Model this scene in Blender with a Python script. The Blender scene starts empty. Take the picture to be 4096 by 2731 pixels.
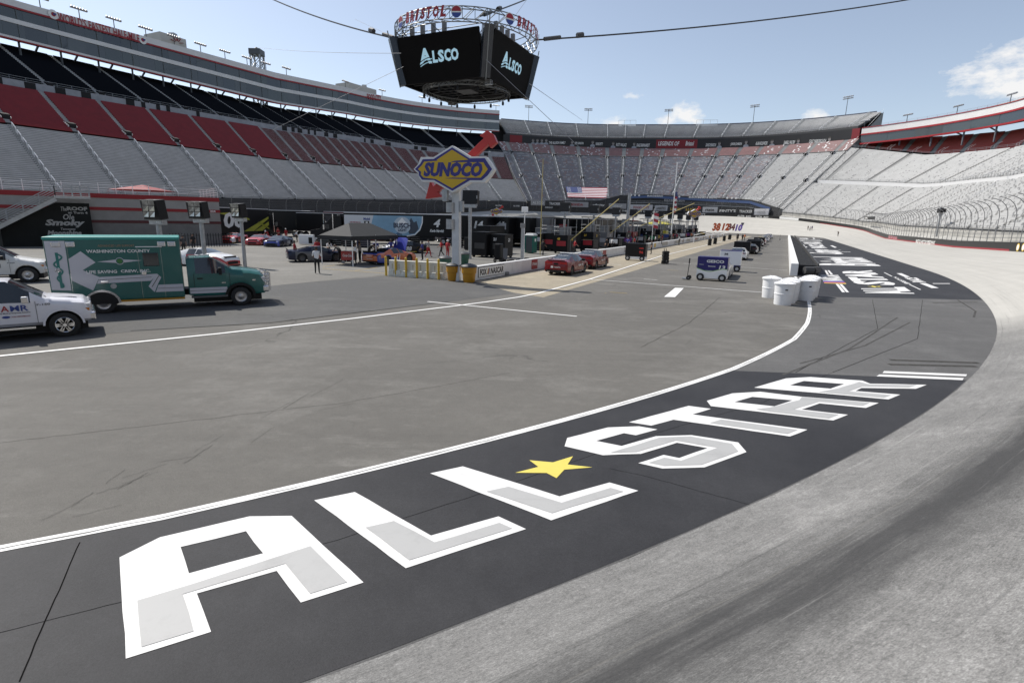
import bpy, bmesh, math, random
from mathutils import Vector, Matrix
from mathutils.geometry import tessellate_polygon
random.seed(7)
R2 = math.radians
SC = bpy.context.scene
COL = SC.collection
# ---------------------------------------------------------------- camera
FPX, CX, CY, ROLL, H = 2130.0, 2048.0, 1365.5, 0.022, 3.9      # focal length and centre in photo pixels
PITCH = math.atan((CY - (903 + ROLL * (CX - 3140))) * math.cos(ROLL) / FPX)
CF = Vector((0, math.cos(PITCH), -math.sin(PITCH)))
_r0 = Vector((1, 0, 0)); _u0 = _r0.cross(CF)
CR = _r0 * math.cos(ROLL) + _u0 * math.sin(ROLL); CU = _u0 * math.cos(ROLL) - _r0 * math.sin(ROLL)
cam = bpy.data.cameras.new('camera'); cam.sensor_width = 36; cam.lens = 36 * FPX / 4096; cam.clip_start = .1; cam.clip_end = 9000
camo = bpy.data.objects.new('camera', cam); COL.objects.link(camo)
camo.matrix_world = Matrix(((CR.x, CU.x, -CF.x, 0), (CR.y, CU.y, -CF.y, 0), (CR.z, CU.z, -CF.z, H), (0, 0, 0, 1)))
SC.camera = camo
# ---------------------------------------------------------------- sky and sun
SUN_EL = R2(52); SUN_DIR = Vector((-.835 * math.cos(SUN_EL), .55 * math.cos(SUN_EL), math.sin(SUN_EL))).normalized()
W = bpy.data.worlds.new('World'); SC.world = W; W.use_nodes = True
nt = W.node_tree; nd = nt.nodes; lk = nt.links
bg = nd['Background']; sky = nd.new('ShaderNodeTexSky'); sky.sky_type = 'NISHITA'; sky.sun_disc = False
sky.sun_elevation = SUN_EL; sky.sun_rotation = math.atan2(SUN_DIR.x, SUN_DIR.y)
sky.air_density = 1.0; sky.dust_density = 1.1; sky.ozone_density = 1.3; sky.altitude = 500
bg.inputs[1].default_value = 0.138
# clouds: a few fair-weather puffs, noise in direction space
tc = nd.new('ShaderNodeTexCoord'); mp = nd.new('ShaderNodeMapping'); mp.inputs['Scale'].default_value = (1, 1, 1.9)
lk.new(tc.outputs['Generated'], mp.inputs[0])
def pxdir(x, y): return (CF + CR * ((x - CX) / FPX) - CU * ((y - CY) / FPX)).normalized()
def wmath(op, a, b=None, c=None):
    n = nd.new('ShaderNodeMath'); n.operation = op
    for i, v in enumerate((a, b, c)):
        if v is None: continue
        if isinstance(v, (int, float)): n.inputs[i].default_value = v
        else: lk.new(v, n.inputs[i])
    return n.outputs[0]
n1 = nd.new('ShaderNodeTexNoise'); n1.inputs['Scale'].default_value = 26; n1.inputs['Detail'].default_value = 9; n1.inputs['Roughness'].default_value = .62
lk.new(mp.outputs[0], n1.inputs[0])
acc = None
for x, y, rx, k in ((3985, 305, .042, .95), (4090, 350, .04, .9), (3880, 330, .02, .6), (2735, 462, .03, 1.0), (2690, 478, .02, .8), (2520, 378, .013, .6), (3270, 468, .022, .85), (2440, 497, .026, .6), (4300, 250, .08, 1.0), (-900, 500, .1, 1.1), (5300, 420, .1, 1.1), (1500, -900, .09, .8), (3500, -800, .1, .9)):
    d = pxdir(x, y)
    s = nd.new('ShaderNodeVectorMath'); s.operation = 'SUBTRACT'; lk.new(tc.outputs['Generated'], s.inputs[0]); s.inputs[1].default_value = d
    m_ = nd.new('ShaderNodeVectorMath'); m_.operation = 'MULTIPLY'; lk.new(s.outputs[0], m_.inputs[0]); m_.inputs[1].default_value = (1, 1, 2.1)
    l = nd.new('ShaderNodeVectorMath'); l.operation = 'LENGTH'; lk.new(m_.outputs[0], l.inputs[0])
    t = wmath('MULTIPLY', wmath('SUBTRACT', 1.0, wmath('DIVIDE', l.outputs['Value'], rx * 1.25)), k)
    acc = t if acc is None else wmath('MAXIMUM', acc, t)
den = wmath('ADD', acc, wmath('MULTIPLY', wmath('SUBTRACT', n1.outputs[0], .53), 2.6))
den = wmath('MINIMUM', wmath('MAXIMUM', wmath('MULTIPLY', den, 1.5), 0.0), 0.93)
mx = nd.new('ShaderNodeMixRGB'); lk.new(den, mx.inputs[0])
hsv = nd.new('ShaderNodeHueSaturation'); hsv.inputs['Saturation'].default_value = .72; lk.new(sky.outputs[0], hsv.inputs['Color'])
lk.new(hsv.outputs[0], mx.inputs[1]); mx.inputs[2].default_value = (6.4, 6.35, 6.3, 1)
lk.new(mx.outputs[0], bg.inputs[0])
sl = bpy.data.lights.new('sun', 'SUN'); sl.energy = 5.0; sl.angle = R2(.53); sl.color = (1, .955, .88)
so = bpy.data.objects.new('sun', sl); COL.objects.link(so); so.rotation_euler = SUN_DIR.to_track_quat('Z', 'Y').to_euler(); so.location = (-60, 60, 120)
SC.view_settings.view_transform = 'Standard'; SC.view_settings.look = 'None'; SC.view_settings.exposure = 0.1; SC.view_settings.gamma = 1
SC.render.resolution_x = 1024; SC.render.resolution_y = 682
# ---------------------------------------------------------------- pixel -> place
def G(x, y, z=0.0):
    """ground (or height z) point seen at photo pixel x, y (4096 px wide)"""
    d = pxdir(x, y); t = (z - H) / d.z
    return Vector((t * d.x, t * d.y, z))
def GF(x, y, z=0.0): return G(x * 1.7415, y * 1.7415, z)
def hat(x, y, p):
    """height of pixel x,y above ground point p"""
    d = pxdir(x, y); return H + math.hypot(p.x, p.y) / math.hypot(d.x, d.y) * d.z
# ---------------------------------------------------------------- materials
MATS = {}
def M(name, col, rough=.6, metal=0., var=0., scale=3., bump=0., bscale=60., emit=0., coat=0., spec=.5, stretch=None, col2=None, detail=6):
    if name in MATS: return MATS[name]
    m = bpy.data.materials.new(name); m.use_nodes = True; t = m.node_tree; b = t.nodes['Principled BSDF']
    c = (col[0], col[1], col[2], 1); b.inputs['Base Color'].default_value = c
    b.inputs['Roughness'].default_value = rough; b.inputs['Metallic'].default_value = metal; b.inputs['Specular IOR Level'].default_value = spec
    if coat: b.inputs['Coat Weight'].default_value = coat; b.inputs['Coat Roughness'].default_value = .06
    if emit: b.inputs['Emission Color'].default_value = c; b.inputs['Emission Strength'].default_value = emit
    if var or bump:
        tc = t.nodes.new('ShaderNodeTexCoord'); mp = t.nodes.new('ShaderNodeMapping'); t.links.new(tc.outputs['Object'], mp.inputs[0])
        if stretch: mp.inputs['Scale'].default_value = stretch
    if var:
        n = t.nodes.new('ShaderNodeTexNoise'); n.inputs['Scale'].default_value = scale; n.inputs['Detail'].default_value = detail; n.inputs['Roughness'].default_value = .65
        t.links.new(mp.outputs[0], n.inputs[0])
        r = t.nodes.new('ShaderNodeValToRGB'); r.color_ramp.elements[0].position = .3; r.color_ramp.elements[1].position = .7
        a = col2 or tuple(x * (1 - var) for x in col); r.color_ramp.elements[0].color = (a[0], a[1], a[2], 1)
        r.color_ramp.elements[1].color = tuple(min(1, x * (1 + var * .6)) for x in col) + (1,)
        t.links.new(n.outputs[0], r.inputs[0]); t.links.new(r.outputs[0], b.inputs['Base Color'])
    if bump:
        n = t.nodes.new('ShaderNodeTexNoise'); n.inputs['Scale'].default_value = bscale; n.inputs['Detail'].default_value = 4
        t.links.new(mp.outputs[0], n.inputs[0]); bp = t.nodes.new('ShaderNodeBump'); bp.inputs['Strength'].default_value = bump; bp.inputs['Distance'].default_value = .02
        t.links.new(n.outputs[0], bp.inputs['Height']); t.links.new(bp.outputs[0], b.inputs['Normal'])
    MATS[name] = m; return m
def paint(name, col, rough=.28): return M(name, col, rough, 0, 0, coat=.6 if max(col) > .2 else .25, spec=.5 if max(col) > .2 else .3)
WHT = M('white_paint', (.72, .72, .7), .55, var=.12, scale=1.5); PURE = M('clean_white', (.8, .8, .79), .4); BLK = M('black_plastic', (.012, .012, .013), .5, spec=.25)
RUB = M('rubber', (.018, .018, .018), .8, var=.3, scale=8); CHR = M('chrome', (.75, .75, .76), .14, 1); ALU = M('aluminium', (.52, .53, .54), .38, .9)
STEEL = M('galvanised_steel', (.36, .37, .38), .5, .6, var=.25, scale=4); DSTEEL = M('dark_steel', (.10, .105, .11), .5, .5); GLASS = M('dark_glass', (.015, .02, .024), .06, 0, spec=.9)
RED = paint('red_paint', (.32, .012, .014)); GRY = M('grey_plastic', (.2, .2, .2), .5); YEL = M('yellow_paint', (.55, .36, .03), .5, var=.15)
# ---------------------------------------------------------------- mesh builder
def V(*a): return Vector(a)
class MB:
    def __init__(s): s.v = []; s.f = []; s.m = []; s.uv = None
    def add(s, vs, fs, mi=0):
        o = len(s.v); s.v += [tuple(x) for x in vs]; s.f += [tuple(i + o for i in f) for f in fs]; s.m += [mi] * len(fs); return s
    def quad(s, a, b, c, d, mi=0): return s.add([a, b, c, d], [(0, 1, 2, 3)], mi)
    def box(s, x0, x1, y0, y1, z0, z1, mi=0):
        return s.add([(x, y, z) for z in (z0, z1) for y in (y0, y1) for x in (x0, x1)], [(0, 2, 3, 1), (4, 5, 7, 6), (0, 1, 5, 4), (2, 6, 7, 3), (0, 4, 6, 2), (1, 3, 7, 5)], mi)
    def cbox(s, c, d, mi=0): return s.box(c[0] - d[0] / 2, c[0] + d[0] / 2, c[1] - d[1] / 2, c[1] + d[1] / 2, c[2] - d[2] / 2, c[2] + d[2] / 2, mi)
    def beam(s, p, q, w, h=None, mi=0, up=(0, 0, 1)):
        p = Vector(p); q = Vector(q); h = h or w; d = (q - p).normalized(); u = Vector(up)
        if abs(d.dot(u)) > .98: u = Vector((0, 1, 0))
        x = d.cross(u).normalized() * (w / 2); y = x.cross(d).normalized() * (h / 2)
        return s.add([p - x - y, p + x - y, p + x + y, p - x + y, q - x - y, q + x - y, q + x + y, q - x + y], [(0, 3, 2, 1), (4, 5, 6, 7), (0, 1, 5, 4), (1, 2, 6, 5), (2, 3, 7, 6), (3, 0, 4, 7)], mi)
    def cyl(s, p, q, r, r2=None, n=10, mi=0, cap=True):
        p = Vector(p); q = Vector(q); r2 = r if r2 is None else r2; d = (q - p).normalized()
        x = d.orthogonal().normalized(); y = d.cross(x); vs = []; fs = []
        for k in range(n):
            a = 2 * math.pi * k / n; e = x * math.cos(a) + y * math.sin(a); vs += [p + e * r, q + e * r2]
        for k in range(n): j = (k + 1) % n; fs.append((2 * k, 2 * j, 2 * j + 1, 2 * k + 1))
        if cap: fs += [tuple(2 * k for k in range(n))[::-1], tuple(2 * k + 1 for k in range(n))]
        return s.add(vs, fs, mi)
    def tube(s, pts, r, n=6, mi=0):
        for a, b in zip(pts, pts[1:]): s.cyl(a, b, r, n=n, mi=mi, cap=True)
        return s
    def rev(s, prof, n=20, o=(0, 0, 0), ax='z', mi=0):
        vs = []; fs = []
        for r, z in prof:
            for k in range(n):
                a = 2 * math.pi * k / n; c, d = r * math.cos(a), r * math.sin(a)
                vs.append((o[0] + c, o[1] + d, o[2] + z) if ax == 'z' else (o[0] + c, o[1] + z, o[2] + d))
        for i in range(len(prof) - 1):
            for k in range(n):
                j = (k + 1) % n; f = (i * n + k, i * n + j, i * n + n + j, i * n + n + k); fs.append(f if ax == 'z' else f[::-1])
        return s.add(vs, fs, mi)
    def prism(s, poly, o, xd, yd, d, mi=0, holes=()):
        """flat outline poly (2-D) in frame o,xd,yd, thickness d along the normal"""
        o = Vector(o); xd = Vector(xd); yd = Vector(yd); n = xd.cross(yd).normalized()
        loops = [poly] + list(holes); pts = [p for l in loops for p in l]
        tri = tessellate_polygon([[Vector((p[0], p[1], 0)) for p in l] for l in loops])
        A = [o + xd * p[0] + yd * p[1] for p in pts]; B = [a + n * d for a in A]; N = len(pts); fs = []
        for t in tri:
            a, b, c = (Vector((pts[i][0], pts[i][1], 0)) for i in t)
            t = tuple(t) if (b - a).cross(c - a).z > 0 else tuple(t)[::-1]
            fs.append(tuple(i + N for i in t))
            if d: fs.append(t[::-1])
        if d:
            k = 0
            for li, l in enumerate(loops):
                L = len(l); ar = sum(l[i][0] * l[(i + 1) % L][1] - l[(i + 1) % L][0] * l[i][1] for i in range(L))
                for i in range(L):
                    f = (k + i, k + (i + 1) % L, k + (i + 1) % L + N, k + i + N); fs.append(f if (ar > 0) == (li == 0) else f[::-1])
                k += L
        return s.add(A + B, fs, mi)
    def loft(s, rings, mi=0, close=True, caps=True):
        n = len(rings[0]); vs = [p for r in rings for p in r]; fs = []
        for i in range(len(rings) - 1):
            for k in range(n if close else n - 1):
                j = (k + 1) % n; fs.append((i * n + k, i * n + j, i * n + n + j, i * n + n + k))
        if caps: fs += [tuple(range(n))[::-1], tuple((len(rings) - 1) * n + k for k in range(n))]
        return s.add(vs, fs, mi)
    def xf(s, mat, i0=0): s.v[i0:] = [tuple(mat @ Vector(p)) for p in s.v[i0:]]; return s
    def mesh(s, name, mats, smooth=None, bevel=0, uv=None):
        me = bpy.data.meshes.new(name); me.from_pydata(s.v, [], s.f)
        for m in (mats if isinstance(mats, (list, tuple)) else [mats]): me.materials.append(m)
        me.polygons.foreach_set('material_index', s.m)
        if bevel:
            bm = bmesh.new(); bm.from_mesh(me); bmesh.ops.remove_doubles(bm, verts=bm.verts, dist=1e-5)
            ed = [e for e in bm.edges if len(e.link_faces) == 2 and e.calc_face_angle(0) > .6]
            bmesh.ops.bevel(bm, geom=ed, offset=bevel, segments=2, profile=.5, affect='EDGES', clamp_overlap=True); bm.to_mesh(me); bm.free()
        if smooth is not None:
            me.polygons.foreach_set('use_smooth', [True] * len(me.polygons)); me.set_sharp_from_angle(angle=R2(smooth))
        if uv:
            l = me.uv_layers.new(name='UVMap'); l.data.foreach_set('uv', [c for f in s.f for i in f for c in uv[i]])
        me.update(); return me
    def build(s, name, mats, parent=None, smooth=None, bevel=0, uv=None):
        return link(name, s.mesh(name, mats, smooth, bevel, uv), parent)
def link(name, data, parent=None, mat=None):
    o = bpy.data.objects.new(name, data); COL.objects.link(o)
    if parent is not None: o.parent = parent
    if mat is not None: o.matrix_local = mat
    return o
def tag(o, label=None, cat=None, group=None, kind=None):
    for k, v in (('label', label), ('category', cat), ('group', group), ('kind', kind)):
        if v: o[k] = v
    return o
def thing(name, label, cat, loc=(0, 0, 0), rz=0., group=None):
    o = link(name, None); o.location = loc; o.rotation_euler = (0, 0, rz); return tag(o, label, cat, group)
def dup(o, parent=None):
    c = o.copy(); COL.objects.link(c)
    if parent is not None: c.parent = parent
    for ch in list(o.children): dup(ch, c)
    return c
# lettering -------------------------------------------------------
TXT = {}
def tmesh(s, bold=0., shear=0., depth=.0):
    k = (s, bold, shear, depth)
    if k not in TXT:
        cu = bpy.data.curves.new('lettering', 'FONT'); cu.body = s; cu.offset = bold; cu.shear = shear; cu.resolution_u = 2; cu.extrude = depth; cu.size = 1
        ob = bpy.data.objects.new('lettering', cu)
        me = bpy.data.meshes.new_from_object(ob)
        bpy.data.objects.remove(ob); bpy.data.curves.remove(cu); me.name = 'lettering'
        xs = [v.co.x for v in me.vertices] or [0, 1]; ys = [v.co.y for v in me.vertices] or [0, 1]
        TXT[k] = (me, min(xs), max(xs), min(ys), max(ys))
    return TXT[k]
TN = {}
def text(parent, s, mat, c, xd, yd, h, w=None, bold=.012, shear=0., name='lettering', off=.004):
    """text centred on c, x along xd, up along yd, h = height of the letters, w = whole width"""
    me, x0, x1, y0, y1 = tmesh(s, bold, shear)
    xd = Vector(xd).normalized(); yd = Vector(yd).normalized(); n = xd.cross(yd).normalized()
    sy = h / max(y1 - y0, 1e-3); sx = (w / (x1 - x0)) if w else sy
    key = (me.name, mat.name)
    if key not in TN: m2 = me.copy(); m2.materials.clear(); m2.materials.append(mat); TN[key] = m2
    o = Vector(c) - xd * (sx * (x0 + x1) / 2) - yd * (sy * (y0 + y1) / 2) + n * off
    mt = Matrix(((xd.x * sx, yd.x * sy, n.x, o.x), (xd.y * sx, yd.y * sy, n.y, o.y), (xd.z * sx, yd.z * sy, n.z, o.z), (0, 0, 0, 1)))
    return link(name, TN[key], parent, mt)
# ---------------------------------------------------------------- the oval: s along the inner edge of the track, o outwards
HD = R2(26.3); S0 = V(40, 52); LS, RT = 150.0, 72.0
_c = []
def _hd(h): return V(math.sin(h), math.cos(h))
p, h, s = S0.copy(), HD, 0.; bk = []
while s < 250:
    rn = 148 if s < 33 else 98 if s < 45 else 76
    p = p - _hd(h + .5 / rn) ; h += 1 / rn; s += 1; bk.append((p.copy(), h))
_c = bk[::-1]; I0 = len(_c)
p, h, s = S0.copy(), HD, 0.; _c.append((p.copy(), h))
while s < 620:
    k = 0 if s < LS else 1 / RT if h > HD - math.pi else 0
    p = p + _hd(h - k / 2); h -= k; s += 1; _c.append((p.copy(), h))
def P(s, o=0., z=0.):
    i = min(max(s + I0, 0), len(_c) - 1.001); k = int(i); t = i - k
    a, ha = _c[k]; b, hb = _c[k + 1]; q = a.lerp(b, t); hh = ha + (hb - ha) * t
    return V(q.x + o * math.cos(hh), q.y - o * math.sin(hh), z)
def hdg(s):
    i = min(max(s + I0, 0), len(_c) - 1.001); k = int(i); return _c[k][1] + (_c[k + 1][1] - _c[k][1]) * (i - k)
def lerp(keys, s):
    if s <= keys[0][0]: return keys[0][1]
    for (a, x), (b, y) in zip(keys, keys[1:]):
        if s <= b:
            t = (s - a) / (b - a); return x + (y - x) * t
    return keys[-1][1]
ZW = [(-70, 6.9), (-48, 6.6), (-25, 4.2), (0, 2.2), (20, 1.45), (50, .95), (120, .95), (150, 2.0), (179, 4.1), (201, 6.1), (215, 7.1), (235, 7.9), (270, 8.4), (340, 8.6), (376, 5.5), (410, 2.6), (620, 2.2)]
def bank(s): return lerp(ZW, s) / 13.0
def T(a, b, z=0.): return V(S0.x + a * math.sin(HD) + b * math.cos(HD), S0.y + a * math.cos(HD) - b * math.sin(HD), z)   # straight frame of the pits
# ---------------------------------------------------------------- figures: one skinned body mesh for each pose, face +x
def figure(J):
    """J: joints by name; returns a continuous body mesh with slots skin, shirt, trousers, shoes"""
    B = [('pelvis', 'spine', 1), ('spine', 'chest', 1), ('chest', 'neck', 1), ('neck', 'head', 0), ('head', 'crown', 0)]
    for s in 'lr': B += [('chest', 'sho' + s, 1), ('sho' + s, 'elb' + s, 1), ('elb' + s, 'wri' + s, 0), ('wri' + s, 'hand' + s, 0), ('pelvis', 'hip' + s, 2), ('hip' + s, 'knee' + s, 2), ('knee' + s, 'ank' + s, 2), ('ank' + s, 'toe' + s, 3)]
    rad = dict(pelvis=.145, spine=.135, chest=.155, neck=.058, head=.088, crown=.075, sho=.075, elb=.047, wri=.032, hand=.034, hip=.10, knee=.062, ank=.046, toe=.038)
    nm = list(J); ix = {n: i for i, n in enumerate(nm)}; me = bpy.data.meshes.new('person_body'); me.from_pydata([J[n] for n in nm], [(ix[a], ix[b]) for a, b, _ in B], [])
    ob = bpy.data.objects.new('person_body', me); COL.objects.link(ob); md = ob.modifiers.new('s', 'SKIN'); md.use_smooth_shade = True; ob.modifiers.new('d', 'SUBSURF').levels = 1
    for n in nm:
        k = n if n in rad else n[:-1]; v = me.skin_vertices[0].data[ix[n]]; v.radius = (rad[k] * (1.2 if k in ('chest', 'pelvis') else 1), rad[k]); v.use_root = n == 'pelvis'
    bpy.context.view_layer.update(); out = bpy.data.meshes.new_from_object(ob.evaluated_get(bpy.context.evaluated_depsgraph_get())); bpy.data.objects.remove(ob)
    seg = [(Vector(J[a]), Vector(J[b]), m) for a, b, m in B]
    def near(c):
        best = (9, 0)
        for a, b, m in seg:
            d = b - a; t = max(0, min(1, (c - a).dot(d) / d.length_squared)); q = (c - a - d * t).length
            if q < best[0]: best = (q, m)
        return best[1]
    idx = [near(p.center) for p in out.polygons]
    ex = MB()                                                  # fingers, nose, ears, eyes
    for s in 'lr':
        w, h = Vector(J['wri' + s]), Vector(J['hand' + s]); d = (h - w).normalized(); sd = d.orthogonal().normalized(); up = d.cross(sd)
        for k in range(4): o = h + sd * (.022 * (k - 1.5)); L = (.062, .075, .07, .055)[k]; m = o + d * L * .55; ex.cyl(o - d * .02, m, .0095, .0085, 5, 0); ex.cyl(m, m + (d + up * .6).normalized() * L * .5, .0085, .006, 5, 0)
        t = w.lerp(h, .6) + sd * .03; ex.cyl(t, t + (d + sd).normalized() * .055, .011, .008, 5, 0)
    hd = Vector(J['head']); u = (Vector(J['crown']) - hd).normalized(); fx = Vector((1, 0, 0)); fx = (fx - u * fx.dot(u)).normalized(); sy = u.cross(fx)
    ex.cyl(hd + fx * .075 + u * .035, hd + fx * .115 + u * .005, .012, .016, 6, 0); [ex.cyl(hd + sy * e * .08 + u * .01, hd + sy * e * .105 + u * .02, .028, .022, 6, 0) for e in (-1, 1)]; [ex.cyl(hd + fx * .08 + sy * e * .034 + u * .045, hd + fx * .092 + sy * e * .034 + u * .045, .012, .010, 6, 3) for e in (-1, 1)]; ex.beam(hd + fx * .085 - u * .03 - sy * .025, hd + fx * .085 - u * .03 + sy * .025, .012, .01, 3)
    n0 = len(out.vertices); vs = [tuple(v.co) for v in out.vertices] + ex.v; fs = [tuple(p.vertices) for p in out.polygons] + [tuple(i + n0 for i in f) for f in ex.f]
    mb = MB(); mb.v = vs; mb.f = fs; mb.m = idx + ex.m; m = mb.mesh('person_body', [None] * 0 or [BLK, BLK, BLK, BLK], smooth=60); return m
def joints(**o):
    J = dict(pelvis=(0, 0, .96), spine=(0, 0, 1.14), chest=(0, 0, 1.36), neck=(0, 0, 1.51), head=(.015, 0, 1.60), crown=(.01, 0, 1.69))
    for s, y in (('l', 1), ('r', -1)): J.update({'sho' + s: (0, .185 * y, 1.42), 'elb' + s: (-.02, .25 * y, 1.16), 'wri' + s: (.05, .26 * y, .92), 'hand' + s: (.08, .25 * y, .83), 'hip' + s: (0, .095 * y, .90), 'knee' + s: (.02, .11 * y, .50), 'ank' + s: (-.02, .12 * y, .09), 'toe' + s: (.15, .14 * y, .045)})
    J.update(o); return J
POSE = {'stand': joints(), 'clasp': joints(elbl=(.06, .27, 1.17), wril=(.2, .10, 1.0), handl=(.24, .03, .97), elbr=(.06, -.27, 1.17), wrir=(.2, -.10, 1.0), handr=(.24, -.03, .97)),
  'akimbo': joints(elbl=(-.1, .38, 1.18), wril=(.03, .2, 1.02), handl=(.08, .15, 1.0), elbr=(-.1, -.38, 1.18), wrir=(.03, -.2, 1.02), handr=(.08, -.15, 1.0)),
  'walk': joints(kneel=(.17, .1, .53), ankl=(.25, .1, .10), toel=(.42, .11, .07), kneer=(-.06, -.1, .50), ankr=(-.32, -.11, .16), toer=(-.22, -.12, .045), elbl=(-.12, .25, 1.18), wril=(-.12, .26, .94), handl=(-.1, .26, .86), elbr=(.1, -.25, 1.18), wrir=(.27, -.24, 1.02), handr=(.35, -.23, .98)),
  'lean': joints(spine=(.09, 0, 1.12), chest=(.28, 0, 1.25), neck=(.41, 0, 1.33), head=(.50, 0, 1.37), crown=(.58, 0, 1.42), shol=(.33, .18, 1.28), shor=(.33, -.18, 1.28), elbl=(.45, .22, 1.05), wril=(.64, .18, .98), handl=(.73, .16, .97), elbr=(.45, -.22, 1.05), wrir=(.64, -.18, .98), handr=(.73, -.16, .97)),
  'reach': joints(elbl=(.14, .3, 1.22), wril=(.36, .24, 1.2), handl=(.45, .22, 1.2), elbr=(.1, -.32, 1.6), wrir=(.12, -.25, 1.83), handr=(.14, -.22, 1.92)),
  'sit': joints(pelvis=(0, 0, .12), spine=(.02, 0, .30), chest=(.08, 0, .52), neck=(.12, 0, .66), head=(.16, 0, .75), crown=(.17, 0, .84), shol=(.08, .18, .57), shor=(.08, -.18, .57), elbl=(.18, .24, .34), wril=(.38, .15, .28), handl=(.46, .12, .26), elbr=(.18, -.24, .34), wrir=(.38, -.15, .28), handr=(.46, -.12, .26), hipl=(.02, .1, .1), hipr=(.02, -.1, .1), kneel=(.44, .14, .12), kneer=(.44, -.14, .12), ankl=(.42, .14, -.33), ankr=(.42, -.14, -.33), toel=(.58, .15, -.37), toer=(.58, -.15, -.37))}
PM = {k: figure(j) for k, j in POSE.items()}
HATM = MB(); HATM.rev([(.112, -.01), (.112, .03), (.095, .08), (.05, .105), (.005, .11)], 14); HATM.prism([(.06, -.09), (.19, -.06), (.21, 0), (.19, .06), (.06, .09)], (0, 0, -.008), (1, 0, 0), (0, 1, 0), .012); HATM = HATM.mesh('cap', [BLK], smooth=40)
HAIRM = MB(); HAIRM.rev([(.106, -.03), (.108, .03), (.092, .075), (.05, .10), (.005, .105)], 14); HAIRM = HAIRM.mesh('hair', [BLK], smooth=40)
# ---------------------------------------------------------------- ground materials
def nodes(name):
    m = bpy.data.materials.new(name); m.use_nodes = True; t = m.node_tree
    return m, t, t.nodes['Principled BSDF']
class NB:
    def __init__(s, t): s.t = t
    def n(s, typ, **kw):
        x = s.t.nodes.new(typ)
        for k, v in kw.items():
            if k.startswith('_'): setattr(x, k[1:], v)
            else: s.set(x.inputs[k.replace('__', ' ')], v)
        return x
    def set(s, inp, v):
        if hasattr(v, 'is_output'): s.t.links.new(v, inp)
        else: inp.default_value = v
    def math(s, op, a, b=0., c=None, clamp=False):
        x = s.t.nodes.new('ShaderNodeMath'); x.operation = op; x.use_clamp = clamp; s.set(x.inputs[0], a); s.set(x.inputs[1], b)
        if c is not None: s.set(x.inputs[2], c)
        return x.outputs[0]
    def noise(s, vec, scale, detail=6, rough=.6): return s.n('ShaderNodeTexNoise', Vector=vec, Scale=scale, Detail=detail, Roughness=rough).outputs[0]
    def ramp(s, v, a, b, lo=0., hi=1.):
        x = s.n('ShaderNodeMapRange', Value=v); x.inputs[1].default_value = a; x.inputs[2].default_value = b; x.inputs[3].default_value = lo; x.inputs[4].default_value = hi; x.clamp = True; return x.outputs[0]
    def mix(s, f, a, b, mode='MIX'):
        x = s.t.nodes.new('ShaderNodeMixRGB'); x.blend_type = mode; s.set(x.inputs[0], f); s.set(x.inputs[1], a if hasattr(a, 'is_output') else tuple(a) + (1,)); s.set(x.inputs[2], b if hasattr(b, 'is_output') else tuple(b) + (1,)); return x.outputs[0]
    def mapping(s, vec, sc, rot=0):
        x = s.t.nodes.new('ShaderNodeMapping'); s.set(x.inputs[0], vec); x.inputs['Scale'].default_value = sc; x.inputs['Rotation'].default_value = (0, 0, rot); return x.outputs[0]
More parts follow.
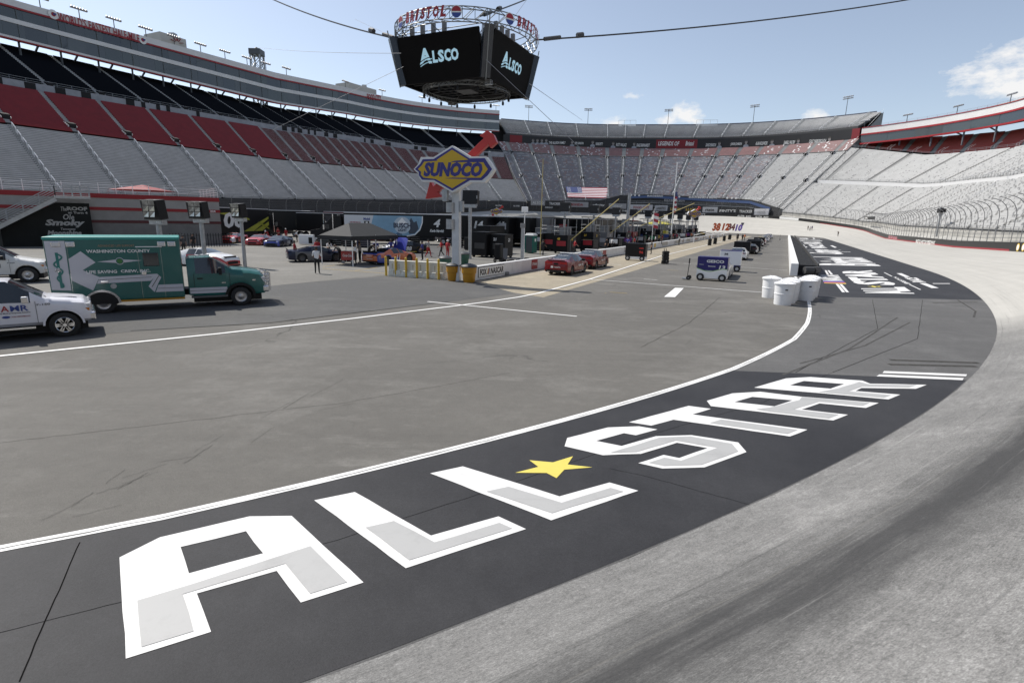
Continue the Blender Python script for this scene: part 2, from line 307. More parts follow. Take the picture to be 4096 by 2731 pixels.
def asphalt(name, base, light, dark, crack=.0, speck=.5, rough=.85, streak=0., seam=0., big=.06, patches=True):
    m, t, b = nodes(name); N = NB(t); co = t.nodes.new('ShaderNodeTexCoord').outputs['Object']
    c = N.mix(N.ramp(N.noise(co, big, 8), .36, .66), dark, base)
    if patches:
        c = N.mix(N.math('MULTIPLY', N.ramp(N.noise(co, big * 2.7, 9, .7), .50, .70), .85), c, light)
        c = N.mix(N.math('MULTIPLY', N.ramp(N.noise(N.mapping(co, (.35, 1., 1), R2(-28)), big * 5, 10, .75), .56, .68), .55), c, tuple(x * 1.25 for x in light))
        c = N.mix(N.math('MULTIPLY', N.ramp(N.noise(N.mapping(co, (.25, 1., 1), R2(-30)), big * 9, 8, .7), .55, .72), .5), c, tuple(x * .62 for x in dark))
    c = N.mix(N.ramp(N.noise(co, .9, 8, .75), .35, .7, 0, .35), c, dark)
    c = N.mix(1., c, N.mix(N.ramp(N.noise(co, 3.3, 9, .8), .30, .70), (.80, .80, .80), (1.16, 1.16, 1.16)), 'MULTIPLY'); c = N.mix(1., c, N.mix(N.ramp(N.noise(co, 14, 5, .8), .30, .70), (.86, .86, .86), (1.12, 1.12, 1.12)), 'MULTIPLY')
    c = N.mix(1., c, N.mix(N.ramp(N.noise(co, 46, 3, .9), .32, .68), (.82, .82, .82), (1.17, 1.17, 1.17)), 'MULTIPLY'); c = N.mix(N.ramp(N.noise(co, 1.5, 6, .6), .68, .74, 0, .45), c, tuple(x * .5 for x in dark))
    if streak:
        sv = N.mapping(co, (.12, 1.6, 1), R2(-35)); c = N.mix(N.math('MULTIPLY', N.ramp(N.noise(sv, .8, 8, .7), .48, .75), streak), c, tuple(x * .55 for x in dark))
    sp = N.noise(co, 60, 3, .85); c = N.mix(N.ramp(sp, .30, .72, 0, speck), c, light); c = N.mix(N.ramp(N.noise(co, 95, 2, .85), .40, .66, speck * .8, 0), c, tuple(x * .35 for x in dark))
    bumpsrc = sp
    if crack:
        dv = N.n('ShaderNodeVectorMath', _operation='ADD'); N.set(dv.inputs[0], co); dn = N.n('ShaderNodeTexNoise', Vector=co, Scale=.55, Detail=6.)
        ds = N.n('ShaderNodeVectorMath', _operation='SCALE'); N.set(ds.inputs[0], dn.outputs[1]); ds.inputs['Scale'].default_value = 2.4; N.set(dv.inputs[1], ds.outputs[0])
        v = N.n('ShaderNodeTexVoronoi', Vector=dv.outputs[0], Scale=.11, _feature='DISTANCE_TO_EDGE')
        k = N.math('MULTIPLY', N.ramp(v.outputs['Distance'], .0, .006, 1, 0), N.ramp(N.noise(co, .13, 3), .47, .6)); c = N.mix(N.math('MULTIPLY', k, crack), c, (.008, .008, .008))
    t.links.new(c, b.inputs['Base Color']); b.inputs['Roughness'].default_value = rough; b.inputs['Specular IOR Level'].default_value = .25
    bp = N.n('ShaderNodeBump', Strength=.25, Distance=.012, Height=bumpsrc); t.links.new(bp.outputs[0], b.inputs['Normal'])
    return m
ASPH = asphalt('pit_asphalt', (.154, .146, .132), (.255, .246, .228), (.098, .093, .085), crack=.55, streak=.35, big=.085)
ASPH2 = asphalt('apron_asphalt', (.125, .123, .122), (.185, .183, .18), (.098, .097, .097), crack=.55, streak=.35, big=.15)
SEAL = asphalt('sealed_black_asphalt', (.042, .042, .045), (.066, .066, .070), (.021, .021, .024), speck=.35, rough=.66, crack=.3, big=.42, patches=False)
GARC = asphalt('garage_concrete', (.20, .192, .175), (.27, .26, .24), (.15, .145, .132), speck=.3, crack=.3)
GASP = asphalt('garage_asphalt', (.10, .099, .098), (.15, .148, .142), (.08, .08, .08), speck=.4, crack=.3)
TANC = asphalt('pit_stall_concrete', (.36, .315, .235), (.44, .39, .30), (.27, .235, .18), speck=.25, streak=.5, big=.2)
FIELD = asphalt('outer_ground', (.13, .13, .11), (.18, .18, .15), (.09, .1, .07))
# painted white with tyre scuffs
def linemat(name, col, worn=.25, rough=.6):
    m, t, b = nodes(name); N = NB(t); co = t.nodes.new('ShaderNodeTexCoord').outputs['Object']
    k = N.math('MULTIPLY', N.ramp(N.noise(co, 1.6, 10, .8), .50, .72), worn * 1.3); w2 = N.ramp(N.noise(co, 9, 8, .85), .64, .70, 0, .8)
    c = N.mix(k, col, tuple(x * .45 for x in col)); c = N.mix(N.math('MULTIPLY', w2, min(1., worn * 3.5)), c, (.10, .10, .10))
    sv = N.noise(N.mapping(co, (.12, 3.2, 1), R2(-37)), 1., 7, .75); c = N.mix(N.ramp(sv, .55, .75, 0, .22 + worn * .4), c, tuple(x * .5 for x in col))
    t.links.new(c, b.inputs['Base Color']); b.inputs['Roughness'].default_value = rough; return m
LW = linemat('white_line_paint', (.74, .735, .72)); LL = linemat('white_letter_paint', (.66, .655, .645), .22); LG = linemat('grey_letter_paint', (.37, .37, .365), .2); LY = linemat('yellow_star_paint', (.62, .52, .10), .2)
LYN = linemat('faded_yellow_line', (.45, .32, .09), .5); LO = linemat('orange_line', (.4, .2, .05), .5); LR = linemat('red_line', (.42, .04, .05), .2); LB = linemat('blue_line', (.05, .07, .33), .2)
# concrete of the banked track, u = metres along, v = metres up the banking
def trackmat():
    m, t, b = nodes('track_concrete'); N = NB(t); uv = t.nodes.new('ShaderNodeUVMap').outputs[0]
    sep = N.n('ShaderNodeSeparateXYZ', Vector=uv); u, v = sep.outputs[0], sep.outputs[1]
    st = N.mapping(uv, (.035, 1.5, 1)); s2 = N.mapping(uv, (.12, 5., 1)); co = t.nodes.new('ShaderNodeTexCoord').outputs['Object']
    c = N.mix(N.ramp(N.noise(st, 1., 7, .6), .3, .7), (.37, .36, .335), (.45, .437, .405))
    c = N.mix(N.math('MULTIPLY', N.ramp(N.noise(s2, 1., 6, .7), .5, .75), .35), c, (.29, .283, .265))
    c = N.mix(N.ramp(N.noise(co, .5, 8, .7), .4, .72, 0, .3), c, (.30, .29, .27))
    # old ground surface in the turn by the camera: greyer, ground concrete with rubber laid down in a groove
    w = N.math('ADD', u, N.math('MULTIPLY', N.noise(co, .12, 4), 16.)); g = N.ramp(w, -34, -24, 1, 0)
    ac = N.mix(N.ramp(N.noise(co, .35, 8, .7), .35, .68), (.155, .153, .149), (.225, .222, .216)); ac = N.mix(N.ramp(N.noise(N.mapping(uv, (.35, 1.3, 1)), 55, 4, .85), .36, .66, 0, .6), ac, (.33, .325, .315)); ac = N.mix(N.ramp(N.noise(N.mapping(uv, (.3, 1.4, 1)), 75, 3, .85), .38, .62, .6, 0), ac, (.075, .075, .075)); ac = N.mix(N.ramp(N.noise(N.mapping(uv, (.22, 1.6, 1)), 1.1, 10, .8), .46, .7, 0, .4), ac, (.095, .094, .093)); ac = N.mix(N.ramp(N.noise(N.mapping(uv, (.5, .5, 1)), .6, 9, .7), .52, .7, 0, .5), ac, (.36, .355, .345))
    ac = N.mix(1., ac, N.mix(N.ramp(N.noise(N.mapping(uv, (.5, 1.4, 1)), 6, 8, .8), .3, .7), (.72, .72, .72), (1.22, 1.22, 1.22)), 'MULTIPLY'); ac = N.mix(1., ac, N.mix(N.ramp(N.noise(N.mapping(uv, (.5, 1.3, 1)), 24, 4, .8), .3, .7), (.78, .78, .78), (1.18, 1.18, 1.18)), 'MULTIPLY')
    ac = N.mix(1., ac, N.mix(N.ramp(N.noise(co, 42, 3, .9), .32, .68), (.70, .70, .70), (1.28, 1.28, 1.28)), 'MULTIPLY'); ac = N.mix(1., ac, N.mix(N.ramp(N.noise(co, 110, 2, .9), .32, .68), (.82, .82, .82), (1.18, 1.18, 1.18)), 'MULTIPLY')
    c = N.mix(g, c, ac)
    # rubber groove follows the driving line
    line = N.ramp(u, -60, -40, 1.98, 2.6); dv = N.math('ABSOLUTE', N.math('SUBTRACT', N.math('ADD', v, N.math('MULTIPLY', N.math('SUBTRACT', N.noise(N.mapping(uv, (.3, .9, 1)), 1., 9, .75), .5), .95)), line))
    gr = N.math('MULTIPLY', N.ramp(dv, .0, .85, 1, 0), N.ramp(u, -48, -26, 1, .0)); gr = N.math('MULTIPLY', gr, N.ramp(N.noise(N.mapping(uv, (.2, 3.5, 1)), 1., 8, .75), .25, .6, .45, 1))
    c = N.mix(N.math('MINIMUM', N.math('MULTIPLY', gr, 1.15), .86), c, (.034, .034, .035))
    sk = N.ramp(N.noise(N.mapping(uv, (.05, 3.2, 1)), 1.3, 8, .7), .62, .72); sk = N.math('MULTIPLY', sk, N.ramp(u, -30, -5, .55, .22)); c = N.mix(sk, c, (.08, .078, .075))
    ln = N.ramp(N.noise(N.mapping(uv, (.06, 11, 1)), 1., 5, .65), .56, .74); c = N.mix(N.math('MULTIPLY', N.math('MULTIPLY', ln, N.ramp(N.noise(N.mapping(uv, (.1, .4, 1)), 1., 4), .42, .62)), N.ramp(u, -40, -15, .75, .2)), c, (.05, .05, .05))
    ln2 = N.ramp(N.noise(N.mapping(uv, (.09, 8, 1)), 1.7, 5, .7), .60, .74); c = N.mix(N.math('MULTIPLY', ln2, N.ramp(u, -40, -20, .4, .0)), c, (.42, .415, .40))
    # pour joints
    j = N.math('ABSOLUTE', N.math('SUBTRACT', N.math('FRACT', N.math('DIVIDE', v, 3.25)), .5)); c = N.mix(N.math('MULTIPLY', N.ramp(j, .0, .006, 1, 0), .25), c, (.2, .19, .17))
    t.links.new(c, b.inputs['Base Color']); b.inputs['Roughness'].default_value = .85; b.inputs['Specular IOR Level'].default_value = .2
    bp = N.n('ShaderNodeBump', Strength=.3, Distance=.015, Height=N.noise(co, 60, 4, .8)); t.links.new(bp.outputs[0], b.inputs['Normal'])
    return m
TRK = trackmat()
# ---------------------------------------------------------------- ground sheets
def struct(name, o): o['kind'] = 'structure'; return o
def sheet(name, pts, z, mat, parent=None, holes=()):
    mb = MB(); mb.prism([(p[0], p[1]) for p in pts], (0, 0, z), (1, 0, 0), (0, 1, 0), 0, holes=[[(p[0], p[1]) for p in h] for h in holes]); o = mb.build(name, mat, parent)
    if parent is None: o['kind'] = 'structure'
    return o
mb = MB(); mb.quad((-3000, -3000, -.35), (3000, -3000, -.35), (3000, 3000, -.35), (-3000, 3000, -.35)); struct('ground', mb.build('ground', FIELD))
infield = sheet('infield_pavement', [P(s) for s in range(-160, 600, 4)], 0, ASPH)
# banked track
ss = list(range(-160, 590, 3)); os_ = [0, .4, 1, 2, 3.25, 5, 6.5, 8, 9.75, 11.5, 13]
mb = MB(); uv = []
for s in ss:
    k = bank(s)
    for o in os_:
        e = o - .25 * (1 - math.exp(-o * 2)); mb.v.append(tuple(P(s, o, max(0.002, e * k * (13 / 12.75))))); uv.append((s, o))
n = len(os_)
for i in range(len(ss) - 1):
    for j in range(n - 1): mb.f.append((i * n + j, i * n + j + 1, i * n + n + j + 1, i * n + n + j)); mb.m.append(0)
mb.f = [f[::-1] for f in mb.f]
struct('race_track', mb.build('race_track', TRK, smooth=60, uv=uv))
# apron between the white line and the banking
OWL = [(-200, -3.6), (-66, -3.55), (-60, -3.9), (-52, -4.35), (-46, -5.0), (-42, -5.75), (-35, -7.3), (-26, -9.2), (-18, -10.6)]
def strip(s0, s1, fo0, fo1, z, step=2., inner=None):
    mb = MB(); n = max(2, int((s1 - s0) / step)); a = []
    for i in range(n + 1):
        s = s0 + (s1 - s0) * i / n; a.append((P(s, fo0(s), z), P(s, fo1(s), z)))
    for (p, q), (r, t) in zip(a, a[1:]): mb.quad(p, r, t, q)
    mb.f = [f[::-1] for f in mb.f]
    return mb
wl = lambda s: lerp(OWL, s)
apron = strip(-120, 150, lambda s: wl(s), lambda s: 0., .004).build('apron', ASPH2); struct('apron', apron)
struct('white_apron_line', strip(-120, -18, lambda s: wl(s) - .075, lambda s: wl(s) + .085, .012, 1.).build('white_apron_line', LW))
def rag(pts, st=.3, k=.006):
    out = []
    for a, b in zip(pts, pts[1:] + pts[:1]):
        L = (b - a).length; n = max(1, int(L / st)); d = (b - a).normalized(); q = V(-d.y, d.x, 0); out.append(a)
        for i in range(1, n): out.append(a + (b - a) * (i / n) + q * random.gauss(0, k * .6))
    return out
def gpoly(name, pts, mat, z, parent=None, holes=(), f=None):
    f = f or (lambda x, y: (x * 1.7415, y * 1.7415))
    return sheet(name, rag([G(*f(*p)) for p in pts]), z, mat, parent, [rag([G(*f(*p)) for p in h]) for h in holes])
# two black sealed patches of the apron, with the painted event lettering as their parts
def so(x, y):
    g = G(x, y); best = min(range(-118, 149), key=lambda s: (P(s) - g).length); 
    return best
nb = strip(-120, so(3850, 1519) , lambda s: wl(s) + .02, lambda s: -.03, .007, 1.)
def clip_end(mbx, a, b):                                    # cut the strip's far end along the line a-b
    bm = bmesh.new(); me = mbx.mesh('t', SEAL); bm.from_mesh(me); d = (b - a).normalized(); n = V(d.y, -d.x, 0)
    if n.dot(a - G(800, 2300)) < 0: n = -n
    bmesh.ops.bisect_plane(bm, geom=bm.verts[:] + bm.edges[:] + bm.faces[:], plane_co=a, plane_no=n, clear_outer=True); bm.to_mesh(me); bm.free(); return me
nb = strip(-120, -40, lambda s: wl(s) + .07, lambda s: -.03, .007, 1.)
near_black = struct('painted_apron_near', link('painted_apron_near', clip_end(nb, G(2960, 1484), G(3870, 1521))))
z1 = lambda x, y: (2200 + x * .38265, 1600 + y * .38265); z2 = lambda x, y: (2800 + x * .46769, 1450 + y * .46769); zA = lambda x, y: (400 + x * .46769, 2000 + y * .46769)
K = .57421
fz1 = lambda *p: [z1(*q) for q in p]; fz2 = lambda *p: [z2(*q) for q in p]; fzA = lambda *p: [zA(*q) for q in p]; ff = lambda *p: [(x * 1.7415, y * 1.7415) for x, y in p]
idt = lambda x, y: (x, y)
LET = [ # outline, holes, grey inset
 (fzA((168, 495), (512, 323), (1280, 143), (1640, 139), (2254, 709), (1718, 880), (1512, 610), (829, 803), (951, 1131), (222, 1361)), [fzA((690, 405), (1250, 270), (1396, 460), (762, 631))],
  fzA((320, 866), (800, 722), (1800, 400), (2114, 708), (1798, 807), (1586, 549), (708, 812), (802, 1128), (356, 1264))),
 (ff((722, 1150), (815, 1131), (990, 1231), (1145, 1187), (1208, 1216), (932, 1306)), [], ff((840, 1213), (905, 1198), (998, 1247), (1147, 1202), (1176, 1215), (940, 1288))),
 (ff((988, 1088), (1063, 1072), (1285, 1141), (1400, 1109), (1466, 1128), (1266, 1196)), [], ff((1117, 1130), (1168, 1119), (1290, 1156), (1402, 1122), (1432, 1130), (1268, 1180))),
 (fz1((152, 487), (180, 400), (605, 290), (930, 278), (1122, 311), (897, 372), (772, 350), (482, 430), (748, 484), (1105, 382), (1475, 370), (1967, 447), (2053, 547), (1612, 708), (1175, 720), (922, 663), (1186, 577), (1350, 610), (1645, 507), (1328, 450), (950, 566), (552, 581)), [],
  fz1((630, 556), (1145, 398), (1470, 386), (1900, 462), (1967, 541), (1582, 682), (1195, 693), (1035, 660), (1196, 607), (1370, 640), (1752, 503), (1312, 427), (905, 548))),
 ([z1(826, 235), z1(1448, 64), z1(1682, 95), z1(1490, 153), z2(0, 455), z2(918, 577), z2(768, 635), z2(0, 524), z1(1290, 209), z1(1058, 271)], [], [z1(1670, 244), z1(1790, 208), z2(180, 492), z2(834, 579), z2(748, 614), z2(80, 520)]),
 (fz2((58, 330), (276, 266), (516, 252), (860, 294), (1528, 348), (1418, 391), (1022, 352), (870, 404), (1265, 449), (1138, 498), (640, 440), (92, 375)), [fz2((295, 340), (448, 296), (790, 326), (634, 377))],
  fz2((478, 404), (600, 388), (850, 325), (870, 298), (1450, 348), (1390, 373), (1018, 338), (800, 405), (1185, 449), (1100, 482), (600, 424))),
 (fz2((462, 217), (735, 138), (945, 126), (1388, 157), (1455, 183), (1938, 192), (1845, 227), (1380, 220), (1330, 246), (1712, 277), (1612, 318), (1000, 262)), [fz2((770, 197), (890, 160), (1232, 186), (1115, 226))],
  fz2((1015, 256), (1180, 225), (1360, 170), (1450, 190), (1850, 196), (1785, 215), (1385, 208), (1268, 250), (1630, 282), (1570, 304)))]
for i, (ou, ho, gr) in enumerate(LET):
    l = gpoly('painted_letter', ou, LL, .012, near_black, ho, idt); gpoly('grey_inset', gr, LG, .016, l, f=idt)  # white letter with its inset in grey paint
z3 = lambda x, y: (1900 + x * .9445, 1250 + y * .9445)
gpoly('painted_star', [z3(*q) for q in ((170, 680), (268, 655), (230, 627), (330, 636), (415, 610), (392, 645), (497, 657), (378, 667), (345, 703), (303, 681))], LY, .012, near_black, f=idt)
for q in (((1575, 75), (2283, 103), (2275, 120), (1560, 92)), ((1535, 104), (2255, 135), (2245, 153), (1508, 120))): gpoly('painted_bar', fz2(*q), LL, .012, near_black, f=idt)
far_black = struct('painted_apron_far', link('painted_apron_far', None))
fb = strip(-34, 128, lambda s: max(wl(s) + .16, -9.2), lambda s: -.03, .007, 1.)
me = fb.mesh('t', SEAL); bm = bmesh.new(); bm.from_mesh(me); a, b_ = G(3265, 1187), G(3900, 1199); d = (b_ - a).normalized(); n_ = V(d.y, -d.x, 0); n_ = n_ if n_.dot(V(0, -1, 0)) > 0 else -n_
bmesh.ops.bisect_plane(bm, geom=bm.verts[:] + bm.edges[:] + bm.faces[:], plane_co=a, plane_no=n_, clear_outer=True); bm.to_mesh(me); bm.free()
bpy.data.objects.remove(far_black); far_black = struct('painted_apron_far', link('painted_apron_far', me))
zF = lambda x, y: G(3150 + x * .27636, 930 + y * .27636)
def qtext(s, q, mat, bold=.02, shear=0., parent=None, z=.012, name='painted_word'):
    """text laid into a ground quad: left-bottom, right-bottom, right-top, left-top in reading order"""
    me, x0, x1, y0, y1 = tmesh(s, bold, shear); m2 = me.copy(); m2.materials.clear(); m2.materials.append(mat)
    for v in m2.vertices:
        a = (v.co.x - x0) / (x1 - x0); b = (v.co.y - y0) / (y1 - y0); p = q[0].lerp(q[1], a).lerp(q[3].lerp(q[2], a), b); v.co = (p.x, p.y, z)
    return link(name, m2, parent)
Q = lambda a, b, c, d: [zF(*a), zF(*b), zF(*c), zF(*d)]
qtext('ALL', Q((1842, 888), (1690, 790), (1040, 795), (1150, 897)), LL, .05, parent=far_black)
qtext('STAR', Q((1600, 765), (1215, 549), (750, 547), (985, 752)), LL, .05, parent=far_black)
sheet('painted_star', [zF(*q) for q in ((1150, 780), (1215, 786), (1265, 797), (1290, 786), (1370, 790), (1330, 783), (1345, 776), (1280, 781), (1220, 772), (1215, 781))], .012, LY, far_black)
qtext('BRISTOL', Q((1790, 748), (1560, 640), (1515, 640), (1700, 742)), LL, .03, parent=far_black)
qtext('RACE', Q((2010, 722), (1865, 655), (1690, 655), (1815, 720)), LL, .05, parent=far_black)
qtext('NASCAR', Q((810, 705), (735, 615), (462, 612), (510, 700)), LL, .05, parent=far_black)
for q, mt in ((((825, 722), (815, 706), (512, 701), (520, 716)), LB), (((845, 737), (825, 722), (520, 716), (528, 730)), LR), (((853, 747), (845, 737), (528, 730), (533, 735)), LY)): sheet('painted_bar', Q(*q), .012, mt, far_black)
for q in (((538, 549), (563, 549), (600, 611), (570, 611)), ((578, 549), (604, 549), (660, 611), (625, 611)), ((695, 745), (735, 748), (835, 866), (790, 866)), ((748, 748), (790, 750), (890, 866), (850, 866)), ((1390, 580), (1408, 580), (1522, 636), (1500, 636)), ((1755, 755), (1775, 753), (1937, 829), (1915, 830)),
          ((1577, 592), (1650, 592), (1775, 645), (1700, 648)), ((1908, 735), (2000, 735), (2188, 805), (2085, 806)), ((2100, 737), (2352, 737), (2352, 744), (2105, 744)), ((122, 121), (503, 120), (503, 125), (122, 126)), ((112, 107), (470, 105), (470, 108), (112, 110))): sheet('painted_bar', Q(*q), .012, LL, far_black)
qtext('Bristol', Q((1365, 487), (1075, 355), (365, 350), (465, 485)), LL, .03, .3, parent=far_black)
qtext('Camping', Q((990, 325), (850, 250), (230, 242), (270, 300)), LL, .03, .3, parent=far_black)
qtext('RACE', Q((580, 228), (510, 180), (300, 178), (345, 226)), LL, .05, parent=far_black)
qtext('NASCAR', Q((512, 168), (470, 137), (212, 137), (240, 168)), LL, .05, parent=far_black)
qtext('BRISTOL', Q((420, 128), (380, 104), (195, 104), (215, 128)), LG, .05, parent=far_black)
qtext('ALL STAR', Q((310, 100), (285, 80), (165, 80), (180, 100)), LL, .05, parent=far_black)
for q in (((165, 200), (190, 188), (290, 210), (265, 222)), ((195, 178), (240, 178), (265, 222), (235, 222)), ((85, 92), (130, 92), (145, 98), (90, 98)), ((110, 84), (125, 84), (140, 104), (125, 104)), ((615, 190), (650, 188), (715, 218), (680, 221)), ((360, 80), (385, 79), (402, 93), (375, 94))): sheet('painted_bar', Q(*q), .012, LL, far_black)
# ---------------------------------------------------------------- pit road sheets and lines
sheet('garage_asphalt', [GF(0, 790), GF(300, 762), GF(620, 740), GF(1030, 694), GF(1270, 662), GF(1097, 649), GF(890, 634), GF(620, 656), GF(540, 668), GF(-100, 700), GF(-300, 790)], .004, GASP)
sheet('garage_concrete', [GF(-600, 705), GF(0, 700), GF(545, 667), GF(620, 657), GF(885, 632), T(-35.2, -30.4), T(150, -31.5), T(165, -60), T(170, -118), T(-20, -118), T(-60, -75)], .008, GARC)
gc2 = sheet('garage_lane', [T(-20, -44), T(140, -44), T(140, -58), T(-20, -58)], .012, GASP)
sheet('pit_stall_concrete', [T(-35, -30.1), T(-38.2, -25.8), T(-39.0, -23.6), T(60, -23.0), T(145, -22.6), T(145, -31.2), T(60, -30.9)], .0062, TANC)
ZN = [0]
def line(pts, w, mat=None, name='painted_line', z=.013):
    ZN[0] += 1; z += ZN[0] * .00004
    mb = MB(); n = len(pts); L = []
    for i, p in enumerate(pts):
        d = (pts[min(i + 1, n - 1)] - pts[max(i - 1, 0)]); d.z = 0; d.normalize(); q = V(-d.y, d.x, 0) * (w / 2); L.append((V(p.x, p.y, z) + q, V(p.x, p.y, z) - q))
    for (a, b), (c, d) in zip(L, L[1:]): mb.quad(b, d, c, a)
    return struct(name, mb.build(name, mat or LW))
pl = [GF(-500, 868), GF(0, 818), GF(500, 767), GF(800, 733), GF(1045, 703), GF(1115, 694), GF(1192, 682.5), GF(1237, 673.5), GF(1281, 661.5), GF(1354, 642), T(2, -25.75), T(40, -25.6), T(145, -25.3)]
line(pl, .16)
line([p + V(.16, -.08, 0) for p in pl[8:]], .07, M('rubber_mark', (.03, .03, .03), .8), 'rubber_mark', .010)
line([GF(982, 693), GF(1325, 727)], .13); line([G(2358, 1117.5), G(3088, 1172.8)], .12); line([G(2870, 1062), G(3150, 1082)], .10); line([G(2775, 1000), G(3165, 1023)], .1)
for a in (40, 60, 80, 100, 120): line([T(a, -25), T(a, -12.6)], .1)
sheet('painted_line', [G(2656, 1188), G(2700, 1189), G(2735, 1153), G(2700, 1152)], .013, LW)
for q in ((2575, 1117, 2630, 1121), (2735, 1054, 2762, 1056), (2875, 998, 2905, 1001), (2820, 1021, 2850, 1023)): line([G(q[0], q[1]), G(q[2], q[3])], .1)
for q in ((2440, 1169, 2508, 1174), (2670, 1080, 2712, 1083), (2420, 1173, 2425, 1173.3)): line([G(q[0], q[1]), G(q[2], q[3])], .09, LYN)
for a in range(-26, 130, 11): line([T(a, -30), T(a, -26)], .1, LW)
for q in ((1290, 1075, 1590, 1098), (1290, 1068, 1375, 1057), (1420, 1083, 1510, 1070), (1120, 960, 1200, 968), (1500, 1020, 1800, 1035), (1530, 985, 1680, 990), (1800, 1035, 2050, 1010), (1900, 1006, 2040, 992)): line([G(q[0], q[1]), G(q[2], q[3])], .1, LYN, z=.016)
line([GF(300, 760), GF(620, 742), GF(1030, 693.5)], .05, M('crack_filler', (.010, .010, .010), 1., spec=0.), 'crack_filler', .006)
# long cracks, seams and tyre marks in the paving
CRK = MATS['crack_filler']
struct('apron_seam', strip(-90, -24, lambda s: wl(s) + .012 + .012 * math.sin(s * 7.3) + .008 * math.sin(s * 19.), lambda s: wl(s) + .026 + .012 * math.sin(s * 7.3 + .3) + .008 * math.sin(s * 23.), .0165, .35).build('apron_seam', M('seam_grey', (.20, .20, .19), .8)))
def wob(pts, k=.05, n=14):
    out = []
    for a, b in zip(pts, pts[1:]):
        for i in range(n): t = i / n; out.append(a.lerp(b, t) + V(random.uniform(-k, k), random.uniform(-k, k), 0))
    return out + [pts[-1]]
for q, k, w in ((((0, 2100), (140, 2090)), .01, .02),): pass
line(wob([G(75, 2731), G(320, 2170)], .008), .012, CRK, 'paving_crack', .0085)
line(wob([G(0, 2532), G(480, 2410), G(1350, 2160), G(2000, 1950), G(2600, 1740), G(3050, 1610), G(3330, 1490)], .008, 8), .006, CRK, 'paving_crack', .0085)
line(wob([G(2440, 1875), G(2560, 1900), G(3000, 2020)], .008), .006, CRK, 'paving_crack', .0085)
line(wob([G(0, 1772), G(700, 1690), G(1390, 1610), G(2050, 1490)], .03), .007, CRK, 'paving_crack', .006)
line(wob([G(2560, 1390), G(2760, 1290), G(2880, 1190)], .03), .01, CRK, 'paving_crack', .006)
for q in ((3180, 1490, 3480, 1290, 3490, 1200), (3330, 1490, 3640, 1330, 3690, 1200)): line(wob([G(q[0], q[1]), G(q[2] + 30, q[3] + 25), G(q[4], q[5])], .01), .014, CRK, 'paving_crack', .0065)
SKID = M('tyre_mark', (.07, .069, .067), 1., spec=0., var=.4, scale=6)
for q in ((3200, 1455, 3640, 1290), (3130, 1500, 3590, 1270), (3830, 1200, 3895, 1270)): line(wob([G(q[0], q[1]), G((q[0] + q[2]) / 2 + 40, (q[1] + q[3]) / 2 + 10), G(q[2], q[3])], .008), random.uniform(.05, .09), M('soft_tyre_mark', (.085, .084, .083), 1., spec=0., var=.3, scale=4), 'tyre_mark', .0068)
for q in ((3560, 1440, 3915, 1452), (3555, 1458, 3905, 1466), (3730, 1212, 3910, 1209)): line([G(q[0], q[1]), G(q[2], q[3])], .17 if q[1] > 1300 else .12, SKID, 'covered_line', .0069)
for i in range(16):
    x = random.uniform(150, 1250); y = 2075 - (x - 150) * .42 + random.uniform(-40, 60); line(wob([G(x, y), G(x + random.uniform(70, 200), y - random.uniform(25, 80))], .015, 6), random.uniform(.004, .008), SKID, 'tyre_mark', .006)
# ---------------------------------------------------------------- grandstands
def hs(x, y, o, s0=-60, s1=600, last=False):
    """(s, z) where the sight line through pixel x,y meets the curve at offset o"""
    d = pxdir(x, y); l = math.hypot(d.x, d.y); ux, uy = d.x / l, d.y / l; out = None; pr = None; s = s0
    while s <= s1:
        q = P(s, o); c = q.x * uy - q.y * ux
        if pr is not None and pr[0] * c <= 0 and q.x * ux + q.y * uy > 0:
            t = pr[0] / (pr[0] - c + 1e-12); qq = P(s - 1 + t, o); out = (s - 1 + t, H + (qq.x * ux + qq.y * uy) * d.z / l)
            if not last: return out
        pr = (c,); s += 1
    return out
kz = lambda *k: (lambda s: lerp(k, s))
def sweep(name, mat, s0, s1, prof, parent=None, step=3., caps=True, smooth=None):
    """prof: list of (o, z) with z a number or function of s; closed cross-section swept along the oval"""
    n = max(1, int(round((s1 - s0) / step))); rings = []
    for i in range(n + 1):
        s = s0 + (s1 - s0) * i / n; rings.append([P(s, o, z(s) if callable(z) else z) for o, z in prof])
    mb = MB(); mb.loft(rings, caps=caps)
    return mb.build(name, mat, parent, smooth)
def wallz(s): return lerp(ZW, s)
ALS = M('bench_aluminium', (.72, .72, .725), .5, .1, var=.12, scale=.35); DECK = M('stand_deck', (.27, .27, .272), .8, var=.3, scale=.5); DECKL = M('stand_deck_light', (.30, .30, .295), .8, var=.25, scale=.4)
REDS = M('red_seat', (.21, .010, .014), .55, var=.15, scale=.6); REDL = M('faded_red_bench', (.27, .13, .125), .6, var=.2, scale=.5); NAVY = M('black_seat', (.005, .006, .009), .8, spec=.08); BLUS = M('blue_grey_seat', (.26, .255, .28), .6); WHS = M('white_seat', (.40, .40, .41), .5); PALE = M('pale_bench', (.40, .40, .395), .6, 0, var=.1, scale=.4); REDM = M('muted_red_seat', (.31, .23, .225), .6)
CONC = M('stand_concrete', (.34, .34, .335), .8, var=.2, scale=.5)
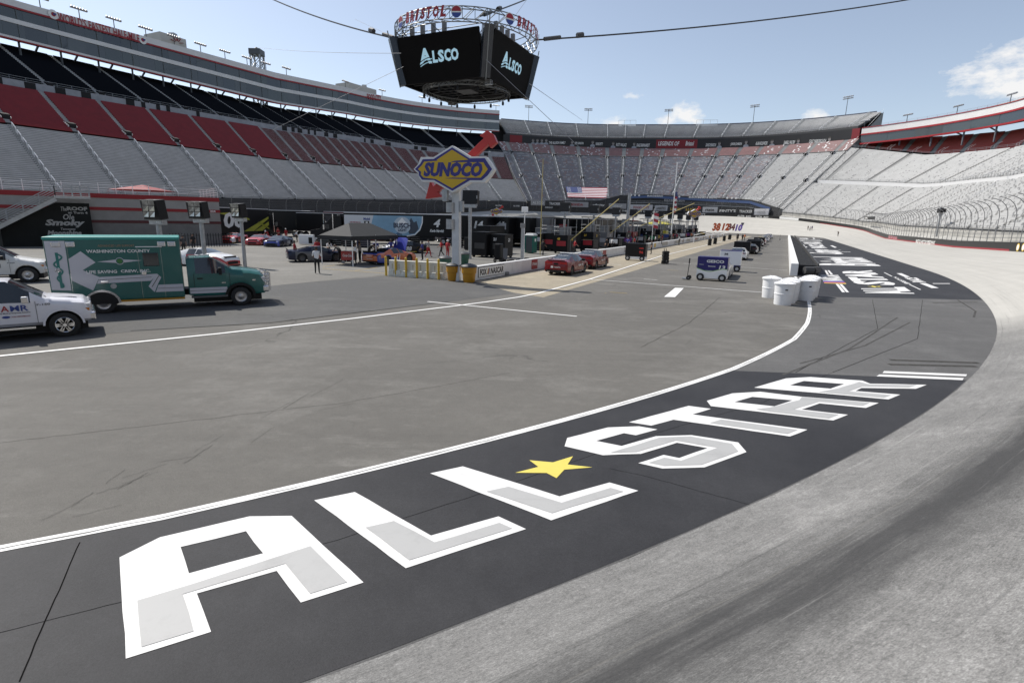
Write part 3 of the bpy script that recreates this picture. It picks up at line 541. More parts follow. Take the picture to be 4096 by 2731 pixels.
def block(parent, s0, s1, o0, z0, o1, z1, rows, style, name='seating_block'):
    n = max(1, int(round((s1 - s0) / 3.4))); mb = MB(); sv = [s0 + (s1 - s0) * i / n for i in range(n + 1)]
    pit = (o1 - o0) / rows
    mats = {'bench': [M('bench_deck', (.42, .42, .422), .8, var=.2, scale=.5), ALS], 'red': [M('red_block_deck', (.12, .03, .03), .8), REDS], 'black': [M('dark_stand_deck', (.07, .07, .075), .9, spec=.1), NAVY], 'benchred': [M('red_deck', (.17, .07, .068), .7, var=.2, scale=.4), M('dull_red_bench', (.20, .035, .036), .6), ALS], 'mixed': [M('far_deck', (.27, .265, .275), .8, var=.2, scale=.4), BLUS, WHS, REDM], 'pale': [DECKL, PALE, GRY], 'palered': [DECKL, REDL, ALS], 'redchair': [M('red_stand_deck', (.24, .10, .09), .8, var=.2, scale=.4), M('bright_red_seat', (.50, .085, .065), .6)]}[style]
    def strip(oa, za, ob, zb, mi):
        ra = [(P(s, oa, za(s)), P(s, ob, zb(s))) for s in sv]
        for (a, b), (c, d) in zip(ra, ra[1:]): mb.quad(a, b, d, c, mi)
    for i in range(rows):
        oa = o0 + pit * i; ob = oa + pit; za = (lambda s, i=i: z0(s) + (z1(s) - z0(s)) * i / rows); zb = (lambda s, i=i: z0(s) + (z1(s) - z0(s)) * (i + 1) / rows)
        strip(oa, za, ob, za, 0); strip(ob, za, ob, zb, 0)
        if style in ('bench', 'benchred'):
            a = lambda k: (lambda s: za(s) + k)
            strip(oa + .40 * pit, a(.34), oa + .40 * pit, a(.43), 1); strip(oa + .40 * pit, a(.43), oa + .85 * pit, a(.43), 1)
            if style == 'benchred': strip(oa + .02, a(.02), oa + .22, a(.02), 2); strip(oa + .86 * pit, a(.40), oa + .86 * pit, a(.50), 2)
        elif style in ('red', 'black', 'redchair'):
            a = lambda k: (lambda s: za(s) + k)
            strip(oa + .25 * pit, a(.40), oa + .62 * pit, a(.42), 1); strip(oa + .62 * pit, a(.40), oa + .78 * pit, a(.80), 1); strip(oa + .25 * pit, a(.12), oa + .25 * pit, a(.40), 1)
        elif style in ('pale', 'palered'):
            a = lambda k: (lambda s: za(s) + k)
            strip(oa + .28 * pit, a(.10), oa + .28 * pit, a(.40), 0); strip(oa + .28 * pit, a(.40), oa + .62 * pit, a(.42), 1); strip(oa + .62 * pit, a(.42), oa + .78 * pit, a(.80), 1)
            for k in range(max(1, int((s1 - s0) / 3.2))):
                u = random.uniform(s0, s1 - .7); e = u + random.uniform(.25, .6); z = za(u); mb.quad(P(u, oa + .58 * pit, z + .45), P(u, oa + .74 * pit, z + .80), P(e, oa + .74 * pit, z + .80), P(e, oa + .58 * pit, z + .45), 2)
        else:
            s = s0 + random.uniform(.1, .9)
            while s < s1 - .4:
                w = random.choice((.5, .5, 1.0)) if style == 'mixed' else random.choice((2.4, 4.2, 6.5))
                e = min(s + w, s1 - .1); z = za((s + e) / 2); mi = random.choices((1, 2, 3), (.60, .24, .16))[0] if style == 'mixed' else 1
                q = [(oa + .3 * pit, z + .40), (oa + .66 * pit, z + .42), (oa + .8 * pit, z + .82)]
                for (u, zz), (v, yy) in zip(q, q[1:]): mb.quad(P(s, u, zz), P(s, v, yy), P(e, v, yy), P(e, u, zz), mi)
                s = e + (.06 if style == 'mixed' else .15)
    o = mb.build(name, mats, parent); o['kind'] = 'stuff'; return o
RAILM = M('handrail_metal', (.70, .70, .70), .4, .3)
def aisle(parent, s, o0, z0, o1, z1, rows, w=1.3, rail=True, dash=False):
    mb = MB(); pit = (o1 - o0) / rows
    for i in range(rows):
        za = z0(s) + (z1(s) - z0(s)) * i / rows; zb = z0(s) + (z1(s) - z0(s)) * (i + 1) / rows; oa = o0 + pit * i
        a, b, c, d = P(s - w / 2, oa, za + .22), P(s + w / 2, oa, za + .22), P(s + w / 2, oa + pit, za + .22), P(s - w / 2, oa + pit, za + .22)
        mb.quad(a, d, c, b, 0); mb.quad(d, V(d.x, d.y, zb + .22), V(c.x, c.y, zb + .22), c, 0)
    if rail:
        k = 3
        for i in range(0, rows - k, k + 1):
            f = lambda j: z0(s) + (z1(s) - z0(s)) * j / rows
            p, q = P(s, o0 + pit * i, f(i) + 1.1), P(s, o0 + pit * (i + k), f(i + k) + 1.1); mb.beam(p, q, .17, .17, 1); mb.beam(V(p.x, p.y, p.z - 1.1), p, .1, .1, 1); mb.beam(V(q.x, q.y, q.z - 1.1), q, .1, .1, 1)
    return mb.build('stair_aisle', [CONC, RAILM], parent)
def tier(parent, s0, s1, o0, z0, o1, z1, rows, style, aisles, rail=True):
    e = [s0] + [a for a in sorted(aisles) if s0 + 2 < a < s1 - 2] + [s1]
    for a, b in zip(e, e[1:]):
        st = style((a + b) / 2) if callable(style) else style
        block(parent, a + (.65 if a != s0 else 0), b - (.65 if b != s1 else 0), o0, z0, o1, z1, rows, st)
    for a in e[1:-1]: aisle(parent, a, o0, z0, o1, z1, rows, rail=rail)
def stand(label): return thing('grandstand', label, 'grandstand', group='grandstands around the oval')
def railing(parent, s0, s1, o, z, h=1.1, step=3.4, post=True, name='railing', mat=None):
    mb = MB(); s = s0
    while s < s1 - .1:
        e = min(s + step, s1); p, q = P(s, o, z(s)), P(e, o, z(e))
        for k in (h, h * .55): mb.beam(p + V(0, 0, k), q + V(0, 0, k), .06, .06)
        if post: mb.beam(p, p + V(0, 0, h), .06)
        s = e
    return mb.build(name, mat or STEEL, parent)
# ---- backstretch stand (left)
A0 = kz((339, 13.5), (467, 8.7), (506, 7.7), (531, 7.3)); A1 = kz((332, 25.8), (451, 22.7), (522, 22.6)); A2 = kz((328, 39.3), (438, 35.2), (515, 33.4)); A3 = kz((327, 42.5), (436, 37.5), (514, 35.9)); A4 = kz((322, 55.3), (414, 48.7), (502, 48.5))
SB = kz((325, 55.9), (421, 48.85), (505, 48.8)); STP = kz((325, 68.), (420, 61.), (504, 59.2))
gl = stand('long grey, red and black grandstand under two storeys of suites, left of the big sign')
la = [458.5 + 13.3 * k for k in range(-10, 11)]; SL0, SL1 = 326.5, 585
tier(gl, SL0, SL1, 16, A0, 33, A1, 36, 'bench', la)
tier(gl, SL0, SL1, 33.4, lambda s: A1(s) + .4, 47, A2, 24, lambda s: 'red' if s > 448 else 'benchred', la + [x + 6.65 for x in la if x < 440], rail=False)
tier(gl, SL0, SL1, 49.3, A3, 72, A4, 26, 'black', [435 + 12.3 * k for k in range(-9, 13)], rail=False)
sweep('concourse_wall', M('concourse_panel', (.30, .31, .335), .6, .2, var=.2, scale=.4), SL0, SL1, [(47.5, lambda s: A2(s)), (48., lambda s: A2(s)), (48., lambda s: A3(s) - .4), (47.5, lambda s: A3(s) - .4)], gl)
s = SL0 + 3
M('opening_dark', (.015, .015, .016), .9)
while s < SL1 - 4:
    if random.random() < .55:
        w = random.choice((1.2, 1.6, 2.4)); mb = MB(); mb.add([P(s, 47.45, A2(s) + .3), P(s + w, 47.45, A2(s + w) + .3), P(s + w, 47.45, A2(s + w) + 2.0), P(s, 47.45, A2(s) + 2.0)], [(0, 3, 2, 1)]); mb.build('concourse_opening', MATS['opening_dark'], gl)
    s += random.uniform(3, 7)
railing(gl, SL0, SL1, 49.2, lambda s: A3(s) - .4, 1.2); railing(gl, SL0, SL1, 15.6, lambda s: A0(s) - .3, 1.3)
sweep('front_wall', M('stand_front_dark', (.045, .045, .047), .8, var=.2, scale=.5), SL0, SL1, [(15.2, lambda s: wallz(s) + .6), (15.6, lambda s: wallz(s) + .6), (15.6, lambda s: A0(s) - .1), (15.2, lambda s: A0(s) - .1)], gl)  # front wall below the first row, one dark grey colour
sweep('rear_wall', M('stand_back', (.07, .07, .075), .8), SL0, SL1, [(72.6, 0), (73, 0), (73, lambda s: A4(s) - .6), (72.6, lambda s: A4(s) - .6)], gl, 6)
def vomitory(parent, s, o, z):
    mb = MB(); c = P(s, o, z); d = P(s, o + 1) - P(s, o); t = V(-d.y, d.x, 0)
    mb.beam(c + t * .9 + V(0, 0, .1), c + t * .9 + d * 3 + V(0, 0, 1.6), .12, 1.1); mb.beam(c - t * .9 + V(0, 0, .1), c - t * .9 + d * 3 + V(0, 0, 1.6), .12, 1.1); mb.beam(c + V(0, 0, .5), c + d * 1.2 + V(0, 0, .9), 1.6, 1.4, 1)
    return mb.build('stair_entrance', [RAILM, MATS['opening_dark']], parent)
def railpair(parent, s, o, z):
    mb = MB(); c = P(s, o, z); d = P(s, o + 1) - P(s, o); t = V(-d.y, d.x, 0)
    for e in (-.8, .8): mb.beam(c + t * e + V(0, 0, .9), c + t * e + d * 2.4 + V(0, 0, 2.4), .07, .07); mb.beam(c + t * e, c + t * e + V(0, 0, .9), .07, .07)
    return mb.build('stair_rail', RAILM, parent)
for a in la:
    if SL0 + 3 < a < SL1: vomitory(gl, a, 34.6, A1(a) + 1.4)
for k in range(-9, 13):
    a = 435 + 12.3 * k
    if SL0 + 2 < a < SL1: vomitory(gl, a, 48.3, A3(a) - .8)
# suites
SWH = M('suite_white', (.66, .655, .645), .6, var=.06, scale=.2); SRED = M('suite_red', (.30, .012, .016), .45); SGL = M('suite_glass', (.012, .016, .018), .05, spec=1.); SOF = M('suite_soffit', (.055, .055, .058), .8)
SGLS = [SGL] + [M('suite_glass_%s' % n, c, .06, spec=1.) for n, c in (('green', (.02, .027, .026)), ('grey', (.028, .032, .034)), ('blue', (.014, .020, .028)))]
def suites(s0, s1, of, zb, zt, bands, deep, panes=5.):
    """bands: list of (name, fraction from, fraction to, material, proud)"""
    root = thing('suite_building', '', 'building')
    f = lambda k: (lambda s: zb(s) + (zt(s) - zb(s)) * k)
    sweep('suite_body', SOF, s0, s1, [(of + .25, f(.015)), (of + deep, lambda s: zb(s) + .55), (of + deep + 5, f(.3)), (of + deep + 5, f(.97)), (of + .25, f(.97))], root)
    for nm, a, b, mt, pr in bands:
        if nm == 'window':
            k = int((s1 - s0) / panes); w = (s1 - s0) / k
            for i in range(k):
                sa, sb = s0 + w * i + .015, s0 + w * (i + 1) - .015; mb = MB(); t = random.uniform(-.05, .05)
                mb.quad(P(sa, of - .02, f(a)(sa)), P(sb, of - .02, f(a)(sb)), P(sb, of + t, f(b)(sb)), P(sa, of + t, f(b)(sa))); mb.f[-1] = mb.f[-1][::-1]
                mb.build('window_pane', random.choice(SGLS), root)
        else: sweep(nm, mt, s0, s1, [(of - pr, f(a)), (of + .3, f(a)), (of + .3, f(b)), (of - pr, f(b))], root)
    return root
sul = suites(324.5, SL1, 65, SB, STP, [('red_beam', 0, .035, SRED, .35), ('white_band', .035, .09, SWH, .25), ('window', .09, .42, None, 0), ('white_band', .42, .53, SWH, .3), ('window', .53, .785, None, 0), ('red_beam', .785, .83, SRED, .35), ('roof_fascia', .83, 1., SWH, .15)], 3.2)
tag(sul, 'long curved two storey suite building with red trim above the black seats'); 
s = 329.
while s < SL1 - 3:
    mb = MB(); z = A3(s) + (A4(s) - A3(s)) * ((66 - 49.3) / 22.7); mb.beam(P(s, 66, z), P(s, 66, SB(s) + .3), .38, .38); mb.build('column', DSTEEL, sul)
    mb = MB(); mb.beam(P(s + 4, 71.4, A4(s) - .5), P(s + 4, 69, SB(s) + 1), .4, .4); mb.build('rear_column', DSTEEL, sul)
    mb = MB(); mb.beam(P(s, 64.85, SB(s) + .5), P(s, 64.85, STP(s) - 2.2), .14, .1); mb.build('mullion', M('mullion_grey', (.16, .17, .17), .5, .3), sul); s += 9.85
def ctext(parent, st, mat, xy0, xy1, o, h, bold=.02, shear=0., s0=-60, s1=600, last=False, off=.0, name='lettering'):
    """text whose centre line runs between two pixels on the curve at offset o"""
    a = hs(*xy0, o, s0, s1, last); b = hs(*xy1, o, s0, s1, last); p, q = P(a[0], o, a[1]), P(b[0], o, b[1]); d = q - p; w = d.length
    x = d.normalized(); y = V(0, 0, 1) - x * x.z; y.normalize()
    return text(parent, st, mat, (p + q) / 2, x, y, h, w, bold, shear, name, off=.25 + off)
LRED = M('sign_red', (.30, .012, .02), .45); LWH = M('sign_white', (.72, .72, .7), .5); LGR = M('sign_grey', (.35, .35, .36), .5); LBL = M('sign_blue', (.03, .06, .25), .5); LBK = M('sign_black', (.012, .012, .012), .5); LYW = M('sign_yellow', (.62, .40, .03), .5)
ctext(sul, "WORLD'S FASTEST HALF-MILE", LRED, (229, 67), (556, 156), 64.8, 2.5, .018, s0=330, last=True)
ctext(sul, 'FOOD CITY', LRED, (1468, 387), (1524, 394), 64.8, 2.6, .03, s0=330, last=True)
for x, y in ((212, 59), (570, 161)):
    a = hs(x, y, 64.8, 330, 600, True); c = P(a[0], 64.7, a[1]); d = (P(a[0], 63) - P(a[0], 64)).normalized(); mb = MB(); mb.cyl(c, c + d * .12, 1.25, n=24); mb.cyl(c + d * .12, c + d * .16, .55, n=20, mi=1); mb.beam(c + d * .2 + V(0, 0, -.15), c + d * .22 + V(0, 0, .25), 1.5, .1, 2); mb.build('round_emblem', [LWH, LRED, LBL], sul, smooth=30)
# roof boxes and truss tower behind the suites
def roofbox(x0, x1, ytop, o, label, s0=330, red=True):
    a = hs(x0, ytop, o, s0, 600, True); b = hs(x1, ytop, o, s0, 600, True); zt = (a[1] + b[1]) / 2; r = thing('roof_box', label, 'building', group='roof boxes on the suites')
    lo = min(a[0], b[0]); hi = max(a[0], b[0]); zb = STP((lo + hi) / 2) - 6
    sweep('wall', M('roof_box_cream', (.52, .50, .46), .7, var=.08, scale=.3), lo, hi, [(o, zb), (o + 9, zb), (o + 9, zt), (o, zt)], r, 9)
    mb = MB(); mb.cbox(P((lo + hi) / 2 - 2, o + 3, zt + .8), (2, 2, 1.6)); mb.build('rooftop_unit', STEEL, r)
    if red:
        c = P(lo + 3.5, o - .1, zt - 2.2); mb = MB(); d = (P(lo, o - 1) - P(lo, o)).normalized(); x = V(-d.y, d.x, 0)
        for k in range(5): an = math.pi * (k + .5) / 5; mb.beam(c + x * math.cos(an) * .8 + V(0, 0, math.sin(an) * .8), c + x * math.cos(an) * 2.4 + V(0, 0, math.sin(an) * 2.2), .75, .1)
        mb.build('red_emblem', LRED, r)
    return r
roofbox(640, 742, 143, 71, 'pale roof box with red emblem on the left suites'); roofbox(1395, 1505, 345, 71, 'pale roof box on the suites left of the hanging screens', red=False)
a = hs(1025, 190, 80, 330, 600, True); b = P(a[0], 80, 0); tw = thing('cable_tower', 'tall steel lattice tower rising behind the left suites', 'tower', (b.x, b.y, 0)); mb = MB(); zt = a[1]
for x, y in ((-2, -2), (2, -2), (2, 2), (-2, 2)): mb.beam((x, y, 0), (x, y, zt - 1), .5)
for k in range(int(zt / 4)):
    z = k * 4.
    for (x0, y0), (x1, y1) in (((-2, -2), (2, -2)), ((2, -2), (2, 2)), ((2, 2), (-2, 2)), ((-2, 2), (-2, -2))): mb.beam((x0, y0, z), (x1, y1, z + 4), .22); mb.beam((x1, y1, z), (x0, y0, z + 4), .22)
mb.build('lattice', STEEL, tw); mb = MB(); mb.box(-2.4, 2.4, -2.4, 2.4, zt - 3.2, zt - 1); mb.cyl((0, 0, zt - 1), (0, 0, zt), 1.2, .4); mb.build('cable_saddle', DSTEEL, tw); TOWER_TOP = V(b.x, b.y, zt)
# ---- turn stands (far)
B0 = kz((212, 10.6), (227, 15.8), (270, 18.9), (284, 18.2), (291, 15.4), (326, 14.0)); B1 = kz((212, 38.6), (241, 40.6), (273, 42.), (318, 43.1)); B2 = kz((212, 45), (243, 46.2), (274, 47.9), (316, 49.5)); B3 = kz((212, 49.8), (243, 51.3), (274, 53.1), (316, 53.8)); B4 = kz((212, 50.9), (243, 52.2), (274, 54.4), (316, 54.8)); B5 = kz((212, 58.6), (246, 61.4), (275, 63.9), (314, 64.9))
gf = stand('grey speckled grandstand round the far turn below the long black portrait banner'); fa = [215.3, 223.5, 232, 239.2, 245.5, 251.9, 260.5, 269.7, 276.5, 282.5, 288.2, 298.1, 307.2, 314.7, 322.9]
tier(gf, 212.0, 325.8, 18, B0, 52, B1, 44, lambda s: 'mixed' if s > 229 else 'pale', fa)
tier(gf, 212.0, 325.8, 52.6, lambda s: B1(s) + .5, 60, B2, 10, 'palered', fa, rail=False)
tier(gf, 212.8, 323, 60.4, B4, 75, B5, 20, 'bench', fa)
railing(gf, 212.8, 323, 60.2, B4, 1.1); railing(gf, 212.8, 325, 17.5, B0, 1.1)
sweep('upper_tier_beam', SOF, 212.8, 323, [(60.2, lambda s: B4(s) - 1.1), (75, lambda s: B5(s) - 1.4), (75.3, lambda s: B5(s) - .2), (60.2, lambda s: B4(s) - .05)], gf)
sweep('parapet', M('navy_parapet', (.05, .055, .085), .6), 214, 322, [(75.3, lambda s: B5(s) - .4), (75.6, lambda s: B5(s) - .4), (75.6, lambda s: B5(s) + .7), (75.3, lambda s: B5(s) + .7)], gf)
sweep('rear_wall', MATS['stand_back'], 212.8, 325, [(75.7, 0), (76, 0), (76, lambda s: B5(s) - .5), (75.7, lambda s: B5(s) - .5)], gf, 6)
sweep('front_wall', MATS['stand_front_dark'], 212.8, 325, [(17.2, lambda s: wallz(s) + 1), (17.5, lambda s: wallz(s) + 1), (17.5, lambda s: B0(s) - .1), (17.2, lambda s: B0(s) - .1)], gf)
for a in fa: vomitory(gf, a, 50.5, B1(a) - 1.0); vomitory(gf, a, 34, B0(a) + (B1(a) - B0(a)) * 16 / 34)
ban = thing('portrait_banner', 'long black banner with red panels, names and grey portraits under the upper tier', 'banner')
BB = lambda s: B2(s) + .35; BT = lambda s: B3(s) + .1; OB = 59.9
BNBK = M('banner_black', (.012, .012, .014), .6); BNRD = M('banner_red', (.19, .008, .014), .6)
def bpanel(name, mat, s0, s1, pr): return sweep(name, mat, s0, s1, [(OB - pr, BB), (OB + .2, BB), (OB + .2, BT), (OB - pr, BT)], ban)
bpanel('banner_cloth', BNBK, 213.2, 324, 0); r4 = lambda x, y: (1850 + x * .35067, 400 + y * .35067); r3 = lambda x, y: (2400 + x * .35068, 400 + y * .35068); z4 = lambda x, y: (2900 + x * .5102, 350 + y * .5102)
sx = lambda xy: hs(*xy, OB, 205, 330)[0]
for a, b in ((r4(540, 450), r4(680, 450)), (r3(640, 500), r3(1110, 500)), (z4(990, 390), z4(1050, 390))): bpanel('red_panel', BNRD, min(sx(a), sx(b)), max(sx(a), sx(b)), .03)
for st, a, b, h in (('THE ALLISON FAMILY', r4(985, 490), r4(1175, 490), 1.5), ('JEFF GORDON', r4(1280, 498), r4(1380, 500), 1.7), ('RICHARD PETTY', r4(1520, 503), r4(1600, 504), 1.7), ('RUSTY WALLACE', r3(185, 512), r3(302, 516), 1.8), ('DALE EARNHARDT', r3(418, 517), r3(568, 519), 1.8), ('LEGENDS OF', r3(665, 498), r3(905, 500), 2.4), ('Bristol', r3(978, 498), r3(1072, 498), 2.6), ('DAVID PEARSON', r3(1208, 516), r3(1325, 515), 1.8), ('JUNIOR JOHNSON', r3(1490, 508), r3(1618, 506), 1.8), ('ALAN KULWICKI', r3(1778, 498), r3(1912, 494), 1.8), ('DARRELL WALTRIP', z4(463, 434), z4(550, 431), 1.8), ('CALE YARBOROUGH', z4(662, 424), z4(795, 420), 1.8)):
    ctext(ban, st, LWH, a, b, OB, h, .02, .15, 205, 330)
POR = M('portrait_grey', (.26, .24, .23), .7, var=.5, scale=1.2); PSH = M('portrait_shirt', (.30, .32, .36), .7, var=.4, scale=.8); PHR = M('portrait_hair', (.05, .045, .04), .7)
for xy in (r4(805, 470), r4(855, 470), r4(905, 470), r4(955, 470), r4(1250, 490), r4(1485, 490), r3(150, 505), r3(390, 510), r3(1362, 505), r3(1668, 490), r3(1962, 485), z4(370, 430), z4(575, 425), z4(820, 410)):
    a = hs(*xy, OB, 205, 330); c = P(a[0], OB - .06, a[1]); d = (P(a[0], OB) - P(a[0], OB + 1)); x = V(-d.y, d.x, 0); u = V(0, 0, 1); mb = MB()
    E = lambda cx, cy, rx, ry, k0=0, k1=16: [(cx + rx * math.cos(2 * math.pi * k / 16), cy + ry * math.sin(2 * math.pi * k / 16)) for k in range(k0, k1)]
    mb.prism([(-1.5, -2.4), (1.5, -2.4), (1.35, -1.3), (.5, -.8), (-.5, -.8), (-1.35, -1.3)], c, x, u, .02, 1); mb.prism(E(0, .3, .72, 1.05), c + d * .03, x, u, .02, 0); mb.prism(E(0, .75, .78, .75, 0, 9), c + d * .06, x, u, .02, 2); mb.build('portrait', [POR, PSH, PHR], ban)
# ribbon board, club deck and sponsor boards at the foot of the far stand
cl = thing('club_deck', 'dark open club deck with blue ribbon board at the foot of the far stand', 'viewing deck'); zr = lambda s: B0(s) - 1.1
c0, c1 = hs(3085, 800, 16.5, 200, 330)[0], hs(2521, 790, 16.5, 200, 330)[0]
sweep('ribbon_board', M('ribbon_blue', (.06, .10, .22), .5), c0, c1, [(16.3, lambda s: B0(s) - 1.75), (16.6, lambda s: B0(s) - 1.75), (16.6, lambda s: B0(s) - .5), (16.3, lambda s: B0(s) - .5)], cl)
sweep('deck_back', M('deck_dark', (.03, .03, .032), .8), c0, c1, [(17., lambda s: wallz(s) + 1.2), (17.15, lambda s: wallz(s) + 1.2), (17.15, lambda s: B0(s) - .4), (17., lambda s: B0(s) - .4)], cl)
for k in (.35, .62): sweep('deck_slab', STEEL, c0, c1, [(15.4, lambda s: wallz(s) + 2 + (B0(s) - wallz(s) - 4) * k), (17, lambda s: wallz(s) + 2 + (B0(s) - wallz(s) - 4) * k), (17, lambda s: wallz(s) + 2.25 + (B0(s) - wallz(s) - 4) * k), (15.4, lambda s: wallz(s) + 2.25 + (B0(s) - wallz(s) - 4) * k)], cl); railing(cl, c0, c1, 15.4, lambda s: wallz(s) + 2.2 + (B0(s) - wallz(s) - 4) * k, 1.0)
for st, a, b in (('BUSCHHHHH', r3(540, 1094), r3(718, 1098)), ('BUSCH BANKS & BREWS', r3(1015, 1110), r3(1340, 1116)), ('BUSCHHHHH', r3(1660, 1124), r3(1848, 1128))): ctext(cl, st, LWH, a, b, 16.5, .9, .03, .1, 200, 330)
for st, a, b in (('BUSCH BANKS & BREWS', r3(735, 1142), r3(970, 1146)), ('BUSCHHHHH', r3(1340, 1155), r3(1540, 1158))): ctext(cl, st, LGR, a, b, 16.9, 1.5, .03, 0, 200, 330)
for x, y in ((357, 1086), (400, 1088), (447, 1090), (860, 1104), (907, 1106), (1455, 1119), (1508, 1120), (1555, 1121), (1940, 1128), (1988, 1130)):
    a = hs(*r3(x, y), 16.5, 200, 330); c = P(a[0], 16.2, a[1]); d = (P(a[0], 15) - P(a[0], 16)); mb = MB(); mb.cyl(c, c + d * .1, .5, n=16); mb.build('round_logo', LWH, cl)
DGR = M('board_grey', (.30, .30, .31), .6); BLB = M('board_black', (.02, .02, .022), .5)
boards = [('ALSCO', r4(780, 1175), r4(940, 1178), DGR, LWH, .8), ('TRACKER', r4(945, 1182), r4(1155, 1190), BLB, LWH, .6), ('HONDA', r4(1165, 1193), r4(1435, 1200), DGR, LRED, .55), ('xfinity', r4(1437, 1200), r4(1665, 1206), BLB, LWH, .6), ('CHEVROLET', r3(100, 1212), r3(300, 1218), DGR, LWH, .55), ('FOOD CITY', r3(345, 1226), r3(600, 1233), M('board_pale', (.5, .5, .52), .6), LRED, .7), ('LOGISTICS', r3(625, 1236), r3(770, 1240), M('board_mid', (.42, .43, .45), .6), LBK, .7), ('LINOH', r3(780, 1243), r3(940, 1248), BLB, LYW, .7), ("LUCAS", r3(950, 1249), r3(1165, 1254), BLB, LYW, .7), ('rtate', r3(1170, 1255), r3(1340, 1260), M('board_mid', (.42, .43, .45), .6), LBK, .6), ("PINTY'S", r3(1345, 1265), r3(1575, 1270), BLB, LWH, .8), ('TRACKER', r3(1580, 1272), r3(1755, 1277), BLB, LWH, .85), ('HEAD', r3(1760, 1278), r3(1925, 1284), M('board_pale', (.5, .5, .52), .6), LGR, .5)]
BO = ['first', 'second', 'third', 'fourth', 'fifth', 'sixth', 'seventh', 'eighth', 'ninth', 'tenth', 'eleventh', 'twelfth', 'last']
for bi, (st, a, b, mb_, ml, k) in enumerate(boards):
    ha, hb = hs(*a, 14.6, 200, 330), hs(*b, 14.6, 200, 330); zc = (ha[1] + hb[1]) / 2; s_, e_ = min(ha[0], hb[0]), max(ha[0], hb[0])
    bd = sweep('sponsor_board', mb_, s_, e_, [(14.5, zc - 1.25), (14.65, zc - 1.25), (14.65, zc + 1.6), (14.5, zc + 1.6)], None, 9)
    tag(bd, {BLB: 'black', DGR: 'grey'}.get(mb_, 'pale') + ' sponsor board on the far fence, %s from the left' % BO[bi], 'sponsor board', 'sponsor boards on the far fence')
    p, q = P(ha[0], 14.5, zc), P(hb[0], 14.5, zc); x = (q - p); L = x.length; text(bd, st, ml, (p + q) / 2 + V(0, 0, .1), x, (0, 0, 1), 1.3, L * k, .02, off=.18)
# flag laid over the seats
fl = thing('flag_banner', 'large flag with stars and stripes spread over the lower far seats', 'flag'); qa = [hs(*r4(*p), o, 200, 330) for p, o in (((1185, 1152), 19), ((1650, 1160), 19), ((1650, 1046), 25.5), ((1192, 1037), 25.5))]
sl_, sr_ = (qa[0][0] + qa[3][0]) / 2, (qa[1][0] + qa[2][0]) / 2; zl0 = max(B0((sl_ + sr_) / 2) + 1.7, (qa[0][1] + qa[1][1]) / 2 + .3); zl1 = zl0 + 5.9
FP = lambda u, v, h=0.: P(sl_ + (sr_ - sl_) * u, 19 + 6.5 * v - h, zl0 + (zl1 - zl0) * v + h * .6)
for k in range(13):
    mb = MB(); n = 10
    for i in range(n): u, w = i / n, (i + 1) / n; mb.quad(FP(u, k / 13), FP(w, k / 13), FP(w, (k + 1) / 13), FP(u, (k + 1) / 13))
    mb.build('stripe', M('flag_red', (.34, .03, .05), .7) if k % 2 == 0 else M('flag_white', (.74, .74, .74), .7), fl)
mb = MB(); mb.quad(FP(0, 6 / 13, .05), FP(.38, 6 / 13, .05), FP(.38, 1, .05), FP(0, 1, .05)); mb.build('canton', M('flag_blue', (.06, .08, .2), .7), fl); mb = MB()
for r in range(9):
    for c in range(6 if r % 2 == 0 else 5): u = .03 + (c + (.5 if r % 2 else 0)) * .063; v = 6 / 13 + .04 + r * .053; mb.quad(FP(u, v, .1), FP(u + .022, v, .1), FP(u + .022, v + .03, .1), FP(u, v + .03, .1))
mb.build('stars', MATS['flag_white'], fl)
# ---- front stretch stand (right)
C0 = kz((36, 3.8), (120, 4.6), (170, 6), (213, 10.)); C1 = kz((105, 15.3), (170, 18), (212, 23.4)); C2 = kz((113, 16.9), (172, 19.5), (212, 25)); C3 = kz((165, 30.5), (190, 33), (212, 40.5)); C4 = kz((179, 39.75), (200, 43), (212, 47.5)); D0 = kz((172, 40.2), (201, 41.8), (212, 42.3)); D1 = kz((173, 47.5), (201.6, 49.2), (212, 49.8))
gr = stand('bright aluminium grandstand with a red upper deck along the right side'); ra = [165.6 + 7.2 * k for k in range(-34, 7)]
tier(gr, -60, 212.3, 16, C0, 33.5, C1, 27, 'pale', ra[1::2], rail=False); tier(gr, -60, 212.3, 36, C2, 55, C3, 28, 'pale', ra[::2], rail=False); tier(gr, -60, 211.8, 64.8, lambda s: C3(s) + .6, 70, C4, 17, 'redchair', ra, rail=False)
sweep('walkway', CONC, -60, 211.8, [(33.4, C1), (36, C1), (36, lambda s: C1(s) - .5), (33.4, lambda s: C1(s) - .5)], gr); sweep('walkway_wall', M('pale_panel', (.6, .6, .6), .6), -60, 211.8, [(35.8, C1), (36, C1), (36, lambda s: C2(s) + .2), (35.8, lambda s: C2(s) + .2)], gr)
railing(gr, -60, 211.8, 36, lambda s: C2(s) + .2, 1.0, 2.4); railing(gr, -60, 211.8, 55.6, lambda s: C3(s) + .5, 1.0, 3.); railing(gr, -60, 211.8, 15.8, lambda s: C0(s) - .4, 1.0, 3.)
for a in ra: railpair(gr, a, 56.2, C3(a) + .8)
for a in ra[::2]: railpair(gr, a + 2, 36.6, C2(a) + .2)
sweep('front_walk', M('front_walk', (.42, .41, .38), .8, var=.25, scale=.4), -60, 211.8, [(13.7, lambda s: wallz(s) + .9), (16, lambda s: max(wallz(s) + .9, C0(s) - 1.4)), (16, lambda s: C0(s) - .05), (16.2, lambda s: C0(s) - .05), (16.2, lambda s: wallz(s) + .2), (13.7, lambda s: wallz(s) + .2)], gr)
sweep('rear_wall', MATS['stand_back'], -60, 211, [(71, 0), (71.4, 0), (71.4, lambda s: C4(s) - .5), (71, lambda s: C4(s) - .5)], gr, 6)
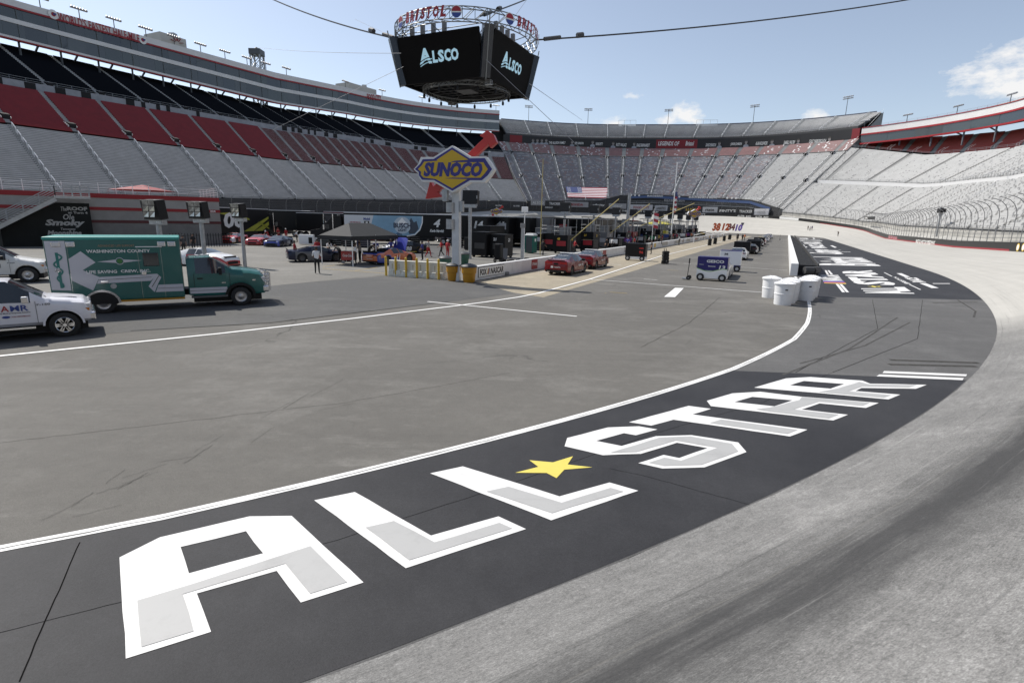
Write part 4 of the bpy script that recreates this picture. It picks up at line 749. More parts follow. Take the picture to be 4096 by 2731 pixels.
sur = suites(-60, 211.5, 60, D0, D1, [('red_beam', 0, .09, SRED, .5), ('window', .09, .55, None, 0), ('red_beam', .55, .64, SRED, .45), ('roof_fascia', .64, .985, SWH, .2), ('roof_edge', .985, 1.02, SRED, .4)], 3.2, 7.)
tag(sur, 'suite building with one glazed storey and red beams over the right stand')
s = 209.5
while s > -55:
    mb = MB(); z = C3(s) + (C4(s) - C3(s)) * .45; mb.beam(P(s, 60.9, z), P(s, 60.9, D0(s) + .2), .45, .45); mb.build('column', M('column_grey', (.16, .165, .18), .5, .3), sur); mb = MB(); mb.beam(P(s - 3, 69.6, C4(s) - .5), P(s - 3, 65, D0(s) + 1.5), .4); mb.build('rear_column', DSTEEL, sur); s -= 8.2
railing(sur, 60, 207, 60.6, D1, 1.1, 2.5)
a = hs(3990, 420, 63, 100, 212); rb = thing('roof_box', 'white roof box with red emblems on the right suites', 'building', group='roof boxes on the suites'); zt = a[1]; sweep('wall', MATS['roof_box_cream'], a[0] - 6, a[0] + 6, [(63, D1(170) - 1), (70, D1(170) - 1), (70, zt), (63, zt)], rb, 6)
# ---- stair-side end walls of the stands
for (s, o, label) in ((212.2, [(16, B0), (52, B1), (60, B2), (75, B5)], 0), (325.9, [(16, A0), (33, A1), (47, A2), (72, A4)], 0)):
    mb = MB(); pts = [(oo, z(s) + 1.2) for oo, z in o]; 
    for (o1, z1), (o2, z2) in zip(pts, pts[1:]): mb.beam(P(s, o1, z1), P(s, o2, z2), .1, .1)
    mb.build('end_rail', RAILM, gf)
    mb = MB(); mb.add([P(s, oo, z(s) - .1) for oo, z in o] + [P(s, oo, 0) for oo, z in o][::-1], [tuple(range(2 * len(o)))]); mb.build('end_wall', CONC, gf)
# ---------------------------------------------------------------- outer wall and catch fence
tw_ = thing('track_wall', 'black outer track wall with red stripe and white lettering', 'wall')
sweep('wall_face', M('wall_black', (.014, .014, .014), .45), -70, 590, [(13, lambda s: wallz(s) - .3), (13.6, lambda s: wallz(s) - .3), (13.6, lambda s: wallz(s) + 1.15), (13, lambda s: wallz(s) + 1.15)], tw_)
sweep('red_stripe', M('wall_red', (.30, .02, .03), .5), 25, 190, [(12.985, lambda s: wallz(s) + .02), (13.02, lambda s: wallz(s) + .02), (13.02, lambda s: wallz(s) + .24), (12.985, lambda s: wallz(s) + .24)], tw_)
def wtext(st, xy0, xy1, mat, h=.8, bold=.02, last=False): return ctext(tw_, st, mat, xy0, xy1, 13, h, bold, 0, -20, 600, last, off=-.22)
zR2 = lambda x, y: (3500 + x * .4464, 350 + y * .4464)
wtext('BRISTOL MOTOR SPEEDWAY', zR2(368, 1378), zR2(540, 1393), LWH, .75, .03)
for a, b in (((122, 1338), (140, 1341)), ((142, 1341), (160, 1344)), ((162, 1345), (180, 1348)), ((181, 1348), (199, 1351))): wtext('GO', zR2(*a), zR2(*b), M('wall_pink', (.6, .25, .28), .5), .7, .04)
for st, a, b in (('ALL STAR', z4(98, 1006), z4(152, 1008)), ('BUSCH', z4(166, 1010), z4(203, 1011)), ('ALL STAR', z4(238, 1013), z4(290, 1015)), ('BUSCH', z4(304, 1016), z4(340, 1017)), ('THE LAST GREAT COLOSSEUM', r3(250, 1264), r3(664, 1280)), ("PINTY'S PINTY'S", r3(975, 1296), r3(1200, 1304)), ('CHEVROLET', r4(940, 1226), r4(1030, 1228)), ('ALL STAR', r4(375, 1204), r4(450, 1206)), ('ALL STAR', r4(580, 1208), r4(650, 1210))): wtext(st, a, b, LWH, .75, .02, last=a[0] < 2110)
a, b = hs(*z4(427, 1025), 12.97, 100, 300), hs(*z4(576, 1038), 12.97, 100, 300); sweep('white_panel', LWH, min(a[0], b[0]), max(a[0], b[0]), [(12.97, lambda s: wallz(s) + .1), (13.01, lambda s: wallz(s) + .1), (13.01, lambda s: wallz(s) + 1.1), (12.97, lambda s: wallz(s) + 1.1)], tw_, 4)
for q in ((435, 1026, 495, 1031), (510, 1032, 570, 1037)): wtext('ALSCO', z4(q[0], q[1]), z4(q[2], q[3]), M('sign_green_grey', (.10, .18, .16), .5), .7, .03)
for x in (1282, 1330):
    a = hs(*zR2(x, 1432), 12.97, -20, 100); c = P(a[0], 12.97, a[1]); d = P(a[0], 12) - P(a[0], 13); mb = MB(); mb.cyl(c, c + d * .02, .48, n=20); mb.cyl(c + d * .02, c + d * .03, .36, n=20, mi=1); mb.build('round_logo', [LYW, LWH], tw_)
cf = thing('catch_fence', 'tall steel catch fence with curved posts along the outer track wall', 'fence'); pm = MB(); fp = [(0, 0, 0), (0, 0, 3.6), (-.12, 0, 4.3), (-.45, 0, 4.95), (-.95, 0, 5.45), (-1.6, 0, 5.75), (-2.1, 0, 5.85)]
pm.tube(fp, .045, 6); pm = pm.mesh('fence_post', M('fence_steel', (.24, .24, .245), .5, .4))
s = 3.
posts = []
while s < 560:
    o = link('fence_post', pm, cf); o.location = P(s, 13.75, wallz(s) + 1.0); o.rotation_euler = (0, 0, -hdg(s)); posts.append(s); s += 3.1 if s < 190 else 6.5
mb = MB()
for k, (x, _, z) in enumerate([(0, 0, .25 + .42 * i) for i in range(9)] + fp[2:]):
    for a, b in zip(posts, posts[1:]): mb.beam(P(a, 13.75 + x, wallz(a) + 1 + z), P(b, 13.75 + x, wallz(b) + 1 + z), .02, .02)
mb.build('cables', MATS['fence_steel'], cf)['kind'] = 'stuff'
fs = thing('fence_sign', 'small black sign with white letters hung on the right catch fence', 'sign'); a, b = hs(*z4(1097, 1024), 13.6, 20, 200), hs(*z4(1178, 1024), 13.6, 20, 200); p, q = P(a[0], 13.5, a[1]), P(b[0], 13.5, b[1]); mb = MB(); mb.beam(p, q, .08, 1.0); mb.build('panel', BLB, fs); text(fs, 'BUSCH', LWH, (p + q) / 2, q - p, (0, 0, 1), .55, (q - p).length * .8, .03, off=.06)
# light racks ------------------------------------------------------
def lamp_rack(label, base, hgt, rows, cols, rz, w=5., group='light racks on the stands'):
    r = thing('light_rack', label, 'floodlight', base, rz, group); mb = MB(); mb.cyl((0, 0, -2), (0, 0, hgt), .16, .12, 8); mb.build('pole', DSTEEL, r)
    mb = MB()
    for j in range(rows): mb.box(-w / 2, w / 2, -.08, .08, hgt - j * .9 - .08, hgt - j * .9 + .08)
    mb.build('crossbar', DSTEEL, r)
    global LAMP
    for j in range(rows):
        for i in range(cols): o = link('lamp_head', LAMP, r); o.location = (-w / 2 + w * (i + .5) / cols, -.25, hgt - j * .9 + .2)
    return r
mb = MB(); mb.rev([(.02, .45), (.2, .4), (.34, .1), (.38, -.1), (.02, -.12)], 10); LAMP = mb.mesh('lamp_head', [M('lamp_shell', (.45, .45, .46), .4, .6)], smooth=40); LAMP.transform(Matrix.Rotation(R2(-35), 4, 'X'))
for i, (x, nm) in enumerate(((170, 'leftmost'), (325, 'second from the left'), (462, 'third from the left'), (588, 'fourth from the left'), (700, 'fifth from the left'), (805, 'sixth from the left'), (902, 'left of the lattice tower'), (990, 'just left of the lattice tower'), (1065, 'just right of the lattice tower'), (1147, 'second right of the lattice tower'), (1383, 'beside the second roof box'), (1530, 'right of the food sign'), (1690, 'under the hanging screens'), (1985, 'at the right end'))):
    a = (hs(x, max(60, 20 + x * .21), 66.5, 310, 600, True) or (326, 0))[0]; lamp_rack('low floodlight rack on the left suite roof, %s' % nm, P(a, 67, STP(a)), 2.9, 1, 6, -hdg(a) + math.pi / 2 + math.pi, 4.6)
for i, (x, y, nm) in enumerate(((2115, 425, 'leftmost'), (2352, 437, 'second from the left'), (2672, 440, 'in front of the small cloud'), (3012, 423, 'second from the right'), (3377, 390, 'rightmost'))):
    a = hs(x, 480, 76, 205, 330)[0]; q = P(a, 76.5, B5(a)); r_ = math.hypot(q.x, q.y); d = pxdir(x, y); lamp_rack('tall floodlight pole behind the far stand, %s' % nm, q, H + r_ * d.z / math.hypot(d.x, d.y) - q.z, 2, 6, -hdg(a) + math.pi / 2, 5.2)
for x, nm in ((3460, 'leftmost'), (3630, 'second from the left'), (3830, 'third from the left'), (4040, 'rightmost, by the roof box')):
    a = hs(x, 490 - (x - 3460) * .14, 62, 60, 212)[0]; lamp_rack('slanted floodlight rack on the right suite roof, %s' % nm, P(a, 62, D1(a)), 3.2, 1, 6, -hdg(a) + math.pi / 2, 4.6)
for x, st in ((487, 'left'), (1222, 'right')):
    a = hs(*r3({487: 210, 1222: 1098}[x], 298), 75, 205, 330); b = hs(*r3({487: 408, 1222: 1338}[x], 298), 75, 205, 330); p, q = P(a[0], 74.6, a[1] - .3), P(b[0], 74.6, b[1] - .3); r = thing('top_sign', 'white sign with black letters on top of the far stand, the %s one' % st, 'sign', group='signs on top of the far stand'); mb = MB(); mb.beam(p, q, .2, 2.0); mb.build('panel', LWH, r); text(r, 'BUSCHHHHH', LBK, (p + q) / 2, q - p, (0, 0, 1), 1.1, (q - p).length * .62, .03, off=.12)
    mb = MB(); 
    for t in (0, .33, .67, 1): c = p.lerp(q, t); mb.beam(c, c + V(0, 0, 3.6), .1)
    mb.beam(p + V(0, 0, 3.6), q + V(0, 0, 3.6), .12); mb.build('frame', STEEL, r)

a = hs(3765, 845, 15., 20, 120); r = thing('fence_light', 'dark twin floodlight fixture on a post above the right catch fence', 'floodlight', P(a[0], 15., 0), -hdg(a[0])); zt_ = a[1]; mb = MB(); mb.cyl((0, 0, wallz(a[0])), (0, 0, zt_), .18, n=10); mb.build('post', STEEL, r)
for y in (-1.0, 1.0): mb = MB(); mb.box(-.4, .4, y - .75, y + .75, zt_ - .3, zt_ + .5); mb.build('lamp_box', BLK, r, bevel=.05)
mb = MB(); mb.box(-.3, .3, -.25, .25, zt_ - .9, zt_ + .7); mb.build('mount', STEEL, r)
# ---------------------------------------------------------------- vehicles (local frame: x forward, y left, z up)
WH = {}
def wheel(parent, x, y, r, w, style='steel'):
    k = (r, w, style)
    if k not in WH:
        t = MB(); t.rev([(r * .60, -w / 2), (r * .88, -w / 2), (r * .975, -w * .43), (r, -w * .28), (r, w * .28), (r * .975, w * .43), (r * .88, w / 2), (r * .60, w / 2)], 26, ax='y')
        m = MB(); R = r * .62
        if style == 'chrome6':
            m.rev([(R, w * .5), (R * .94, w * .40), (R * .9, -w * .1), (.02, -w * .1)], 24, ax='y', mi=1); m.rev([(R * 1.0, w * .50), (R * .97, w * .52), (R * .90, w * .45)], 24, ax='y')
            for i in range(6):
                a = i * math.pi / 3
                for da in (-.13, .13): m.beam((.05 * math.cos(a), w * .42, .05 * math.sin(a)), (R * .95 * math.cos(a + da), w * .42, R * .95 * math.sin(a + da)), .055, .06)
            m.cyl((0, w * .3, 0), (0, w * .5, 0), r * .12, n=12)
        elif style == 'race':
            m.rev([(R, w * .5), (R * .95, w * .36), (R * .7, w * .30), (R * .25, w * .26), (.02, w * .26)], 22, ax='y'); 
            for i in range(8): a = i * math.pi / 4; m.cyl((R * .62 * math.cos(a), w * .27, R * .62 * math.sin(a)), (R * .62 * math.cos(a), w * .325, R * .62 * math.sin(a)), R * .11, n=8, mi=1)
        elif style == 'alloy':
            m.rev([(R, w * .5), (R * .94, w * .40), (R * .9, w * .05), (.02, w * .05)], 22, ax='y', mi=1)
            for i in range(10): a = i * math.pi / 5; m.beam((0, w * .36, 0), (R * .96 * math.cos(a), w * .42, R * .96 * math.sin(a)), .035, .04)
        else:
            m.rev([(R, w * .5), (R * .96, w * .46), (R * .9, w * .2), (R * .62, w * .12), (R * .40, w * .18), (R * .38, w * .36), (R * .2, w * .42), (.01, w * .42)], 24, ax='y')
            for i in range(8): a = i * math.pi / 4; m.cyl((R * .55 * math.cos(a), w * .12, R * .55 * math.sin(a)), (R * .55 * math.cos(a), w * .24, R * .55 * math.sin(a)), R * .06, n=6)
        rm = {'chrome6': [CHR, BLK], 'race': [M('race_rim_grey', (.09, .09, .095), .4, .5), BLK], 'alloy': [M('dark_alloy', (.06, .06, .065), .3, .7), BLK]}.get(style, [M('steel_rim', (.42, .42, .43), .3, .85), BLK])
        WH[k] = (t.mesh('wheel', RUB, smooth=35), m.mesh('rim', rm, smooth=35))
    a = link('wheel', WH[k][0], parent); a.location = (x, y, r)
    if y < 0: a.rotation_euler = (0, 0, math.pi)
    link('rim', WH[k][1], a); return a
def carbody(root, st, glass, wx, wr, mats, paintf=None, ar=None, crown=.025, gmat=None):
    """st: stations (x, bottom, shoulder, top, half width sill, half width belt, half width top)"""
    ar = ar or wr * 1.16; xs = set(s[0] for s in st)
    for a, b in list(glass.get('front', [])) + list(glass.get('rear', [])) + list(glass.get('side', [])): xs |= {a, b}
    for x in wx:
        for k in range(-7, 8): xs.add(x + ar * math.sin(k * math.pi / 14))
    x = st[0][0]
    while x < st[-1][0]: xs.add(x); x += .3
    xs = sorted(xs); xs = [x for i, x in enumerate(xs) if i == 0 or x - xs[i - 1] > .004]
    def ip(x):
        for p, q in zip(st, st[1:]):
            if x <= q[0] + 1e-6:
                t = max(0, (x - p[0]) / (q[0] - p[0])); return [p[k] + (q[k] - p[k]) * t for k in range(1, 7)]
        return list(st[-1][1:])
    rings = []
    for x in xs:
        zb, zs, zr, ws, wb, wt = ip(x)
        for w in wx:
            if abs(x - w) < ar: zb = max(zb, min(zs - .06, wr + math.sqrt(max(0, ar * ar - (x - w) ** 2))))
        h = [(x, ws * .97, zb), (x, ws, zb + .12 * (zs - zb)), (x, ws * .995, zb + .6 * (zs - zb)), (x, wb, zs), (x, wt, zr), (x, wt * .55, zr + crown), (x, 0, zr + crown * 1.25)]
        rings.append(h + [(a, -b, c) for a, b, c in h[-2::-1]])
    n = 13; parts = {'body': MB(), 'windshield': MB(), 'rear_window': MB()}; sides = {}
    for b in ('body', 'windshield', 'rear_window'): parts[b].v = [p for r in rings for p in r]
    inr = lambda key, xm: next((i for i, (a, b) in enumerate(glass.get(key, [])) if a < xm < b), None)
    for i in range(len(xs) - 1):
        xm = (xs[i] + xs[i + 1]) / 2
        for k in range(n - 1):
            f = (i * n + k, i * n + k + 1, i * n + n + k + 1, i * n + n + k); c = k if k < 6 else 11 - k; tgt = 'body'
            if c in (4, 5) and inr('front', xm) is not None: tgt = 'windshield'
            elif c in (4, 5) and inr('rear', xm) is not None: tgt = 'rear_window'
            elif c == 3 and inr('side', xm) is not None:
                key = (inr('side', xm), k < 6)
                if key not in sides: sides[key] = MB(); sides[key].v = parts['body'].v
                sides[key].f.append(f); sides[key].m.append(0); continue
            parts[tgt].f.append(f); parts[tgt].m.append(paintf(xm, c, k < 6) if (paintf and tgt == 'body') else 0)
    B = parts['body']; B.f.append(tuple(range(n))[::-1]); B.m.append(0); L = (len(rings) - 1) * n; B.f.append(tuple(L + k for k in range(n))); B.m.append(0)
    def clean(mb):
        us = sorted(set(i for f in mb.f for i in f)); mp = {a: b for b, a in enumerate(us)}; o = MB(); o.v = [mb.v[i] for i in us]; o.f = [tuple(mp[i] for i in f) for f in mb.f]; o.m = mb.m; return o
    body = clean(B).build('body', mats, root, smooth=38)
    bm = bmesh.new(); bm.from_mesh(body.data); bmesh.ops.recalc_face_normals(bm, faces=bm.faces); bm.to_mesh(body.data); bm.free()
    for k in ('windshield', 'rear_window'):
        if parts[k].f: clean(parts[k]).build(k, gmat or GLASS, root, smooth=30)
    for s in sides.values(): clean(s).build('side_window', gmat or GLASS, root, smooth=30)
    u = MB(); w = min(s[4] for s in st) - .2; u.box(st[0][0] + .15, st[-1][0] - .15, -w, w, .2, min(st[len(st) // 2][2], .8)); u.build('underbody', BLK, root)
    return body
def at_ground(p, q, side=0., off=0.): d = (q - p); return math.atan2(d.y, d.x)
def mirror(root, x, y, z, mat): 
    for s in (-1, 1): mb = MB(); mb.box(x - .06, x + .1, s * y - .12, s * y + .12, z - .07, z + .08); mb.build('door_mirror', mat, root, bevel=.02)
CARBLK = M('car_black', (.007, .007, .008), .3, spec=.35); CARWH = paint('car_white', (.70, .70, .70)); CARBL = paint('car_blue', (.03, .05, .28)); CARNV = paint('car_navy', (.009, .012, .034)); CARRD = paint('car_red', (.40, .018, .018)); CAROR = paint('car_orange', (.50, .10, .015)); CARYL = paint('car_yellow', (.60, .42, .03)); CARGY = paint('car_grey', (.12, .12, .125))
RST = [(-2.52, .34, .74, .84, .80, .78, .70), (-2.46, .24, .86, .96, .93, .90, .82), (-2.2, .2, .88, .985, .97, .93, .82), (-1.72, .17, .89, 1.0, .99, .95, .80), (-.72, .15, .90, 1.27, .99, .94, .60), (-.2, .15, .90, 1.30, .99, .93, .62), (.2, .15, .90, 1.285, .99, .93, .62), (1.12, .15, .87, .985, .99, .94, .78), (1.9, .14, .80, .88, .99, .93, .74), (2.3, .12, .70, .77, .96, .90, .68), (2.5, .11, .52, .58, .86, .80, .58), (2.56, .14, .44, .48, .78, .72, .5)]
def race_car(label, loc, rz, mats, paintf=None, num=None, numc=None, words=(), nose=None, hood_up=None, rearwords=(), group='stock cars', name='race_car', numh=.46):
    r = thing(name, label, 'race car', loc, rz, group)
    carbody(r, RST, {'front': [(.24, 1.08)], 'rear': [(-1.66, -.76)], 'side': [(-.62, .1), (.16, .72)]}, (-1.40, 1.40), .355, mats, paintf)
    for x in (-1.40, 1.40):
        for y in (-.83, .83): wheel(r, x, y, .355, .28, 'race')
    mb = MB(); mb.prism([(-.80, 0), (.80, 0), (.76, .16), (-.76, .16)], (-2.44, 0, .985), (0, -1, 0), (-.35, 0, .94), .02); mb.build('spoiler', BLK, r)
    for y in (-.62, .62):
        mb = MB(); mb.box(-2.53, -2.5, y - .24, y + .24, .74, .84); mb.build('tail_light', M('tail_decal', (.10, .012, .012), .3), r)
        mb = MB(); mb.prism([(-.2, -.04), (.2, -.07), (.18, .05), (-.16, .08)], (2.42, y, .63), (.25, math.copysign(-1, y), 0) if y > 0 else (-.25, 1, 0), (-.3, 0, .95), .02); mb.build('headlight', M('headlight_decal', (.6, .6, .6), .2), r)
    mb = MB(); mb.box(2.5, 2.585, -.5, .5, .24, .42); mb.build('grille', BLK, r)
    mb = MB(); mb.box(2.3, 2.62, -.88, .88, .07, .12); mb.build('splitter', BLK, r)
    for y in (-.55, .55):
        mb = MB(); mb.beam((-1.62, y * .8, 1.035), (-.80, y * .62, 1.275), .03, .03); mb.build('window_brace', BLK, r)
    if num:
        for s in (-1, 1): text(r, num, numc, (-.12, s * .995, .54), (-s, 0, 0), (0, 0, 1), numh, None, .03, .2, 'door_number', .012)
        text(r, num, numc, (-.25, 0, 1.335), (0, 1, 0), (-1, 0, 0), .6, None, .03, .2, 'roof_number', .004)
    for st, m, x, z, h in words:
        for s in (-1, 1): text(r, st, m, (x, s * .995, z), (-s, 0, 0), (0, 0, 1), h, None, .02, .1, 'lettering', .012)
    for st, m, y, z, h in rearwords: text(r, st, m, (-2.525, y, z), (0, -1, 0), (0, 0, 1), h, None, .03, 0, 'lettering', .012)
    if hood_up:
        mb = MB(); mb.prism([(-.72, 0), (.72, 0), (.66, 1.15), (.4, 1.28), (-.4, 1.28), (-.66, 1.15)], (1.16, 0, 1.0), (0, -1, 0), (.42, 0, .9), .04); h = mb.build('raised_hood', hood_up[0], r)
        text(h, hood_up[1], LWH, (1.6, 0, 1.85), (0, -1, 0), (.42, 0, .9), .22, 1.1, .03, name='lettering', off=.05); e = MB(); e.cyl((1.42, 0, 1.5), (1.40, 0, 1.51), .30, n=20); e.cyl((1.40, 0, 1.51), (1.38, 0, 1.52), .2, n=16, mi=1); e.build('round_emblem', [LWH, LRED], h)
        mb = MB(); mb.box(1.2, 2.2, -.6, .6, .6, .8); mb.build('engine', DSTEEL, r)
    return r
LN = LWH
# --- ambulance
TEAL = M('ambulance_teal', (.006, .10, .088), .3, coat=.4); AWH = M('ambulance_white', (.50, .50, .54), .4, coat=.3); AMB = M('amber_trim', (.42, .20, .01), .4); LAMPG = M('warning_lens', (.55, .55, .55), .15, spec=.8)
am = thing('ambulance', 'teal and white ambulance parked behind the white pickup', 'ambulance', (-16.47, 21.37, 0), math.atan2(.52, .854))
mb = MB(); mb.box(-1.5, 2.73, -1.2, 1.2, .5, 2.9); mod = mb.build('module_body', TEAL, am, bevel=.05)
mb = MB(); mb.box(-1.52, 2.74, -1.215, 1.215, 2.82, 2.93); mb.build('roof_edge', M('ambulance_teal_roof', (.02, .24, .21), .35), am, bevel=.03)
YS = -1.2
def amp(name, poly, mat, pr=.006, parent=mod): mb = MB(); mb.prism(poly, (0, YS - pr + .004, 0), (1, 0, 0), (0, 0, 1), .004); mb.f = mb.f; return mb.build(name, mat, parent)
amp('corner_panel', [(-1.46, 1.0), (-.90, .95), (-.87, 2.78), (-1.46, 2.78)], AWH, .006)
amp('white_chevron', [(-.84, 1.65), (-.84, 2.12), (-.45, 2.40), (-.05, 1.98), (-.47, 1.70), (0.0, 1.42), (-.25, .92), (-.84, 1.32)], AWH, .006)
amp('white_stripe', [(0.0, 1.42), (1.58, 1.48), (1.86, 1.49), (1.98, 1.34), (1.85, 1.1), (1.70, .76), (1.52, 1.0), (1.72, 1.32), (1.62, 1.22), (-.1, 1.17)], AWH, .006); amp('white_stripe', [(1.86, 1.05), (2.70, 1.05), (2.70, .76), (1.74, .76)], AWH, .006)
DKL = M('dark_pinstripe', (.05, .05, .03), .5); amp('pinstripe', [(-.05, 1.30), (1.66, 1.36), (1.66, 1.375), (-.05, 1.315)], DKL, .010); amp('pinstripe', [(1.82, .9), (2.70, .9), (2.70, .915), (1.83, .915)], DKL, .010); amp('pinstripe', [(1.62, .98), (1.90, 1.42), (1.92, 1.41), (1.64, .965)], DKL, .010)
for x0, x1 in ((1.30, 1.305), (2.06, 2.065)): amp('door_seam', [(x0, .55), (x1, .55), (x1, 2.55), (x0, 2.55)], CHR, .012)
amp('door_seam', [(1.25, 2.54), (2.12, 2.54), (2.12, 2.57), (1.25, 2.57)], PURE, .012); amp('door_seam', [(-.86, .9), (-.855, .9), (-.82, 2.78), (-.825, 2.78)], CHR, .012)
mb = MB(); mb.box(1.45, 1.97, -1.225, -1.19, 1.80, 2.32); w_ = mb.build('side_window', GLASS, am, bevel=.06)
for c, st, w, h, m_ in (((.72, 2.395), 'WASHINGTON COUNTY', 2.0, .12, LWH), ((.10, 1.62), 'LIFE SAVING', .94, .12, LWH), ((1.17, 1.615), 'CREW, INC.', .96, .13, LWH), ((.66, 2.60), 'ADVANCED LIFE SUPPORT', 1.15, .085, M('sign_tan', (.22, .16, .10), .5))): text(am, st, m_, (c[0], YS, c[1]), (1, 0, 0), (0, 0, 1), h, w, .025, off=.012)
amp('emblem_wing', [(0.0, 2.0), (.55, 2.07), (.85, 2.07), (1.42, 2.03), (.85, 1.96), (.55, 1.95)], AWH, .007)
mb = MB(); mb.cyl((.70, -1.2, 2.015), (.70, -1.212, 2.015), .135, n=24); mb.cyl((.70, -1.212, 2.015), (.70, -1.216, 2.015), .115, n=24, mi=1); mb.cyl((.70, -1.216, 2.015), (.70, -1.219, 2.015), .085, n=20, mi=2); mb.build('round_emblem', [AWH, TEAL, M('emblem_green', (.04, .16, .03), .5)], mod)
mb = MB(); TS = M('serpent_teal', (.015, .16, .14), .4)          # rod and serpent on the corner panel
mb.beam((-1.16, -1.21, 1.05), (-1.16, -1.21, 2.36), .085, .008, up=(0, 1, 0)); pts = [(-1.16 + .15 * math.sin(k * .62) * (1 - k / 40), -1.216, 2.32 - k * .052) for k in range(25)]
for a, b in zip(pts, pts[1:]): mb.beam(a, b, .055, .006, up=(0, 1, 0))
mb.build('rod_emblem', TS, mod)
for x, z in ((-1.15, 2.66), (-.72, 2.66), (2.12, 2.66), (2.46, 2.66)):
    mb = MB(); mb.box(x - .14, x + .14, -1.24, -1.19, z - .10, z + .10); l_ = mb.build('warning_lamp', CHR, am, bevel=.03); mb = MB(); mb.box(x - .105, x + .105, -1.252, -1.235, z - .07, z + .07); mb.build('lens', LAMPG, l_, bevel=.01)
for x, z in ((-1.2, 1.72), (1.43, 1.53)): mb = MB(); mb.cyl((x, -1.19, z), (x, -1.235, z), .085, n=16); mb.build('door_latch', CHR, am, bevel=.01)
mb = MB(); mb.box(.02, .26, -1.235, -1.19, 1.20, 1.29); mb.build('marker_light', CHR, am, bevel=.015)
mb = MB(); mb.cyl((.40, -1.19, 1.06), (.40, -1.215, 1.06), .10, n=16); mb.build('fuel_cap', STEEL, am)
mb = MB(); mb.box(.52, 2.72, -1.222, -1.18, .43, .505); mb.build('amber_sill', AMB, am)
mb = MB(); arc = [(.58 * math.cos(a), .40 + .53 * math.sin(a)) for a in [math.pi * k / 14 for k in range(15)]]; arc2 = [(.50 * math.cos(a), .40 + .45 * math.sin(a)) for a in [math.pi * k / 14 for k in range(15)]]
mb.prism(arc + arc2[::-1], (0, -1.20, 0), (1, 0, 0), (0, 0, 1), .03); mb.build('wheel_arch_trim', M('polished_trim', (.6, .6, .62), .2, .9), am)
mb = MB(); mb.prism([(.5 * math.cos(a), .5 * math.sin(a)) for a in [math.pi * k / 10 for k in range(11)]], (0, -1.199, .40), (1, 0, 0), (0, 0, 1), .008); mb.box(-.5, .5, -1.206, -1.199, .38, .5); mb.build('wheel_well', BLK, am)
for y in (-1.07, 1.07): wheel(am, 0, y, .40, .26); wheel(am, 0, y * .74, .40, .24)
for y in (-.96, .96): wheel(am, 4.8, y, .40, .27)
mb = MB(); mb.box(-1.45, 5.4, -.45, .45, .5, .75); mb.box(-1.4, 2.6, -1.1, 1.1, .46, .55); mb.build('chassis', BLK, am)
cab = link('cab', None, am); 
CST = [(2.88, .55, 1.40, 2.0, .98, .96, .78), (3.0, .52, 1.42, 2.07, .99, .97, .80), (3.75, .5, 1.42, 2.08, .99, .97, .80), (4.55, .5, 1.42, 1.56, .99, .96, .84), (5.2, .5, 1.38, 1.50, .99, .95, .80), (5.62, .5, 1.30, 1.42, .99, .93, .74), (5.76, .5, 1.18, 1.28, .96, .9, .7), (5.8, .55, 1.0, 1.05, .93, .88, .68)]
cmats = [TEAL, AWH]
carbody(cab, CST, {'front': [(3.78, 4.50)], 'side': [(3.18, 4.28)]}, (4.8,), .40, cmats, None, ar=.53)
mb = MB(); mb.prism([(2.92, .60), (4.30, .60), (4.30, .84), (2.92, .84)], (0, -.995, 0), (1, 0, 0), (0, 0, 1), .006); mb.prism([(2.92, .715), (4.30, .715), (4.30, .73), (2.92, .73)], (0, -1.002, 0), (1, 0, 0), (0, 0, 1), .003, 1); mb.build('cab_stripe', [AWH, DKL], am)
for x0 in (3.10, 4.42): mb = MB(); mb.box(x0, x0 + .012, -1.0, -.99, .6, 1.42); mb.build('door_seam', BLK, am)
mb = MB(); mb.box(3.22, 3.42, -1.02, -.985, 1.20, 1.25); mb.build('door_handle', BLK, am)
mb = MB(); mb.prism([(4.8 + .6 * math.cos(a), .42 + .58 * math.sin(a)) for a in [math.pi * k / 12 for k in range(13)]] + [(4.8 + .5 * math.cos(a), .42 + .46 * math.sin(a)) for a in [math.pi * k / 12 for k in range(13)]][::-1], (0, -.985, 0), (1, 0, 0), (0, 0, 1), .06); mb.build('fender_flare', BLK, am)
mb = MB(); mb.box(2.95, 4.3, -1.06, -.85, .42, .5); mb.build('running_board', DSTEEL, am)
mb = MB(); mb.box(5.70, 5.96, -.98, .98, .55, .82); mb.build('front_bumper', CHR, am, bevel=.05)
mb = MB(); mb.box(5.76, 5.83, -.66, .66, .85, 1.30); mb.build('grille', CHR, am, bevel=.03)
for y in (-.80, .80): mb = MB(); mb.box(5.60, 5.80, y - .14, y + .165, .98, 1.22); mb.build('headlight', LAMPG, am, bevel=.03)
mb = MB()
for z in (.85, 1.0, 1.15, 1.30): mb.tube([(5.75, -.95, z), (5.98, -.85, z), (6.02, 0, z), (5.98, .85, z), (5.75, .95, z)], .022)
for y in (-.85, -.4, .4, .85): mb.tube([(6.0, y, .6), (6.02, y, 1.38)], .03)
mb.build('grille_guard', CHR, am)
mb = MB(); mb.box(4.02, 4.14, -1.30, -1.08, 1.38, 1.68); mb.beam((4.1, -1.1, 1.5), (4.15, -.95, 1.48), .05); mb.build('door_mirror', BLK, am, bevel=.02)
mb = MB(); mb.box(5.30, 5.42, -1.0, -.985, 1.06, 1.12); mb.build('side_marker', CHR, am); text(am, '4500', CHR, (4.28 - .1, -.99, 1.02), (1, 0, 0), (0, 0, 1), .05, .16, .03, off=.012)
for x in (3.3, 3.5, 3.7): mb = MB(); mb.rev([(.10, 0), (.09, .06), (.02, .08)], 10, (x, -.3 + (x - 3.3), 2.09)); mb.build('roof_light', LAMPG, am)
